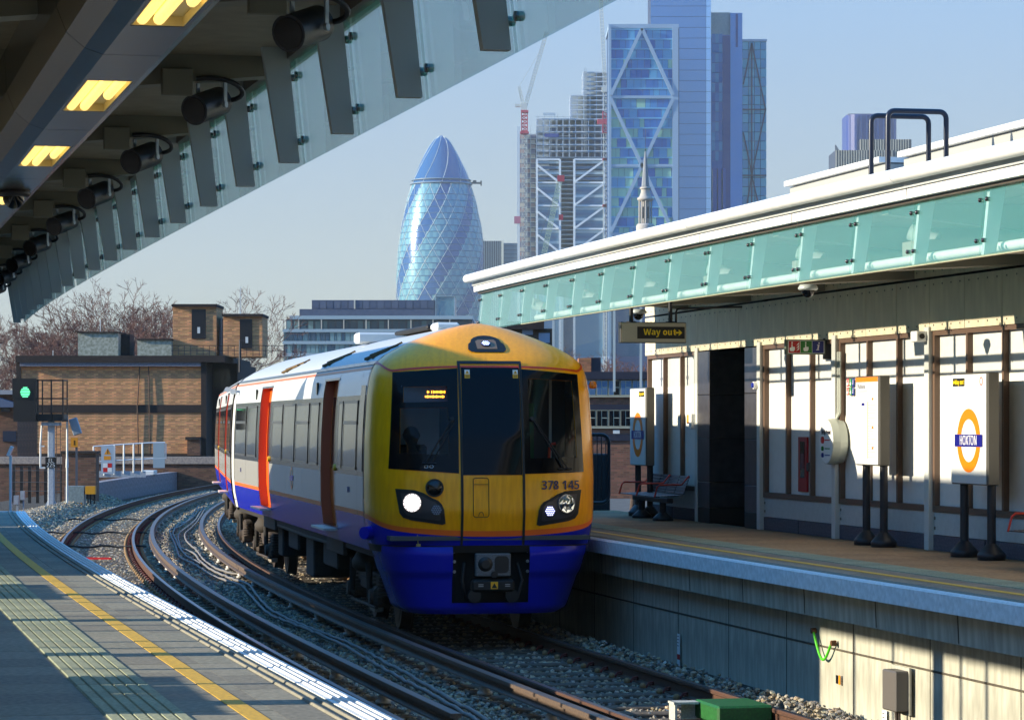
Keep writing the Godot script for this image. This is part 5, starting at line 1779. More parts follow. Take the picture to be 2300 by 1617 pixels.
func sign_board(o: Node3D, w: float, y0: float, y1: float, legs: Array) -> void:
	var white := paint("sign_enamel", Color(0.86, 0.87, 0.86), 0.22)
	var frame := paint("sign_frame", Color(0.36, 0.35, 0.33), 0.35, 0.3)
	var dark := paint("sign_post", Color(0.17, 0.17, 0.19), 0.45, 0.2)
	var sh := Shape.new()
	sh.box(Vector3(0, (y0 + y1) * 0.5, 0), Vector3(w, y1 - y0, 0.13), Basis.IDENTITY, 0.012)
	part(sh, "frame", frame, o)
	sh = Shape.new()
	sh.box(Vector3(-0.01, (y0 + y1) * 0.5, 0.066), Vector3(w - 0.05, y1 - y0 - 0.03, 0.006))
	part(sh, "board", white, o)
	for x in legs:
		sh = Shape.new()
		sh.cyl(Vector3(x, 0.0, -0.02), Vector3(x, y1 - 0.05, -0.02), 0.046, 0.046, 18)
		part(sh, "post", dark, o)
		sh = Shape.new()
		sh.lathe([Vector2(0, 0), Vector2(0.145, 0.0), Vector2(0.15, 0.055), Vector2(0.142, 0.07), Vector2(0.06, 0.16), Vector2(0.046, 0.17)], Vector3(x, 0.002, -0.02), 24)
		part(sh, "post_base", dark, o)

func ring_shape(c: Vector3, r0: float, r1: float) -> Shape:
	var sh := Shape.new()
	for k in 48:
		var a := TAU * k / 48.0
		var b := TAU * (k + 1) / 48.0
		sh.quad(c + Vector3(cos(a) * r0, sin(a) * r0, 0), c + Vector3(cos(a) * r1, sin(a) * r1, 0), c + Vector3(cos(b) * r1, sin(b) * r1, 0), c + Vector3(cos(b) * r0, sin(b) * r0, 0))
	return sh

func flat(o: Node3D, called: String, m: Material, x: float, y: float, w: float, h: float, z: float) -> MeshInstance3D:
	var sh := Shape.new()
	sh.box(Vector3(x, y, z), Vector3(w, h, 0.002))
	return part(sh, called, m, o)

func pictograms(o: Node3D, x: float, y: float, s: float, z: float) -> void:     # red fire hand, green hand, blue letter i
	var ink := paint("sign_white_ink", Color(0.93, 0.93, 0.92), 0.4)
	var cols := [paint("sign_red", Color(0.72, 0.05, 0.07), 0.4), paint("sign_green", Color(0.05, 0.45, 0.12), 0.4), paint("sign_blue", Color(0.06, 0.16, 0.50), 0.4)]
	for k in 3:
		var cx := x + (k - 1) * s * 1.04
		var sq := flat(o, "pictogram", cols[k], cx, y, s, s, z)
		if k < 2:
			var hand := Shape.new()
			var hx := cx - (0.16 if k == 0 else 0.0) * s
			hand.prism(shifted(PackedVector2Array([Vector2(-0.20, -0.36), Vector2(0.10, -0.36), Vector2(0.20, -0.22), Vector2(0.20, 0.0), Vector2(0.0, 0.02), Vector2(-0.01, 0.26), Vector2(-0.10, 0.26), Vector2(-0.11, -0.04), Vector2(-0.24, -0.06), Vector2(-0.26, -0.20)]), Vector2.ZERO), Vector3(hx, y, z + 0.0015), Vector3.RIGHT * s, Vector3.UP * s, 0.001)
			hand.prism(disc(0.07, 10), Vector3(hx - 0.05 * s, y + 0.36 * s, z + 0.0015), Vector3.RIGHT * s, Vector3.UP * s, 0.001)
			if k == 0:
				for j in 3:
					hand.prism(PackedVector2Array([Vector2(0.16, -0.34 + j * 0.22), Vector2(0.40, -0.22 + j * 0.22), Vector2(0.44, 0.02 + j * 0.2), Vector2(0.34, -0.10 + j * 0.22)]), Vector3(cx, y, z + 0.0015), Vector3.RIGHT * s, Vector3.UP * s, 0.001)
			part(hand, "hand_symbol", ink, sq)
		else:
			lettering("i", s * 0.62, ink, sq, Transform3D(Basis(Vector3(1, 0, 0), Vector3(0.2, 1, 0), Vector3(0, 0, 1)), Vector3(cx, y + 0.02 * s, z + 0.002)), "letter_i", true, true)

func build_signs() -> void:
	var orange := paint("roundel_orange", Color(0.93, 0.48, 0.04), 0.35)
	var blue := paint("roundel_blue", Color(0.06, 0.08, 0.46), 0.35)
	var ink := paint("sign_white_ink", Color(0.93, 0.93, 0.92), 0.4)
	var black := paint("sign_black", Color(0.03, 0.03, 0.03), 0.4)
	var yellow := paint("sign_yellow_ink", Color(0.98, 0.84, 0.06), 0.4)
	var red := paint("sign_red", Color(0.72, 0.05, 0.07), 0.4)
	var grey := paint("sign_grey_ink", Color(0.62, 0.62, 0.66), 0.5)
	# --- the two name signs
	for k in 2:
		var o := thing("name_sign", ["white station name sign with an orange roundel, the large one at the right edge", "white station name sign with an orange roundel, the far one beside the bench"][k], "sign", wall_spot([30.61, 45.15][k], EDGE + 2.72, PLAT), "station name signs")
		sign_board(o, 1.06, 0.775, 1.95, [0.42, -0.36])
		var z := 0.072
		var c := Vector3(0.0, 1.24, z)
		part(ring_shape(c, 0.225, 0.335), "roundel", orange, o)
		var b := flat(o, "name_bar", blue, 0.0, 1.24, 0.80, 0.13, z + 0.002)
		lettering("HOXTON", 0.098, ink, b, Transform3D(Basis.IDENTITY, Vector3(0, 1.24, z + 0.004)), "lettering", false, false, 0.002, 0.96)
		var w := flat(o, "way_out_plate", black, -0.29 if k == 0 else 0.25, 1.855, 0.34, 0.085, z)
		lettering("Way out" if k == 1 else "Way out", 0.05, yellow, w, Transform3D(Basis.IDENTITY, Vector3(-0.265 if k == 0 else 0.23, 1.855, z + 0.002)), "lettering")
		var ar := Shape.new()
		var ax := -0.42 if k == 0 else 0.385
		var d := -1.0 if k == 0 else 1.0
		ar.prism(PackedVector2Array([Vector2(d * 0.03, 0), Vector2(0, 0.024), Vector2(0, 0.008), Vector2(-d * 0.022, 0.008), Vector2(-d * 0.022, -0.008), Vector2(0, -0.008), Vector2(0, -0.024)]), Vector3(ax, 1.855, z + 0.003), Vector3.RIGHT, Vector3.UP, 0.001)
		part(ar, "arrow", yellow, w)
		if k == 0:
			part(ring_shape(Vector3(0.36, 1.86, z), 0.034, 0.045), "no_smoking_mark", red, o)
			flat(o, "rule", paint("sign_rule", Color(0.7, 0.7, 0.7), 0.5), 0.0, 1.75, 1.0, 0.004, z)
	# --- line diagram
	var o := thing("line_diagram", "white line diagram sign with an orange top strip and many small station names", "sign", wall_spot(33.92, EDGE + 2.72, PLAT))
	sign_board(o, 0.84, 0.93, 1.965, [0.33, -0.28])
	flat(o, "orange_strip", orange, -0.01, 1.925, 0.78, 0.055, 0.0705)
	lettering("Platform", 0.055, grey, o, Transform3D(Basis.IDENTITY, Vector3(-0.20, 1.845, 0.072)), "lettering", false)
	flat(o, "sub_title", grey, -0.17, 1.79, 0.36, 0.014, 0.071)
	flat(o, "rule", mats["sign_rule"], 0.0, 1.755, 0.76, 0.004, 0.071)
	flat(o, "line_mark", blue, -0.14, 1.64, 0.10, 0.03, 0.071)
	flat(o, "route_line", orange, 0.03, 1.34, 0.012, 0.66, 0.071)
	var r := RandomNumberGenerator.new()
	r.seed = 5
	for i in 22:
		var w := r.randf_range(0.14, 0.27)
		flat(o, "station_entry", grey, 0.05 + w * 0.5, 1.66 - 0.03 * i, w, 0.010, 0.071)
	for y in [1.70, 1.37, 1.135]: flat(o, "interchange_mark", orange, 0.20, y, 0.05, 0.025, 0.0715)
	# --- pictogram stickers on the wall panel
	o = thing("safety_sticker", "six coloured safety pictograms on the wall panel left of the line diagram", "sign", wall_spot(35.62, WALL - 0.02, 3.0))
	pictograms(o, 0.0, 0.05, 0.095, 0.012)
	pictograms(o, 0.0, -0.055, 0.095, 0.012)
	# --- hanging way out sign
	o = thing("hanging_sign", "hanging way out sign with yellow lettering and an arrow", "sign", spot(38.35, EDGE + 1.22, 3.72))
	var sh := Shape.new()
	sh.box(Vector3(0, 0, 0), Vector3(0.875, 0.268, 0.12), Basis.IDENTITY, 0.008)
	part(sh, "casing", paint("sign_casing_dark", Color(0.13, 0.12, 0.11), 0.4), o)
	flat(o, "face", paint("sign_face_grey", Color(0.74, 0.71, 0.62), 0.5), 0.004, 0.0, 0.85, 0.248, 0.0615)
	flat(o, "end_face", paint("sign_face_grey", Color.WHITE), -0.005, 0, 0.86, 0.25, -0.0615)
	var plate := flat(o, "plate", black, 0.10, -0.002, 0.63, 0.155, 0.064)
	lettering("Way out", 0.082, yellow, plate, Transform3D(Basis.IDENTITY, Vector3(0.085, 0.006, 0.066)), "lettering", true)
	var arr := Shape.new()
	arr.prism(PackedVector2Array([Vector2(-0.045, 0.010), Vector2(0.012, 0.010), Vector2(-0.008, 0.034), Vector2(0.010, 0.034), Vector2(0.046, 0.0), Vector2(0.010, -0.034), Vector2(-0.008, -0.034), Vector2(0.012, -0.010), Vector2(-0.045, -0.010)]), Vector3(0.335, 0.0, 0.067), Vector3.RIGHT, Vector3.UP, 0.001)
	part(arr, "arrow", yellow, plate)
	sh = Shape.new()
	for x in [-0.28, 0.24]:
		sh.cyl(Vector3(x, 0.13, 0), Vector3(x, 0.42, 0), 0.028, 0.028, 12)
		sh.cyl(Vector3(x, 0.13, 0), Vector3(x, 0.145, 0), 0.06, 0.06, 14)
	sh.tube([Vector3(0.315, 0.13, 0), Vector3(0.315, 0.26, 0), Vector3(0.33, 0.30, 0), Vector3(0.38, 0.315, 0), Vector3(1.2, 0.34, 0)], 0.014, 8)
	part(sh, "hanger", paint("sign_post", Color.WHITE), o)
	# --- projecting pictogram sign
	o = thing("projecting_sign", "projecting sign with red, green and blue pictograms above the help point", "sign", spot(36.55, EDGE + 2.72, 3.50))
	sh = Shape.new()
	sh.box(Vector3.ZERO, Vector3(0.52, 0.185, 0.07), Basis.IDENTITY, 0.006)
	part(sh, "casing", paint("sign_casing_green", Color(0.35, 0.40, 0.33), 0.5), o)
	flat(o, "face", ink, 0.005, 0.0, 0.47, 0.155, 0.036)
	pictograms(o, 0.005, 0.0, 0.147, 0.038)
	sh = Shape.new()
	sh.box(Vector3(0.30, -0.02, 0), Vector3(0.12, 0.26, 0.06))
	part(sh, "bracket", paint("sign_post", Color.WHITE), o)
	# --- help point
	o = thing("help_point", "round white help point disc on the wall with red, green and blue buttons", "help point", wall_spot(36.06, WALL - 0.10, 2.33))
	sh = Shape.new()
	sh.cyl(Vector3(0, 0, -0.09), Vector3(0, 0, 0.01), 0.27, 0.285, 36)
	sh.cyl(Vector3(0, 0, 0.011), Vector3(0, 0, 0.10), 0.285, 0.275, 36)
	part(sh, "casing", paint("help_grey", Color(0.70, 0.72, 0.68), 0.4), o)
	sh = Shape.new()
	sh.cyl(Vector3(0, 0, 0.101), Vector3(0, 0, 0.107), 0.268, 0.262, 36)
	part(sh, "face", ink, o)
	lettering("Help Point", 0.055, paint("help_ink", Color(0.15, 0.15, 0.2), 0.5), o, Transform3D(Basis.IDENTITY, Vector3(0.02, 0.115, 0.11)), "lettering")
	var dots := [[red, 0.02, 0.045], [paint("sign_green", Color.WHITE), -0.085, 0.03], [paint("sign_blue", Color.WHITE), -0.165, 0.03]]
	for q in dots:
		sh = Shape.new()
		sh.cyl(Vector3(-0.11, q[1], 0.107), Vector3(-0.11, q[1], 0.125), q[2], q[2] * 0.9, 18)
		part(sh, "button", q[0], o)
		flat(o, "caption", q[0], 0.06, q[1], 0.20, 0.014, 0.109)
	for x in [0.10, -0.05]:
		sh = Shape.new()
		sh.tube([Vector3(0.02, 0.26, -0.02), Vector3(0.05 + x * 0.5, 0.36, -0.04), Vector3(0.05 + x * 0.5, 1.1, -0.04)], 0.016, 8)
		part(sh, "conduit", paint("help_grey", Color.WHITE), o)
	# --- fire hose cabinet
	o = thing("hose_cabinet", "tall narrow red hose cabinet with a dark glass front on the wall", "cabinet", wall_spot(37.66, WALL - 0.0, 2.03))
	sh = Shape.new()
	sh.box(Vector3(0, 0, 0.0), Vector3(0.37, 0.70, 0.03), Basis.IDENTITY, 0.004)
	part(sh, "door", paint("cabinet_red", Color(0.60, 0.04, 0.07), 0.4), o)
	flat(o, "window", paint("cabinet_glass", Color(0.07, 0.06, 0.06), 0.1), 0.01, 0.06, 0.19, 0.46, 0.018)
	flat(o, "notice", paint("cabinet_notice", Color(0.38, 0.18, 0.22), 0.4), 0.01, 0.04, 0.13, 0.2, 0.020)
	sh = Shape.new()
	sh.cyl(Vector3(0.27, -0.03, 0.0), Vector3(0.27, -0.03, 0.03), 0.06, 0.055, 20)
	part(sh, "lock_disc", paint("lock_dark", Color(0.2, 0.2, 0.19), 0.5), o)
	# --- small fittings
	o = thing("alarm_box", "white box with a yellow front on the white post beside the dark doorway", "alarm", wall_spot(42.86, WALL - 0.12, 2.58))
	sh = Shape.new()
	sh.box(Vector3(0.05, 0, 0), Vector3(0.13, 0.22, 0.09), Basis.IDENTITY, 0.008)
	part(sh, "casing", ink, o)
	sh = Shape.new()
	sh.box(Vector3(-0.07, 0.03, 0.0), Vector3(0.09, 0.13, 0.10), Basis.IDENTITY, 0.008)
	part(sh, "lamp", paint("alarm_yellow", Color(0.85, 0.55, 0.08), 0.4), o)
	sh = Shape.new()
	sh.tube([Vector3(0.05, 0.11, -0.03), Vector3(0.05, 1.0, -0.03)], 0.014, 8)
	part(sh, "conduit", paint("help_grey", Color.WHITE), o)
	o = thing("siren", "small white siren with a blue face beside the doorway's near post", "siren", wall_spot(39.47, WALL - 0.12, 3.06))
	sh = Shape.new()
	sh.cyl(Vector3(0, 0, -0.05), Vector3(0, 0, 0.03), 0.055, 0.05, 18)
	part(sh, "casing", ink, o)
	sh = Shape.new()
	sh.cyl(Vector3(0, 0, 0.03), Vector3(0, 0, 0.05), 0.04, 0.03, 18)
	part(sh, "face", paint("siren_blue", Color(0.08, 0.16, 0.60), 0.3), o)
	sh = Shape.new()
	sh.tube([Vector3(0.0, 0.05, -0.03), Vector3(0.0, 0.6, -0.03)], 0.012, 8)
	part(sh, "conduit", paint("help_grey", Color.WHITE), o)
	o = thing("wall_camera", "small white box camera at the top of the post between line diagram and name sign", "camera", wall_spot(32.8, WALL - 0.16, 3.53))
	sh = Shape.new()
	sh.box(Vector3(0, 0, 0), Vector3(0.20, 0.12, 0.13), Basis.IDENTITY, 0.01)
	part(sh, "casing", ink, o)
	sh = Shape.new()
	sh.cyl(Vector3(0.10, 0, 0), Vector3(0.115, 0, 0), 0.03, 0.03, 14)
	part(sh, "lens", black, o)
	# --- under the right platform
	o = thing("earth_strap", "green and yellow earth cable looped on the concrete wall below the platform", "cable", wall_spot(28.3, EDGE + 0.31, 0.45))
	sh = Shape.new()
	var pts := []
	for i in 15:
		var t := i / 14.0
		pts.append(Vector3(0.3 * (t * 2.0 - 1.0), 0.10 - 0.22 * pow(sin(PI * clampf(t * 1.05, 0, 1)), 1.2) - 0.08 * t, 0.03))
	sh.tube(pts, 0.013, 8)
	part(sh, "strap", paint("earth_green", Color(0.30, 0.75, 0.10), 0.5), o)
	sh = Shape.new()
	for q in [pts[0], pts[-1]]: sh.cyl(q - Vector3(0, 0, 0.03), q + Vector3(0, 0, 0.02), 0.03, 0.028, 10)
	part(sh, "lug", paint("lug_brown", Color(0.35, 0.22, 0.10), 0.5), o)
	o = thing("wall_box", "grey junction box with a white label on the concrete wall", "junction box", wall_spot(26.1, EDGE + 0.31, 0.19))
	sh = Shape.new()
	sh.box(Vector3(0.02, 0, 0.09), Vector3(0.34, 0.36, 0.14), Basis.IDENTITY, 0.012)
	part(sh, "casing", paint("wall_box_grey", Color(0.36, 0.34, 0.32), 0.5), o)
	sh = Shape.new()
	sh.box(Vector3(-0.02, 0.0, 0.025), Vector3(0.46, 0.42, 0.02))
	part(sh, "back_plate", worn("wall_box_plate", Color(0.70, 0.69, 0.64), Color(0.62, 0.61, 0.55), 0.7, 0.5), o)
	flat(o, "label", ink, -0.20, 0.08, 0.05, 0.11, 0.037)
	sh = Shape.new()
	sh.tube([Vector3(0.0, -0.18, 0.08), Vector3(0.0, -0.45, 0.06), Vector3(0.10, -0.85, 0.07)], 0.018, 8)
	sh.tube([Vector3(0.08, -0.18, 0.08), Vector3(0.08, -0.85, 0.06)], 0.011, 8)
	part(sh, "cable", paint("cable_brown", Color(0.16, 0.11, 0.09), 0.6), o)
	o = thing("wall_marker", "small yellow and black warning tag on the concrete wall", "marker", wall_spot(27.9, EDGE + 0.315, 0.13))
	flat(o, "plate", paint("alarm_yellow", Color.WHITE), 0.02, 0.0, 0.05, 0.09, 0.01)
	flat(o, "stripe", black, -0.05, 0.0, 0.07, 0.08, 0.01)
	for q in [[26.62, -0.24, "white and red gauge strip on the sunlit concrete wall"], [33.6, -0.02, "white gauge strip on the shaded concrete wall near the train"]]:
		o = thing("gauge_strip", q[2], "marker", wall_spot(q[0], EDGE + 0.315, q[1]), "gauge strips on the concrete wall")
		flat(o, "strip", ink, 0.0, 0.0, 0.12, 0.40, 0.01)
		flat(o, "red_mark", red, 0.0, -0.06, 0.12, 0.06, 0.012)
		for k in 5: flat(o, "scale_mark", black, -0.02, 0.17 - 0.035 * k if k < 4 else -0.15, 0.06, 0.008, 0.012)
	# --- benches
	var iron := paint("bench_mesh_navy", Color(0.10, 0.10, 0.16), 0.4, 0.2)
	var arm := paint("bench_arm_red", Color(0.78, 0.24, 0.16), 0.4)
	var dark := paint("sign_post", Color.WHITE)
	var bench_proto: Node3D = null
	for q in [[43.9, 1, "dark metal bench with red arms beside the far name sign"], [27.6, 1, "bench with red arms at the right edge of the picture"], [16.75, 0, "bench against the left platform's wall, the nearer one"], [26.6, 0, "bench against the left platform's wall, the farther one"]]:
		var xf := wall_spot(q[0], WALL - 0.46, PLAT)
		if q[1] == 0:
			var f := facing(q[0])
			xf = Transform3D(Basis(-f.z, Vector3.UP, f.x), on(q[0], -2.62, PLAT))
		if bench_proto == null:
			bench_proto = thing("bench", q[2], "bench", xf, "platform benches")
			var b: Node3D = bench_proto
			for k in 4:
				var cx := -0.84 + 0.56 * k
				sh = Shape.new()
				for j in 9:
					sh.box(Vector3(cx, 0.36 + 0.002 * j, 0.22 - 0.048 * j), Vector3(0.53, 0.012, 0.036), Basis.IDENTITY, 0.003)
				part(sh, "seat", iron, b)
				sh = Shape.new()
				for j in 6:
					sh.box(Vector3(cx, 0.41 + 0.045 * j, -0.20 - 0.016 * j), Vector3(0.53, 0.042, 0.012), Basis(Vector3.RIGHT, -0.3), 0.003)
				part(sh, "backrest", iron, b)
			for x in [-1.12, 0.0, 1.12]:
				sh = Shape.new()
				sh.tube([Vector3(x, 0.35, 0.24), Vector3(x, 0.50, 0.20), Vector3(x, 0.53, 0.16), Vector3(x, 0.53, -0.16), Vector3(x, 0.66, -0.27)], 0.013, 8)
				part(sh, "armrest", arm, b)
			sh = Shape.new()
			sh.box(Vector3(0, 0.30, 0.0), Vector3(2.2, 0.07, 0.09), Basis.IDENTITY, 0.01)
			part(sh, "beam", dark, b)
			for x in [-0.65, 0.65]:
				sh = Shape.new()
				sh.cyl(Vector3(x, 0.0, 0), Vector3(x, 0.29, 0), 0.05, 0.05, 14)
				sh.lathe([Vector2(0, 0), Vector2(0.15, 0), Vector2(0.15, 0.04), Vector2(0.06, 0.12)], Vector3(x, 0.001, 0), 18)
				part(sh, "leg", dark, b)
		else:
			copy_of(bench_proto, xf, q[2], "platform benches")
	# --- dark fence at the end of the right platform
	o = thing("platform_fence", "black railing panels with rounded corners at the end of the right platform", "fence", spot(48.2, EDGE + 1.7, PLAT))
	for k in 3:
		var cx := -1.35 + 1.0 * k + 0.1
		sh = Shape.new()
		var loop := []
		for p in rounded(0.82 if k else 0.7, 1.1, 0.13): loop.append(Vector3(p.x + cx, p.y + 0.68, 0))
		loop.append(loop[0])
		sh.tube(loop, 0.028, 8)
		part(sh, "panel_frame", dark, o)
		sh = Shape.new()
		for j in 11: sh.bar(Vector3(cx - 0.36 + 0.072 * j, 0.18, 0), Vector3(cx - 0.36 + 0.072 * j, 1.2, 0), 0.035, 0.01)
		part(sh, "panel_bars", paint("fence_black", Color(0.07, 0.07, 0.08), 0.5), o)
	sh = Shape.new()
	sh.box(Vector3(-1.78, 0.68, 0.05), Vector3(0.10, 1.36, 0.10), Basis.IDENTITY, 0.01)
	part(sh, "post", dark, o)
	o = thing("equipment_cabinet", "dark cabinet standing behind the railing at the platform's end", "cabinet", spot(50.5, EDGE + 2.0, PLAT - 0.3))
	sh = Shape.new()
	sh.box(Vector3(0, 0.6, 0), Vector3(2.6, 1.2, 0.6), Basis.IDENTITY, 0.02)
	part(sh, "casing", worn("cabinet_dark", Color(0.14, 0.13, 0.14), Color(0.09, 0.09, 0.10), 0.7, 0.8), o)
	for x in [-0.65, 0.0, 0.65]:
		sh = Shape.new()
		sh.box(Vector3(x, 0.6, 0.303), Vector3(0.01, 1.1, 0.008))
		part(sh, "door_gap", black, o)

# ---------------------------------------------------------------- beyond the station
# a far thing is measured in picture units at its own distance: k metres to the unit, from the point (cx, by)
class Far:
	var o: Node3D
	var k := 1.0
	var cx := 0.0
	var by := 0.0
	func at(px: float, py: float, z := 0.0) -> Vector3:
		return Vector3((px - cx) * k, (by - py) * k, z)
	func box(sh: Shape, x0: float, y0: float, x1: float, y1: float, z0: float, z1: float, bevel := 0.0) -> void:
		sh.box((at(x0, y0, z0) + at(x1, y1, z1)) * 0.5, Vector3(absf(x1 - x0) * k, absf(y1 - y0) * k, absf(z1 - z0)), Basis.IDENTITY, bevel)

func far(called: String, label: String, category: String, cx: float, by: float, dist: float, group := "", turn := 0.0) -> Far:
	var f := Far.new()
	f.o = thing(called, label, category, Transform3D(Basis(Vector3.UP, turn), seen(cx, by, dist)), group)
	f.k = dist / 6800.0
	f.cx = cx; f.by = by
	return f

func fbox(f: Far, called: String, m: Material, x0: float, y0: float, x1: float, y1: float, z0: float, z1: float, parent: Node3D = null) -> MeshInstance3D:
	var sh := Shape.new()
	f.box(sh, x0, y0, x1, y1, z0, z1)
	return part(sh, called, m, f.o if parent == null else parent)

func lattice(sh: Shape, a: Vector3, b: Vector3, w: float, n: int, r: float, up := Vector3.UP) -> void:
	var z := (b - a).normalized()
	if absf(z.dot(up)) > 0.95: up = Vector3.RIGHT
	var x := up.cross(z).normalized() * w * 0.5
	var y := z.cross(x).normalized() * w * 0.5
	var c := [x + y, x - y, -x - y, -x + y]
	for q in c: sh.bar(a + q, b + q, r, r)
	for i in n:
		var p := a.lerp(b, float(i) / n)
		var e := a.lerp(b, float(i + 1) / n)
		for j in 4:
			sh.bar(p + c[j], p + c[(j + 1) % 4], r * 0.7, r * 0.7)
			if i & 1: sh.bar(p + c[j], e + c[(j + 1) % 4], r * 0.7, r * 0.7)
			else: sh.bar(p + c[(j + 1) % 4], e + c[j], r * 0.7, r * 0.7)

func brick_image(c: Color, mortar: Color, seed_: int) -> Image:
	var r := RandomNumberGenerator.new()
	r.seed = seed_
	var img := Image.create(192, 192, false, Image.FORMAT_RGB8)
	img.fill(mortar)
	for row in 12:
		for b in 4:
			var t := r.randf_range(0.78, 1.12)
			var col := Color(c.r * t, c.g * t * r.randf_range(0.95, 1.04), c.b * t)
			var x := b * 48 + (24 if row & 1 else 0)
			for part_ in 2:
				var x0 := (x + 1) if part_ == 0 else 0
				var w := 46
				if x + 48 > 192:
					if part_ == 0: w = 192 - x - 1
					else: w = x + 48 - 192 - 1
				elif part_ == 1: continue
				img.fill_rect(Rect2i(x0, row * 16 + 1, w, 13), col)
	return img

func bare_tree(label: String, px: float, top: float, dist: float, spread: float, seed_: int) -> void:
	var base := seen(px, 947.0, dist)
	base.y = -6.5
	var h := EYE + (947.0 - top) * dist / 6800.0 + 6.5
	var o := thing("bare_tree", label, "tree", Transform3D(Basis.IDENTITY, base), "bare winter trees behind the brick building" if dist < 400 and px < 700 else "")
	var r := RandomNumberGenerator.new()
	r.seed = seed_
	var trunk := Shape.new()
	var twigs := Shape.new()
	var work := [[Vector3.ZERO, Vector3(0.02, 1, 0.01).normalized(), h * 0.26, 0.32, 0]]
	while work.size():
		var w: Array = work.pop_back()
		var p: Vector3 = w[0]
		var d: Vector3 = w[1]
		var len_: float = w[2]
		var rad: float = w[3]
		var lv: int = w[4]
		var bend := Vector3(r.randf_range(-1, 1), r.randf_range(-0.4, 0.8), r.randf_range(-1, 1)) * (0.10 + 0.03 * lv)
		var mid := p + d * len_ * 0.5
		var d2 := (d + bend).normalized()
		var e := mid + d2 * len_ * 0.5
		var r2 := rad * 0.72
		var sh := trunk if lv < 3 else twigs
		if lv < 3:
			sh.cyl(p, mid, rad, (rad + r2) * 0.5, 6, false); sh.cyl(mid, e, (rad + r2) * 0.5, r2, 6, false)
		else:
			for q in [[p, mid, rad, (rad + r2) * 0.5], [mid, e, (rad + r2) * 0.5, r2]]:
				var z: Vector3 = (q[1] - q[0]).normalized()
				var x := (Vector3.UP if absf(z.y) < 0.9 else Vector3.RIGHT).cross(z).normalized()
				var y := z.cross(x)
				for k in 3:
					var u := x * cos(TAU * k / 3.0) + y * sin(TAU * k / 3.0)
					var v := x * cos(TAU * (k + 1) / 3.0) + y * sin(TAU * (k + 1) / 3.0)
					sh.quad(q[0] + u * q[2], q[0] + v * q[2], q[1] + v * q[3], q[1] + u * q[3])
		if lv >= 8: continue
		var n := 3 if lv < 3 else 3 if lv >= 6 else (3 if r.randf() < 0.72 else 2)
		for i in n:
			var a := TAU * (i + r.randf() * 0.7) / n
			var side := d2.cross(Vector3(cos(a), 0.3, sin(a))).normalized()
			var tilt := r.randf_range(0.30, 0.75) * spread * (0.55 if i == 0 and lv < 3 else 1.0)
			var nd := d2.rotated(side, tilt)
			nd = (nd + Vector3(0, 0.10 if lv < 4 else -0.02, 0)).normalized()
			var from := e if i < 2 else p.lerp(e, r.randf_range(0.5, 0.95))
			work.append([from, nd, len_ * r.randf_range(0.66, 0.84) * (1.0 if lv < 5 else 0.8), maxf(r2 * r.randf_range(0.55, 0.78), 0.013), lv + 1])
	part(trunk, "trunk", worn("bark", Color(0.36, 0.29, 0.24), Color(0.22, 0.17, 0.15), 0.9, 0.6), o)
	var tw := part(twigs, "branches", paint("twig_brown", Color(0.36, 0.25, 0.23), 0.9), o)
	tw.set_meta("kind", "stuff")

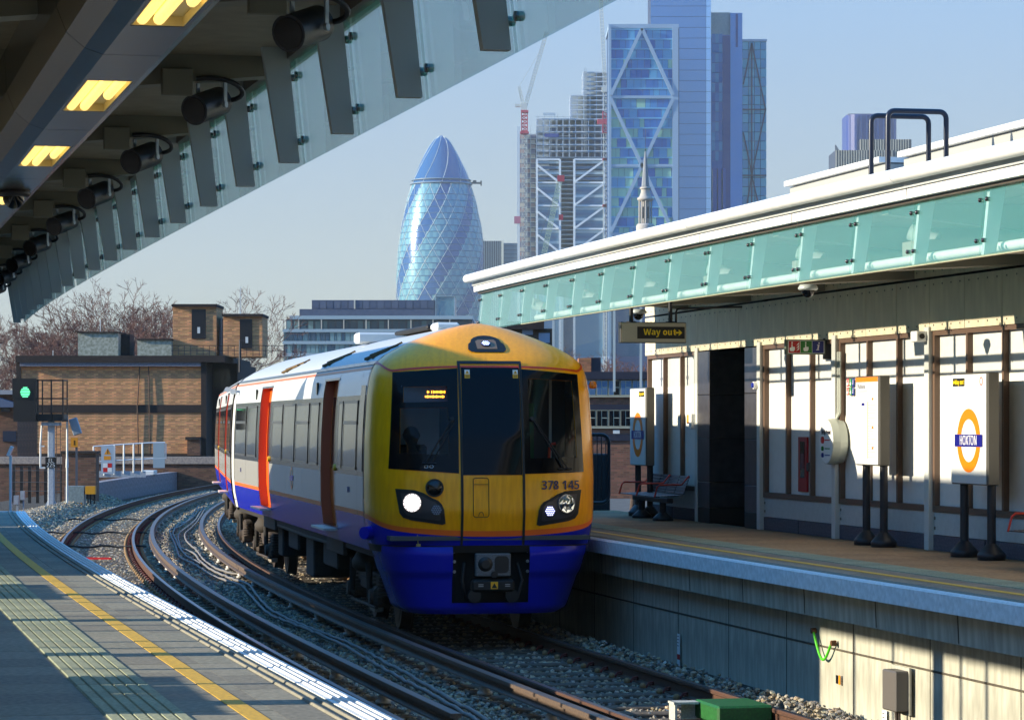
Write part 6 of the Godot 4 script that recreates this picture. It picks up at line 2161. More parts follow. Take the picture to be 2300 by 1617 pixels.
func build_near_background() -> void:
	var black := paint("signal_black", Color(0.03, 0.03, 0.035), 0.5)
	var steel := worn("galvanised", Color(0.66, 0.69, 0.72), Color(0.58, 0.61, 0.65), 0.5, 0.8, 0.0, 0.03, 0.2)
	var pale := paint("rail_white", Color(0.82, 0.83, 0.82), 0.5)
	# --- colour light signal
	var f := far("railway_signal", "railway signal showing green, with an EL 225 plate on its grey post", "signal", 108, 1146, 92.0)
	fbox(f, "head", black, 30, 853, 81, 947, -0.14, 0.12)
	fbox(f, "backplate", black, 28, 850, 82, 895, 0.12, 0.14)
	var g := Shape.new()
	for q in [[-3, 5], [-2, 8], [-1, 10], [0, 11], [1, 10], [2, 9], [3, 6]]:
		f.box(g, 57 - q[1], 881 + q[0] * 3.4 - 0.9, 57 + q[1], 881 + q[0] * 3.4 + 0.9, 0.15, 0.16)
	var lamp := part(g, "green_lamp", glow("signal_green", Color(0.08, 1.0, 0.55), 1.1), f.o)
	g = Shape.new()
	g.cyl(f.at(57, 881, 0.141), f.at(57, 881, 0.149), 0.19, 0.19, 24)
	part(g, "lamp_disc", paint("signal_disc", Color(0.02, 0.10, 0.07), 0.4), lamp)
	g = Shape.new()
	for x in [84, 114, 140]: f.box(g, x - 1.6, 852, x + 1.6, 947, -0.02, 0.02)
	for y in [854, 895, 945]: f.box(g, 81, y - 1.4, 141, y + 1.4, -0.025, 0.015)
	for x in [84, 140]: f.box(g, x - 1.4, 852, x + 1.4, 947, -0.9, -0.86)
	for y in [854, 895, 945]:
		f.box(g, 81, y - 1.4, 141, y + 1.4, -0.9, -0.87)
		f.box(g, 139, y - 1.4, 141, y + 1.4, -0.88, -0.02)
	part(g, "cage", black, f.o)
	fbox(f, "platform_grid", black, 81, 930, 141, 946, -0.9, -0.03)
	g = Shape.new()
	g.box(f.at(110, 1048, -0.35), Vector3(0.19, 2.75, 0.19), Basis.IDENTITY, 0.02)
	part(g, "post", steel, f.o)
	g = Shape.new()
	f.box(g, 92, 1141, 128, 1146, -0.65, -0.05)
	for x in [99, 121]:
		g.bar(f.at(x, 1141, -0.35), f.at(110, 1118, -0.35), 0.03, 0.12)
	f.box(g, 90, 948, 130, 956, -0.6, -0.1)
	part(g, "post_base", steel, f.o)
	var plate := fbox(f, "number_plate", black, 98, 1027, 123, 1051, -0.24, -0.22)
	lettering("EL", 0.115, pale, plate, Transform3D(Basis.IDENTITY, f.at(110.5, 1034.5, -0.217)), "lettering", false)
	lettering("225", 0.115, pale, plate, Transform3D(Basis.IDENTITY, f.at(110.5, 1045, -0.217)), "lettering", false)
	g = Shape.new()
	for x in [118.5, 128]: f.box(g, x - 0.5, 950, x + 0.5, 1140, -0.62, -0.60)
	for i in 11: f.box(g, 118, 958 + i * 17, 128.5, 959 + i * 17, -0.62, -0.60)
	part(g, "ladder", paint("ladder_grey", Color(0.25, 0.26, 0.28), 0.5), f.o)
	g = Shape.new()
	g.tube([f.at(89, 955, -0.3), f.at(86, 1000, -0.3), f.at(86, 1050, -0.3)], 0.03, 6)
	f.box(g, 84, 1049, 97, 1053, -0.32, -0.28); f.box(g, 84, 1001, 95, 1004, -0.32, -0.28)
	part(g, "handrail", pale, f.o)
	# --- lamp column with tilted panel, yellow sign
	f = far("lamp_column", "thin white column with a tilted grey lamp head right of the signal", "lamp post", 150, 1142, 93.0)
	g = Shape.new()
	g.cyl(f.at(149.5, 1142), f.at(149.5, 934), 0.035, 0.03, 10)
	g.cyl(f.at(149.5, 1050), f.at(149.5, 1030), 0.045, 0.04, 10)
	part(g, "column", pale, f.o)
	g = Shape.new()
	g.box(f.at(168, 958, 0.0), Vector3(0.26, 0.52, 0.16), Basis(Vector3(0, 0, 1), 0.32), 0.02)
	part(g, "lamp_head", paint("lamp_head_grey", Color(0.52, 0.57, 0.62), 0.4, 0.2), f.o)
	f = far("track_sign", "small yellow sign with black mark on a dark post behind the column", "sign", 168, 1090, 96.0)
	fbox(f, "plate", paint("track_yellow", Color(0.80, 0.52, 0.06), 0.5), 158, 983, 174, 1004, 0.02, 0.04)
	fbox(f, "mark", black, 165, 989, 167, 1000, 0.041, 0.045)
	fbox(f, "post", paint("post_dull", Color(0.28, 0.30, 0.34), 0.5), 168, 1004, 173, 1095, -0.04, 0.0)
	# --- equipment cabinets by the track
	f = far("relay_cabinet", "pale grey trackside cabinet with a yellow striped edge beside the column", "cabinet", 170, 1138, 95.0)
	fbox(f, "casing", worn("relay_grey", Color(0.50, 0.56, 0.56), Color(0.42, 0.47, 0.48), 0.6, 0.7), 153, 1092, 187, 1141, -0.5, 0.0)
	g = Shape.new()
	for i in 4: f.box(g, 155 + i * 8, 1129, 159 + i * 8, 1133, 0.001, 0.004)
	part(g, "warning_stripe", paint("track_yellow", Color.WHITE), f.o)
	f = far("yellow_box", "yellow box on dark legs between cabinet and parapet", "box", 200, 1130, 95.0)
	fbox(f, "casing", paint("box_yellow", Color(0.78, 0.55, 0.05), 0.5), 190, 1092, 212, 1110, -0.3, 0.0)
	g = Shape.new()
	for x in [193, 199, 208]: f.box(g, x, 1110, x + 3, 1132, -0.2, -0.16)
	part(g, "leg", black, f.o)
	# --- end-of-platform furniture
	f = far("platform_post", "slim white post with an angled top at the left platform's end", "post", 22, 1149, 49.8)
	g = Shape.new()
	g.bar(f.at(22.5, 1149), f.at(22.5, 1022), 0.04, 0.04)
	part(g, "post", pale, f.o)
	g = Shape.new()
	g.bar(f.at(17, 1024, 0.0), f.at(26, 1003, 0.0), 0.05, 0.12, Vector3(0, 0, 1))
	part(g, "top", pale, f.o)
	for q in [[29, 1113, 40, 1150, "low grey box on a stalk behind the platform ramp, the shorter one"], [44, 1103, 53, 1162, "low grey box on a stalk behind the platform ramp, the taller one"]]:
		f = far("ramp_box", q[4], "box", (q[0] + q[2]) * 0.5, q[3], 52.5)
		fbox(f, "casing", steel, q[0], q[1], q[2], q[1] + 20, -0.08, 0.0)
		fbox(f, "stalk", steel, q[0] + 5, q[1] + 20, q[2] - 1, q[3] + 12, -0.06, -0.03)
	# --- dark paling fence and its brick wall
	f = far("paling_fence", "dark paling fence with wires in front of the brick wall behind the signal", "fence", 110, 1150, 100.0)
	for i in 11:
		fbox(f, "pale", paint("fence_black", Color.WHITE), 26 + i * 18, 1046, 33 + i * 18, 1130, 0.0, 0.06)
	g = Shape.new()
	for y in [1056, 1082, 1102]: f.box(g, 24, y, 216, y + 1.5, 0.08, 0.10)
	part(g, "wire", paint("wire_grey", Color(0.30, 0.31, 0.33), 0.5), f.o)
	var dim_brick := picture("dim_brick", brick_image(Color(0.42, 0.29, 0.22), Color(0.36, 0.32, 0.28), 3), 0.9, 0.9)
	f = far("brick_pier", "dark brown brick pier to the right of the paling fence", "wall", 180, 1095, 99.0)
	fbox(f, "brickwork", dim_brick, 138, 1018, 214, 1140, -0.8, 0.0)
	fbox(f, "coping", paint("coping_dark", Color(0.16, 0.13, 0.12), 0.8), 136, 1013, 217, 1019, -0.85, 0.06)
	f = far("garden_wall", "long low brick wall with a pale coping in front of the brick building", "wall", 250, 1100, 126.0)
	fbox(f, "brickwork", dim_brick, -40, 1042, 520, 1130, -0.5, 0.0)
	fbox(f, "coping", worn("coping_pale", Color(0.66, 0.60, 0.54), Color(0.52, 0.48, 0.46), 0.8, 1.0), -40, 1026, 520, 1042, -0.6, 0.08)
	# --- track parapet that curves away
	var p := Shape.new()
	sweep(p, [Vector2(-1.5, -0.5), Vector2(-1.5, 0.48), Vector2(-1.12, 0.48), Vector2(-1.12, -0.5)], 99.0, 150.0, 1.0)
	var par := thing("parapet", "low curved concrete parapet along the outside of the empty track", "wall", spot(115, -1.3, -0.5))
	part_w(p, "concrete", worn("parapet_concrete", Color(0.56, 0.54, 0.55), Color(0.42, 0.40, 0.42), 0.9, 1.4, 0.05), par)
	p = Shape.new()
	p.xf = spot(121, -1.3, 0.5)
	p.box(Vector3(0, 0.06, 0), Vector3(0.5, 0.18, 0.9), Basis.IDENTITY, 0.02)
	part_w(p, "end_block", pale, par)
	# --- white railing with its warning board
	f = far("white_railing", "white tubular railing with grey infill panel on the parapet", "railing", 290, 1070, 108.0)
	g = Shape.new()
	for q in [[209, 1003, 1016], [256, 999, 1066], [277, 998, 1064], [299, 996, 1062], [319, 995, 1060], [233, 1062, 1068]]:
		g.cyl(f.at(q[0], q[2]), f.at(q[0], q[1]), 0.032, 0.032, 8)
	part(g, "post", pale, f.o)
	g = Shape.new()
	g.tube([f.at(208, 1003), f.at(256, 999.5), f.at(330, 995), f.at(370, 994)], 0.026, 8)
	g.tube([f.at(222, 1037), f.at(300, 1032), f.at(372, 1029)], 0.024, 8)
	part(g, "rail", paint("rail_blue_white", Color(0.70, 0.74, 0.78), 0.5), f.o)
	fbox(f, "toe_board", steel, 220, 1058, 326, 1072, -0.04, 0.0)
	fbox(f, "infill_panel", paint("infill_grey", Color(0.55, 0.62, 0.66), 0.5), 343, 995, 369, 1051, -0.02, 0.02)
	fbox(f, "end_post", steel, 370, 996, 373, 1031, -0.02, 0.02)
	f = far("warning_board", "grey board with a yellow triangle and red and white squares on the railing", "sign", 240, 1064, 107.6)
	fbox(f, "board", paint("board_grey", Color(0.60, 0.66, 0.71), 0.5), 226, 1001, 255, 1064, -0.03, 0.0)
	g = Shape.new()
	g.prism(PackedVector2Array([Vector2(-8, 0), Vector2(8, 0), Vector2(0, 14)]), f.at(240.5, 1021, 0.004), Vector3.RIGHT * f.k, Vector3.UP * f.k, 0.003)
	var tri := part(g, "triangle", paint("track_yellow", Color.WHITE), f.o)
	fbox(f, "bolt_mark", black, 239.8, 1010, 241.2, 1019, 0.005, 0.007, tri)
	fbox(f, "yellow_plate", paint("track_yellow", Color.WHITE), 232, 1024, 248, 1033, 0.001, 0.004)
	for i in 4:
		var x := 230.5 + 10 * (i % 2)
		var y := 1040.5 + 10 * (i / 2)
		fbox(f, "square", paint("sign_red", Color.WHITE) if i in [1, 2] else pale, x, y, x + 9.8, y + 9.8, 0.001, 0.004)
	# --- brick building on the left
	var brick := picture("tan_brick", brick_image(Color(0.80, 0.57, 0.37), Color(0.68, 0.56, 0.44), 9), 0.9, 0.9)
	var dark := worn("dark_concrete", Color(0.17, 0.13, 0.13), Color(0.12, 0.10, 0.10), 0.85, 1.5)
	f = far("brick_building", "flat roofed tan brick building with dark bands behind the signal", "building", 250, 1030, 150.0)
	fbox(f, "wall", brick, 46, 822, 451, 1022, -14.0, 0.0)
	fbox(f, "roof", dark, 36, 799, 505, 814, -14.5, 0.35)
	fbox(f, "roof_gutter", worn("gutter_lead", Color(0.46, 0.47, 0.52), Color(0.36, 0.36, 0.40), 0.6, 0.8), 45, 814, 451, 823, 0.0, 0.28)
	fbox(f, "band", dark, 46, 909, 451, 927, 0.0, 0.05)
	fbox(f, "base", dark, 36, 1019, 460, 1034, -14.0, 0.1)
	fbox(f, "pillar", dark, 36, 814, 46, 1034, -14.0, 0.12)
	fbox(f, "pillar", dark, 451, 814, 463, 1034, -14.0, 0.12)
	fbox(f, "wing", dark, 463, 814, 520, 1034, -14.0, -3.0)
	for i in 3: fbox(f, "window", paint("old_window", Color(0.20, 0.19, 0.14), 0.2), 467 + i * 13, 826, 478 + i * 13, 870, -3.0, -2.95)
	g = Shape.new()
	g.tube([f.at(313, 822, 0.06), f.at(308, 909, 0.08), f.at(310, 1019, 0.06)], 0.03, 6)
	g.tube([f.at(333, 822, 0.06), f.at(335, 920, 0.08), f.at(337, 1019, 0.06)], 0.025, 6)
	part(g, "downpipe", paint("pipe_brown", Color(0.30, 0.22, 0.18), 0.7), f.o)
	fbox(f, "chimney_breast", dim_brick, 423, 985, 452, 1022, 0.06, 0.7)
	fbox(f, "chimney_cap", dark, 419, 981, 452, 988, 0.06, 0.8)
	var lime := worn("stained_render", Color(0.70, 0.71, 0.66), Color(0.50, 0.52, 0.46), 0.9, 1.6)
	for q in [[170, 746, 261, 800, 0.0], [304, 762, 381, 800, 0.0]]:
		var t := fbox(f, "roof_tank", lime, q[0], q[1], q[2], q[3], -3.5, -0.6)
		fbox(f, "tank_lid", dark, q[0] - 1, q[1] - 2, q[2] + 2, q[1] + 1, -3.6, -0.5, t)
		fbox(f, "tank_side", dark, q[2] + 0.1, q[1] + 2, q[2] + 20, q[3], -3.5, -1.6, t)
	for q in [[381, 685, 480, 424, 456], [495, 707, 584, 533, 561]]:
		var t := fbox(f, "stair_tower", brick, q[0], q[1], q[2], 800, -4.5, -1.2)
		fbox(f, "tower_roof", dark, q[0] - 2, q[1] - 4, q[2] + 2, q[1] + 2, -4.7, -1.0, t)
		fbox(f, "door", paint("tower_door", Color(0.05, 0.05, 0.08), 0.4), q[3], q[1] + 8, q[4], q[1] + 74, -1.2, -1.15, t)
		fbox(f, "door_notice", pale, q[3] + 13, q[1] + 48, q[3] + 19, q[1] + 62, -1.15, -1.13, t)
	g = Shape.new()
	g.cyl(f.at(488, 800, -2.0), f.at(488, 712, -2.0), 0.12, 0.12, 10)
	part(g, "flue", paint("flue_steel", Color(0.55, 0.60, 0.66), 0.35, 0.5), f.o)
	g = Shape.new()
	for x in range(386, 640, 14): f.box(g, x - 0.6, 777, x + 0.6, 800, 0.1, 0.13)
	for y in [776, 787]: f.box(g, 384, y, 640, y + 1.4, 0.1, 0.13)
	for x in [540]: g.cyl(f.at(x, 836, 0.4), f.at(x, 763, 0.4), 0.07, 0.06, 8)
	f.box(g, 540, 763, 549, 767, 0.35, 0.5)
	part(g, "roof_railing", paint("railing_dark", Color(0.14, 0.14, 0.17), 0.5), f.o)
	g = Shape.new()
	for q in [[212, 747, 716], [104, 800, 785], [215, 800, 786], [531, 707, 640]]: f.box(g, q[0] - 0.8, q[2], q[0] + 0.8, q[1], -2.0, -1.96)
	part(g, "aerial", pale, f.o)
	# --- lower houses at the far left
	f = far("low_house", "low brown house with a blue grey roof at the left edge", "house", 10, 1040, 140.0)
	fbox(f, "wall", dim_brick, -60, 880, 36, 1040, -6.0, -0.2)
	g = Shape.new()
	g.prism(PackedVector2Array([Vector2(-60, -915), Vector2(36, -915), Vector2(36, -905), Vector2(0, -893), Vector2(-60, -893)]), f.at(0, 0, 0.6) - f.at(0, 0, 0) + f.at(0, 0, 0) , Vector3.RIGHT * f.k, Vector3.UP * f.k, 6.0)
	part(g, "roof", paint("roof_blue", Color(0.30, 0.36, 0.46), 0.6), f.o)
	fbox(f, "window", paint("house_window", Color(0.10, 0.15, 0.24), 0.2), 4, 968, 34, 992, -0.2, -0.1)
	fbox(f, "window", paint("house_window", Color.WHITE), 0, 912, 20, 925, -0.2, -0.1)
	fbox(f, "fascia", paint("fascia_pale", Color(0.55, 0.56, 0.58), 0.6), -60, 876, 36, 886, -0.2, 0.3)
	for q in [["bare brown tree at the left edge, partly behind the canopy glass", 20, 640, 205.0, 1.0, 11], ["bare brown tree, second from the left behind the brick building", 130, 610, 190.0, 1.05, 12], ["bare brown tree, third from the left, behind the larger roof tank", 245, 590, 185.0, 1.0, 13], ["bare brown tree, tallest one above the smaller roof tank", 330, 588, 195.0, 1.05, 14], ["bare brown tree, just left of the tall stair tower", 425, 610, 190.0, 1.0, 15], ["bare brown tree, rightmost behind the stair towers", 500, 640, 200.0, 1.1, 16], ["bare brown tree, low one in front of the others near the left edge", 70, 700, 172.0, 1.1, 17], ["bare brown tree, low one between the two roof tanks", 290, 690, 172.0, 1.1, 18]]:
		bare_tree(q[0], q[1], q[2], q[3], q[4], q[5])
	# --- flats to the right of the train
	f = far("brick_flats", "brown brick flats with bands of white framed windows right of the train", "building", 1380, 1000, 112.0)
	var fl_brick := picture("flats_brick", brick_image(Color(0.50, 0.33, 0.25), Color(0.44, 0.38, 0.34), 21), 0.9, 0.9)
	fbox(f, "wall", fl_brick, 1280, 850, 1475, 1120, -8.0, 0.0)
	fbox(f, "roof", paint("flats_fascia", Color(0.12, 0.13, 0.20), 0.6), 1270, 835, 1490, 852, -8.4, 0.2)
	fbox(f, "band", paint("flats_fascia", Color.WHITE), 1280, 908, 1475, 920, 0.0, 0.06)
	fbox(f, "band", paint("flats_fascia", Color.WHITE), 1280, 975, 1475, 990, 0.0, 0.06)
	var sky_glass := paint("flats_glass", Color(0.42, 0.56, 0.72), 0.06, 0.5)
	var dark_glass := paint("flats_dark_glass", Color(0.05, 0.06, 0.09), 0.08)
	for row in 2:
		for i in 8:
			var x := 1286 + i * 27
			var y := 854 if row == 0 else 921
			var h := 34 if row == 0 else 37
			var w := fbox(f, "window", paint("window_frame_cream", Color(0.70, 0.70, 0.62), 0.5), x, y, x + 25, y + h, 0.0, 0.05)
			fbox(f, "pane", sky_glass if row == 0 else dark_glass, x + 1.2, y + 1.2, x + 11, y + h - 1.2, 0.051, 0.055, w)
			fbox(f, "pane", sky_glass if row == 0 and i % 3 else dark_glass, x + 12.2, y + 1.2, x + 24, y + h * 0.45, 0.051, 0.055, w)
			fbox(f, "pane", sky_glass if row == 0 and i % 3 else dark_glass, x + 12.2, y + h * 0.5, x + 24, y + h - 1.2, 0.051, 0.055, w)
		fbox(f, "sill", paint("window_frame_cream", Color.WHITE), 1280, 889 if row == 0 else 959, 1475, 892 if row == 0 else 962, 0.0, 0.12)
	fbox(f, "notice", pale, 1377, 966, 1392, 974, 0.061, 0.08)
	fbox(f, "chimney", picture("orange_brick", brick_image(Color(0.62, 0.40, 0.26), Color(0.5, 0.42, 0.36), 22), 0.9, 0.9), 1300, 804, 1328, 836, -2.0, 0.0)
	fbox(f, "roof_box", paint("flats_fascia", Color.WHITE), 1328, 803, 1350, 836, -1.5, -0.2)
	f = far("roof_hut", "dark roofed hut with pale panels seen over the train's roof", "building", 1205, 850, 96.0)
	fbox(f, "wall", worn("hut_brown", Color(0.34, 0.28, 0.22), Color(0.26, 0.21, 0.17), 0.8, 1.0), 1130, 738, 1243, 900, -3.0, 0.0)
	fbox(f, "roof", dark, 1125, 722, 1222, 740, -3.2, 0.25)
	for q in [[1173, 734, 1197, 752], [1210, 748, 1235, 770]]: fbox(f, "panel", paint("hut_panel", Color(0.50, 0.58, 0.68), 0.3), q[0], q[1], q[2], q[3], 0.0, 0.04)
	f = far("glass_screen", "tall glazed screen with pale posts behind the right canopy's far end", "screen", 1255, 880, 70.0)
	for x in [1243, 1263, 1380, 1440]: fbox(f, "post", paint("fin_pale", Color.WHITE), x - 2.5, 660, x + 2.5, 880, -0.03, 0.03)
	for q in [[1245.6, 1260.4], [1265.6, 1377.4], [1382.6, 1437.4]]: fbox(f, "pane", clear("screen_glass", Color(0.30, 0.48, 0.52), 0.16, 0.02), q[0], 660, q[1], 800, -0.006, 0.006)
	for q in [["bare brown tree between the train and the white wall, the larger one", 1345, 745, 230.0, 1.0, 31], ["bare brown tree between the train and the white wall, behind the chimney", 1290, 760, 250.0, 1.0, 32], ["bare brown tree seen under the hanging sign", 1420, 740, 240.0, 1.0, 33]]:
		bare_tree(q[0], q[1], q[2], q[3], q[4], q[5])

func build_city() -> void:
	# --- long glass office
	var steel_blue := paint("office_frame", Color(0.60, 0.68, 0.72), 0.4)
	var office_glass := [paint("office_glass_a", Color(0.30, 0.46, 0.54), 0.12, 0.3), paint("office_glass_b", Color(0.20, 0.34, 0.45), 0.12, 0.3), paint("office_glass_c", Color(0.46, 0.60, 0.64), 0.15, 0.3)]
	var r := RandomNumberGenerator.new()
	r.seed = 77
	var f := far("glass_office", "long low glass office with stepped dark plant floors above the train", "building", 850, 960, 470.0)
	fbox(f, "core", paint("office_core", Color(0.36, 0.44, 0.52), 0.5), 636, 739, 1110, 1010, -40.0, -0.6)
	for row in 4:
		var y := 739 + row * 27
		fbox(f, "floor_band", steel_blue, 634, y, 1110, y + 7, -0.6, 0.1)
		var x := 636.0
		while x < 1106.0:
			var w := r.randf_range(5.0, 12.0)
			if row < 3: fbox(f, "window", office_glass[r.randi() % 3], x, y + 7.5, x + w - 1.2, y + 26.5, -0.58, -0.2)
			x += w
	fbox(f, "terrace_wall", paint("terrace_glass", Color(0.22, 0.31, 0.40), 0.2, 0.2), 640, 716, 1060, 739, -38.0, -2.0)
	for i in 22: fbox(f, "window", office_glass[r.randi() % 3], 642 + i * 16, 720, 653 + i * 16, 738, -2.0, -1.9)
	fbox(f, "terrace_roof", steel_blue, 650, 709, 1062, 717, -38.0, 0.2)
	for x in [636.6, 670.5, 721.5, 771.7, 822.0, 872.0, 922.7, 972.4, 1010.0]: fbox(f, "terrace_post", paint("terrace_post", Color(0.76, 0.74, 0.68), 0.5), x - 1.2, 716, x + 1.2, 739, -0.1, 0.15)
	var plant := worn("plant_louvre", Color(0.27, 0.31, 0.40), Color(0.23, 0.27, 0.36), 0.6, 8.0)
	fbox(f, "plant_floor", plant, 668, 692, 976, 710, -36.0, -4.0)
	fbox(f, "plant_floor", plant, 695, 671, 976, 692, -34.0, -5.0)
	fbox(f, "white_stripe", paint("terrace_post", Color.WHITE), 791, 671, 794, 691, -5.0, -4.8)
	for i in 17: fbox(f, "plant_panel", [paint("plant_panel_a", Color(0.25, 0.30, 0.40), 0.5), paint("plant_panel_b", Color(0.30, 0.34, 0.43), 0.5)][i % 2], 696.5 + i * 16.4, 673, 711 + i * 16.4, 690, -5.0, -4.9)
	fbox(f, "glass_box", clear("office_box_glass", Color(0.36, 0.55, 0.62), 0.55, 0.05), 977, 663, 1020, 712, -20.0, -3.0)
	for q in [[977, 663, 1020, 664.2], [977, 663, 978, 712], [1019, 663, 1020, 712]]: fbox(f, "glass_box_frame", steel_blue, q[0], q[1], q[2], q[3], -3.0, -2.8)
	# --- the rounded diamond tower
	f = far("rounded_tower", "bullet shaped glass tower wrapped in spiralling dark and pale diamond panes", "tower", 991, 760, 1920.0)
	var prof := [[85, 2], [89, 16], [95, 30], [110, 49], [130, 67], [160, 88], [200, 112], [250, 139], [300, 163], [350, 186], [400, 206], [450, 225], [500, 241], [550, 256], [600, 270], [650, 283], [700, 294], [750, 304], [800, 314], [850, 322], [900, 330], [950, 336], [1000, 342], [1050, 346], [1100, 350], [1200, 354], [1300, 356], [1400, 353], [1550, 345], [1700, 330]]
	var kz := 1.0 / 3.509 * f.k
	var y_of := func(z: float) -> float: return (760.0 - (280.0 + z / 3.509)) * f.k
	var rad := func(z: float) -> float: return table(prof, z) * kz
	var tones := [paint("diamond_dark", Color(0.15, 0.34, 0.56), 0.18, 0.15), paint("diamond_dome", Color(0.17, 0.36, 0.57), 0.18, 0.15), paint("diamond_pale_a", Color(0.42, 0.62, 0.68), 0.24, 0.2), paint("diamond_pale_b", Color(0.32, 0.53, 0.63), 0.24, 0.2), paint("diamond_line", Color(0.78, 0.83, 0.83), 0.4), paint("diamond_floor", Color(0.22, 0.38, 0.54), 0.4)]
	var zs := []
	for i in 34: zs.append(1700.0 - i * 51.5 * 0.96)
	var bands := {}
	for i in zs.size():
		var z0: float = zs[i]
		var z1: float = zs[i + 1] if i + 1 < zs.size() else 85.0
		if z1 < 85.0: z1 = 85.0
		if z0 <= 85.0: break
		for s in 72:
			var mid := fposmod(s * 5.0 + 2.5 - i * 4.9, 60.0)          # spirals: 20 degrees dark, 40 degrees pale
			var which := int(fposmod(s * 5.0 + 2.5 - i * 4.9, 360.0) / 60.0)
			var dark := mid < 21.0
			var dome := z0 < 500.0
			var key := "dome" if dome else ("dark_spiral_%d" % which if dark else "pale_spiral_%d_%d" % [which, (i + s) & 1])
			if not bands.has(key): bands[key] = Shape.new()
			var sh: Shape = bands[key]
			var a0 := deg_to_rad(s * 5.0)
			var a1 := deg_to_rad(s * 5.0 + 5.0)
			var p := []
			for q in [[a0, z0], [a1, z0], [a1, z1], [a0, z1]]: p.append(Vector3(sin(q[0]) * rad.call(q[1]), y_of.call(q[1]), cos(q[0]) * rad.call(q[1])))
			sh.smooth(true)
			sh.quad(p[0], p[1], p[2], p[3])
			sh.smooth(false)
	for key in bands:
		var m: Material = tones[1] if key == "dome" else tones[0] if key.begins_with("dark") else tones[2 if key.ends_with("0") else 3]
		part(bands[key], "dome" if key == "dome" else "dark_spiral" if key.begins_with("dark") else "pale_spiral", m, f.o)
	for fam in 2:
		for i in 18:
			var line := Shape.new()
			var pts := []
			for j in 42:
				var z := lerpf(1650.0, 92.0 if fam == 0 and i % 2 == 0 else 480.0, j / 41.0)
				var a := deg_to_rad(i * 20.0 + (1.0 if fam == 0 else -1.0) * (1700.0 - z) / 49.44 * 4.9)
				pts.append(Vector3(sin(a) * (rad.call(z) + 0.12), y_of.call(z), cos(a) * (rad.call(z) + 0.12)))
			line.tube(pts, 0.15 if fam == 0 else 0.11, 4)
			part(line, "lattice_line", tones[4], f.o)
	for i in 24:
		var z := 1700.0 - i * 49.44
		if z < 520.0: break
		var ringp := []
		for s in 49: ringp.append(Vector3(sin(TAU * s / 48.0) * (rad.call(z) + 0.08), y_of.call(z), cos(TAU * s / 48.0) * (rad.call(z) + 0.08)))
		var fr := Shape.new()
		fr.tube(ringp, 0.22, 4)
		part(fr, "floor_line", tones[5], f.o)
	for z in [440.0, 470.0]:
		var g := Shape.new()
		var pts := []
		for s in 49: pts.append(Vector3(sin(TAU * s / 48.0) * (rad.call(z) + 0.9), y_of.call(z), cos(TAU * s / 48.0) * (rad.call(z) + 0.9)))
		g.tube(pts, 0.45, 6)
		part(g, "cradle_rail", paint("cradle_grey", Color(0.42, 0.50, 0.58), 0.4), f.o)
	var g := Shape.new()
	f.box(g, 1055, 409, 1082, 413, -1.0, 1.0); f.box(g, 1079, 406, 1082, 417, -1, 1); f.box(g, 1062, 405, 1070, 409, -1, 1)
	part(g, "cleaning_cradle", paint("cradle_dark", Color(0.16, 0.22, 0.28), 0.5), f.o)
	# --- the braced glass tower group
	var bars := paint("brace_grey", Color(0.58, 0.68, 0.78), 0.4, 0.2)
	var tower_glass := [paint("tower_glass_a", Color(0.26, 0.52, 0.76), 0.2, 0.1), paint("tower_glass_b", Color(0.32, 0.60, 0.78), 0.2, 0.1), paint("tower_glass_c", Color(0.18, 0.42, 0.70), 0.2, 0.1), paint("tower_glass_d", Color(0.56, 0.74, 0.68), 0.3, 0.0)]
	for g_ in tower_glass: spec(g_, 0.3)
	f = far("braced_tower", "blue glass office tower with grey diamond bracing on its front", "tower", 1447, 900, 1150.0)
	fbox(f, "core", paint("tower_core", Color(0.06, 0.22, 0.42), 0.4), 1370, 62, 1526, 900, -35.0, -0.4)
	var rows := 26
	for row in rows:
		var y := 64.0 + row * 22.2
		fbox(f, "spandrel", paint("spandrel_blue", Color(0.40, 0.66, 0.82), 0.3, 0.2), 1373, y, 1511, y + 3.0, -0.4, 0.25)
		var x := 1373.0
		while x < 1510.0:
			var w := minf(r.randf_range(9.0, 21.0), 1511.0 - x)
			var lit := r.randf() < (0.10 + 0.03 * row if row > 8 else 0.08)
			fbox(f, "window", tower_glass[3] if lit else tower_glass[r.randi() % 3], x, y + 3.0, x + w - 0.7, y + 22.0, -0.4, 0.0)
			x += w
	fbox(f, "corner_column", bars, 1510.5, 60, 1524, 900, -2.0, 1.0)
	fbox(f, "corner_column", bars, 1367, 56, 1373, 900, -2.0, 1.0)
	fbox(f, "parapet", bars, 1367, 54, 1525, 63, -35.0, 0.3)
	var node_y := [64.0, 218.0, 372.0, 526.0, 680.0]
	for i in 4:
		var up := i % 2 == 0
		var b := Shape.new()
		var c := Shape.new()
		if up:
			b.bar(f.at(1442, node_y[i], 0.8), f.at(1372, node_y[i + 1] - 4, 0.8), 1.25, 1.0, Vector3(0, 0, 1)); c.bar(f.at(1442, node_y[i], 0.8), f.at(1512, node_y[i + 1] - 4, 0.8), 1.25, 1.0, Vector3(0, 0, 1))
		else:
			b.bar(f.at(1372, node_y[i] + 4, 0.8), f.at(1442, node_y[i + 1], 0.8), 1.25, 1.0, Vector3(0, 0, 1)); c.bar(f.at(1512, node_y[i] + 4, 0.8), f.at(1442, node_y[i + 1], 0.8), 1.25, 1.0, Vector3(0, 0, 1))
		part(b, "brace", bars, f.o); part(c, "brace", bars, f.o)
		var h := Shape.new()
		f.box(h, 1372, node_y[i + 1] - 3, 1512, node_y[i + 1] + 3, 0.3, 0.75)
		part(h, "brace", bars, f.o)
	f = far("slab_tower", "tall plain blue slab tower rising out of the picture behind the braced tower", "tower", 1530, 900, 1200.0)
	fbox(f, "core", paint("slab_core", Color(0.14, 0.20, 0.34), 0.5), 1463, -60, 1596, 900, -30.0, -0.2)
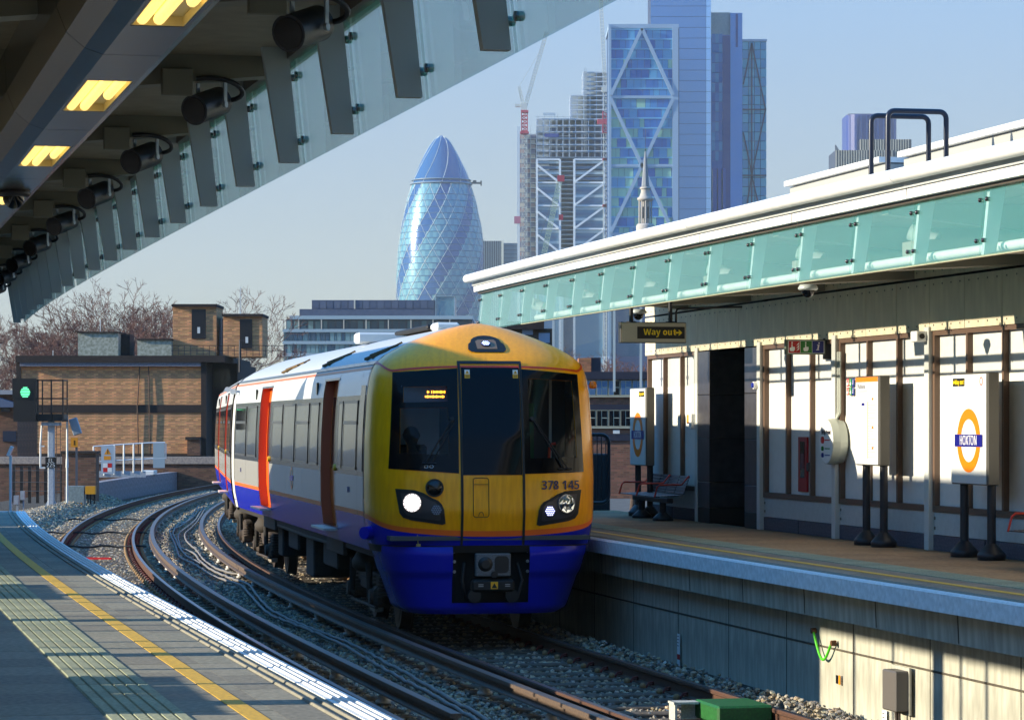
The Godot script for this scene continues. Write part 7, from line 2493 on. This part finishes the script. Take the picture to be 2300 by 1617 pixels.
	for row in 34:
		var y := -58.0 + row * 24.0
		for q in [[1462, 1586], [1586.6, 1597.5]]:
			fbox(f, "cladding_panel", paint("slab_blue", Color(0.36, 0.53, 0.74), 0.4, 0.0) if q[0] < 1500 else paint("slab_pale", Color(0.56, 0.74, 0.92), 0.4, 0.0), q[0], y, q[1], y + 23.2, -0.2, 0.2)
	f = far("twin_tower", "stepped glass tower with a light roof box and dark bracing right of the slab", "tower", 1660, 900, 1230.0)
	fbox(f, "core", paint("twin_core", Color(0.24, 0.44, 0.72), 0.4, 0.0), 1598, 78, 1668, 900, -30.0, -0.4)
	fbox(f, "roof_box", worn("roof_box_pale", Color(0.66, 0.70, 0.70), Color(0.60, 0.64, 0.66), 0.5, 9.0), 1598, 27, 1642, 80, -26.0, -1.0)
	fbox(f, "shaft", paint("shaft_blue", Color(0.48, 0.66, 0.88), 0.4, 0.0), 1641, 29, 1668, 900, -26.0, 0.3)
	fbox(f, "shaft_slot", paint("slot_dark", Color(0.14, 0.27, 0.56), 0.4), 1653, 31, 1658, 106, 0.3, 0.4)
	fbox(f, "dark_strip", paint("slot_dark", Color.WHITE), 1624, 80, 1641, 900, -0.4, 0.1)
	for row in 20:
		var y := 76.0 + row * 22.0
		for i in 3: fbox(f, "window", tower_glass[r.randi() % 3], 1599 + i * 8.3, y, 1606.5 + i * 8.3, y + 20.5, -0.4, 0.0)
	for x in [1600, 1611, 1622]: fbox(f, "low_wing", paint("low_wing_blue", Color(0.18, 0.34, 0.66), 0.4), x, 380, x + 9 - (x - 1600) * 0.1, 900, 0.2, 5.0)
	for row in 20:
		var y := 92.0 + row * 20.5
		for i in 4: fbox(f, "window", [paint("twin_glass_a", Color(0.32, 0.66, 0.76), 0.2, 0.1), paint("twin_glass_b", Color(0.26, 0.58, 0.74), 0.2, 0.1)][(row * 5 + i * 3) % 2], 1668.5 + i * 13.6, y, 1681.2 + i * 13.6, y + 19.4, -20.0, 0.0)
	fbox(f, "parapet", bars, 1667, 88, 1723, 93, -20.0, 0.4)
	var dark_bar := paint("brace_dark", Color(0.14, 0.24, 0.36), 0.5)
	for q in [[1689, 97, 1670, 190], [1689, 97, 1720, 246], [1670, 298, 1689, 390], [1720, 246, 1689, 394], [1689, 394, 1678, 460], [1689, 394, 1702, 450], [1668, 246, 1722, 246], [1668, 394, 1722, 394], [1689, 97, 1689, 500]]:
		var b := Shape.new()
		b.bar(f.at(q[0], q[1], 0.5), f.at(q[2], q[3], 0.5), 0.55, 0.4, Vector3(0, 0, 1))
		part(b, "brace", dark_bar, f.o)
	# --- the tower under construction
	f = far("construction_tower", "unfinished steel framed tower with open floors and white braced frames", "tower under construction", 1270, 900, 1350.0)
	var slab := paint("site_slab", Color(0.72, 0.77, 0.82), 0.7)
	var colm := paint("site_steel", Color(0.66, 0.74, 0.84), 0.6)
	var white := paint("site_white", Color(0.86, 0.90, 0.93), 0.5)
	var deep := paint("site_deep", Color(0.22, 0.34, 0.54), 0.6)
	for q in [[1310, 1366, 161, 213, 5], [1281, 1366, 213, 266, 5], [1205, 1366, 266, 352, 6]]:
		var n: int = q[4]
		for i in n:
			var y: float = lerpf(q[2], q[3], float(i) / n)
			fbox(f, "floor_slab", slab, q[0], y, q[1], y + 2.4, -28.0, 0.0)
		var cols := Shape.new()
		var x: float = q[0] + 1.0
		while x < q[1]:
			for z in [-0.5, -14.0, -27.5]: f.box(cols, x - 0.7, q[2], x + 0.7, q[3], z - 0.3, z + 0.3)
			x += 14.5
		part(cols, "columns", colm, f.o)
	fbox(f, "inner_core", deep, 1235, 275, 1362, 900, -27.0, -8.0)
	fbox(f, "inner_core", deep, 1315, 190, 1340, 275, -20.0, -12.0)
	for i in 30:
		var y := 352.0 + i * 10.2
		fbox(f, "floor_slab", slab, 1205, y, 1366, y + 1.5, -27.0, -1.0)
	for q in [[1206, 358, 1258], [1290, 358, 1357]]:
		fbox(f, "glazing", paint("site_glazing", Color(0.40, 0.56, 0.68), 0.25, 0.2), q[0], 410.0 if q[0] < 1250 else 408.0, q[2], 900, -1.2, -0.6)
		for x in [q[0], q[2]]: fbox(f, "frame_column", white, x - 2.4, q[1], x + 2.4, 900, -0.5, 0.9)
		for i in 4:
			var y := 358.0 + i * 52.0
			fbox(f, "frame_beam", white, q[0], y - 1.8, q[2], y + 1.8, -0.5, 0.6)
			var b := Shape.new()
			if q[0] < 1250: b.bar(f.at(q[0] + 2, y + 14, 0.9), f.at(q[2] - 2, y + 52, 0.9), 0.9, 0.6, Vector3(0, 0, 1))
			else: b.bar(f.at(q[0] + 2, y + 50, 0.9), f.at(q[2] - 2, y + 4, 0.9), 0.9, 0.6, Vector3(0, 0, 1))
			part(b, "brace", white, f.o)
			for k in 4:
				fbox(f, "glazing_row", [paint("site_row_a", Color(0.66, 0.75, 0.80), 0.4), paint("site_row_b", Color(0.28, 0.42, 0.56), 0.3)][k % 2], q[0] + 2.5, y + 3 + k * 12.2, q[2] - 2.5, y + 9 + k * 12.2, -0.58, -0.3)
	for row in 26:
		for i in 3:
			fbox(f, "hoist_bay", [paint("hoist_a", Color(0.66, 0.54, 0.52), 0.7), paint("hoist_b", Color(0.46, 0.46, 0.56), 0.7), paint("hoist_c", Color(0.76, 0.72, 0.66), 0.7)][(row * 7 + i * 5) % 3], 1168 + i * 12, 302 + row * 11, 1178 + i * 12, 310 + row * 11, -14.0, -1.0 - i)
	fbox(f, "hoist_core", paint("hoist_core", Color(0.36, 0.38, 0.50), 0.8), 1168, 300, 1206, 900, -14.0, -4.2)
	var scaf := Shape.new()
	for x in [1166, 1179, 1192, 1205]: f.box(scaf, x - 0.5, 285, x + 0.5, 900, 0.0, 0.25)
	for row in 27: f.box(scaf, 1166, 300 + row * 11, 1206, 300.8 + row * 11, 0.0, 0.25)
	for x in [1210, 1224, 1238, 1252, 1266, 1280]: f.box(scaf, x - 0.4, 252 + absf(x - 1240) * 0.3, x + 0.4, 352, 0.2, 0.4)
	for y in [262, 283, 305, 330]: f.box(scaf, 1203, y, 1284, y + 0.8, 0.2, 0.4)
	f.box(scaf, 1312, 152, 1313, 340, 0.2, 0.5); f.box(scaf, 1316, 152, 1317, 340, 0.2, 0.5)
	for row in 15: f.box(scaf, 1312, 160 + row * 12, 1317, 160.7 + row * 12, 0.2, 0.5)
	f.box(scaf, 1220, 251, 1248, 255, -8, -4); f.box(scaf, 1222, 255, 1223, 262, -8, -7.6); f.box(scaf, 1246, 255, 1247, 262, -8, -7.6)
	part(scaf, "scaffold", paint("scaffold_grey", Color(0.66, 0.72, 0.76), 0.6), f.o)
	fbox(f, "blue_sheeting", paint("site_blue", Color(0.10, 0.22, 0.55), 0.6), 1223, 300, 1255, 308, 0.3, 0.6)
	# --- cranes
	var crane_white := paint("crane_white", Color(0.78, 0.80, 0.78), 0.5)
	var crane_red := paint("crane_red", Color(0.72, 0.24, 0.34), 0.5)
	f = far("tower_crane", "tower crane with a white luffing jib left of the unfinished tower", "crane", 1178, 900, 1340.0, "cranes of the building site")
	var c := Shape.new()
	lattice(c, f.at(1178, 900), f.at(1178, 302), 2.2, 40, 0.28)
	part(c, "mast", crane_white, f.o)
	c = Shape.new()
	lattice(c, f.at(1178, 302), f.at(1178, 252), 2.6, 6, 0.4)
	f.box(c, 1170, 248, 1187, 253, -2, 2); f.box(c, 1168, 296, 1188, 300, -2, 2)
	part(c, "red_section", crane_red, f.o)
	c = Shape.new()
	f.box(c, 1170, 232, 1184, 248, -1.6, 1.6); f.box(c, 1157, 234, 1172, 240, -1.4, 1.4)
	part(c, "machine_house", crane_white, f.o)
	c = Shape.new()
	lattice(c, f.at(1180, 238), f.at(1228, 72), 1.5, 26, 0.22)
	part(c, "jib", crane_white, f.o)
	c = Shape.new()
	lattice(c, f.at(1176, 240), f.at(1166, 194), 1.2, 6, 0.22)
	c.bar(f.at(1166, 194), f.at(1172, 240), 0.3, 0.3); c.bar(f.at(1166, 194), f.at(1218, 106), 0.14, 0.14)
	part(c, "a_frame", crane_white, f.o)
	f = far("tower_crane", "tower crane with a tall white lattice mast against the braced tower", "crane", 1361, 900, 1320.0, "cranes of the building site")
	c = Shape.new()
	lattice(c, f.at(1361, 900), f.at(1361, 205), 2.0, 46, 0.28)
	part(c, "mast", crane_white, f.o)
	c = Shape.new()
	for q in [[250, 298], [356, 360], [460, 464]]: lattice(c, f.at(1361, q[1]), f.at(1361, q[0]), 2.6, 4, 0.42)
	f.box(c, 1342, 268, 1368, 279, -1.5, 1.5)
	part(c, "red_section", crane_red, f.o)
	c = Shape.new()
	lattice(c, f.at(1360, 200), f.at(1348, -30), 1.4, 30, 0.2)
	part(c, "jib", crane_white, f.o)
	c = Shape.new()
	f.box(c, 1352, 196, 1370, 207, -1.5, 1.5)
	lattice(c, f.at(1363, 198), f.at(1367, 160), 1.0, 5, 0.2)
	part(c, "machine_house", crane_white, f.o)
	f = far("site_crane", "small pale crane with a leaning lattice jib and a red hook block", "crane", 1225, 900, 1100.0, "cranes of the building site")
	c = Shape.new()
	lattice(c, f.at(1222, 570), f.at(1257, 408), 1.7, 22, 0.2)
	part(c, "jib", paint("crane_pale_green", Color(0.66, 0.74, 0.66), 0.5), f.o)
	c = Shape.new()
	c.bar(f.at(1259, 400), f.at(1259, 480), 0.1, 0.1); c.bar(f.at(1256, 405), f.at(1210, 540), 0.12, 0.12)
	part(c, "rope", paint("crane_rope", Color(0.4, 0.42, 0.4), 0.6), f.o)
	c = Shape.new()
	f.box(c, 1252, 394, 1268, 408, -0.9, 0.9); f.box(c, 1255, 482, 1265, 494, -0.7, 0.7)
	part(c, "hook_block", paint("hook_red", Color(0.62, 0.08, 0.22), 0.5), f.o)
	f = far("site_hoist", "thin hoist mast with a pink cage left of the unfinished tower", "hoist", 1165, 900, 1330.0)
	c = Shape.new()
	lattice(c, f.at(1164.5, 900), f.at(1164.5, 283), 0.8, 46, 0.14)
	part(c, "mast", colm, f.o)
	fbox(f, "cage", paint("cage_pink", Color(0.70, 0.42, 0.52), 0.5), 1155, 486, 1169, 502, -1.0, 1.0)
	# --- church spire
	f = far("church_spire", "white stone church spire with a columned lantern above the canopy", "church", 1450, 700, 620.0)
	var stone := worn("spire_stone", Color(0.72, 0.70, 0.67), Color(0.56, 0.55, 0.54), 0.8, 2.0)
	var lead := worn("spire_lead", Color(0.52, 0.55, 0.58), Color(0.44, 0.47, 0.51), 0.7, 2.0)
	c = Shape.new()
	c.lathe([Vector2(0.80, 0), Vector2(0.82, 0.0), Vector2(0.45, 4.0), Vector2(0.14, 7.2), Vector2(0.0, 7.25)], f.at(1450, 419), 8, false)
	part(c, "spire", lead, f.o)
	c = Shape.new()
	c.lathe([Vector2(0.04, 0), Vector2(0.04, 4.6), Vector2(0.0, 4.7)], f.at(1450, 340), 6)
	c.lathe([Vector2(0.0, 0), Vector2(0.18, 0.2), Vector2(0.0, 0.4)], f.at(1450, 339), 10)
	part(c, "finial", paint("finial_dark", Color(0.16, 0.17, 0.2), 0.5), f.o)
	c = Shape.new()
	c.lathe([Vector2(1.05, -0.1), Vector2(1.15, 0.0), Vector2(1.15, 0.25), Vector2(0.85, 0.4)], f.at(1450, 424), 24)
	c.lathe([Vector2(1.45, 0.0), Vector2(1.1, 0.5), Vector2(0.9, 1.2), Vector2(0.95, 2.0)], f.at(1450, 444), 24)
	part(c, "cupola", stone, f.o)
	c = Shape.new()
	c.lathe([Vector2(1.2, -0.4), Vector2(1.55, -0.2), Vector2(1.68, 0.0), Vector2(1.68, 0.3), Vector2(1.3, 0.5)], f.at(1450, 448), 32)
	part(c, "cornice", stone, f.o)
	c = Shape.new()
	c.lathe([Vector2(0.95, 0.0), Vector2(0.95, 4.8)], f.at(1450, 502), 24)
	part(c, "drum", stone, f.o)
	for i in 10:
		c = Shape.new()
		var a := TAU * i / 10.0
		var b := f.at(1450, 502) + Vector3(sin(a) * 1.3, 0, cos(a) * 1.3)
		c.cyl(b, b + Vector3(0, 4.6, 0), 0.15, 0.13, 10)
		part(c, "column", stone, f.o)
	for i in 5:
		c = Shape.new()
		var a := TAU * (i + 0.5) / 5.0
		c.box(f.at(1450, 478) + Vector3(sin(a) * 0.94, 0, cos(a) * 0.94), Vector3(0.42, 2.4, 0.1), Basis(Vector3.UP, a))
		part(c, "lantern_opening", paint("opening_dark", Color(0.10, 0.11, 0.14), 0.8), f.o)
	c = Shape.new()
	c.lathe([Vector2(1.9, -8.0), Vector2(1.9, -0.4), Vector2(1.65, 0.0), Vector2(1.2, 0.1)], f.at(1450, 503), 32)
	part(c, "base", stone, f.o)
	# --- dark tower at the right and its striped lower blocks
	f = far("dark_tower", "dark blue rounded tower with pale striped lower blocks right of the sky", "tower", 1950, 760, 1900.0)
	c = Shape.new()
	c.prism(rounded(113 * f.k, 40.0, 9.0, 6), f.at(1953, 263), Vector3.RIGHT, Vector3(0, 0, -1), 140.0)
	part(c, "shaft", paint("dark_shaft", Color(0.14, 0.22, 0.50), 0.4, 0.0), f.o)
	for i in 9: fbox(f, "shaft_rib", paint("dark_rib", Color(0.20, 0.29, 0.56), 0.4), 1901 + i * 12.5, 266, 1903 + i * 12.5, 500, 20.0, 20.6)
	fbox(f, "shaft_top", paint("dark_cap", Color(0.36, 0.38, 0.44), 0.5), 1900, 261, 1950, 264, -10.0, 16.0)
	for q in [[1922, 2037, 321, 24.0], [1866, 1998, 347, 30.0]]:
		fbox(f, "block", paint("stripe_dark", Color(0.12, 0.15, 0.26), 0.4), q[0], q[2], q[1], 600, -10.0, q[3])
		var n := int((q[1] - q[0]) / 5.6)
		for i in n: fbox(f, "stripe", paint("stripe_pale", Color(0.72, 0.70, 0.64), 0.6), q[0] + 0.6 + i * 5.6, q[2], q[0] + 2.7 + i * 5.6, 600, q[3], q[3] + 0.8)
	c = Shape.new()
	c.prism(PackedVector2Array([Vector2(0, 0), Vector2(11, 0), Vector2(2, 14), Vector2(0, 14)]), f.at(1865, 349, 30), Vector3.RIGHT * f.k, Vector3.UP * f.k, 1.0)
	part(c, "roof_mast", paint("dark_cap", Color.WHITE), f.o)
	# --- low ribbed tower beside the rounded one
	f = far("ribbed_block", "ribbed grey block with a white edge between rounded tower and building site", "tower", 1125, 760, 1700.0)
	fbox(f, "shaft", paint("ribbed_dark", Color(0.14, 0.20, 0.32), 0.4), 1085, 541, 1127, 760, -20.0, 0.0)
	for i in 8: fbox(f, "rib", paint("ribbed_pale", Color(0.48, 0.54, 0.58), 0.5), 1087 + i * 5, 541, 1089 + i * 5, 760, 0.0, 0.6)
	fbox(f, "white_edge", paint("ribbed_white", Color(0.86, 0.84, 0.76), 0.5), 1126, 540, 1131, 760, -19.0, 0.8)
	fbox(f, "wing", paint("ribbed_wing", Color(0.36, 0.46, 0.54), 0.3, 0.2), 1131, 546, 1162, 760, -19.0, 0.0)
	for i in 7: fbox(f, "wing_floor", paint("ribbed_dark", Color.WHITE), 1131, 552 + i * 9, 1162, 553 + i * 9, 0.0, 0.3)

func build_view() -> void:
	var cam := Camera3D.new()
	cam.name = "camera"
	add_child(cam)
	cam.position = Vector3(0, EYE, 0)
	cam.set_frustum(1617.0 / 6800.0 * 0.5, Vector2(0, 138.5 / 6800.0 * 0.5), 0.5, 6000.0)
	cam.current = true
	var sky_m := ProceduralSkyMaterial.new()
	sky_m.sky_top_color = Color(0.28, 0.63, 0.95)
	sky_m.sky_horizon_color = Color(0.66, 0.655, 0.57)
	sky_m.sky_curve = 0.15
	sky_m.ground_horizon_color = Color(0.50, 0.50, 0.49)
	sky_m.ground_bottom_color = Color(0.22, 0.21, 0.20)
	sky_m.sun_angle_max = 12.0
	var sky := Sky.new()
	sky.sky_material = sky_m
	var env := Environment.new()
	env.background_mode = Environment.BG_SKY
	env.sky = sky
	env.background_energy_multiplier = 0.78
	env.tonemap_mode = Environment.TONE_MAPPER_LINEAR
	env.tonemap_exposure = 1.9
	env.sdfgi_enabled = true
	env.ssao_enabled = true
	env.ssil_enabled = true
	env.fog_enabled = true
	env.fog_mode = Environment.FOG_MODE_EXPONENTIAL
	env.fog_density = 0.00009
	env.fog_light_color = Color(0.88, 0.93, 0.92)
	var we := WorldEnvironment.new()
	we.name = "world"
	we.environment = env
	add_child(we)
	var sun := DirectionalLight3D.new()
	sun.name = "sun"
	sun.light_energy = 1.6
	sun.light_color = Color(1.0, 0.95, 0.85)
	sun.light_angular_distance = 0.5
	sun.shadow_enabled = true
	add_child(sun)
	sun.look_at_from_position(Vector3.ZERO, Vector3(1.0, -0.305, -0.14), Vector3.UP)

func _ready() -> void:
	rng.seed = 4
	lay_line()
	build_view()
	build_setting()
	build_platforms()
	build_tracks()
	build_side(0)
	build_side(1)
	build_canopy_fittings()
	build_train()
	build_signs()
	build_near_background()
	build_city()
	build_ballast()
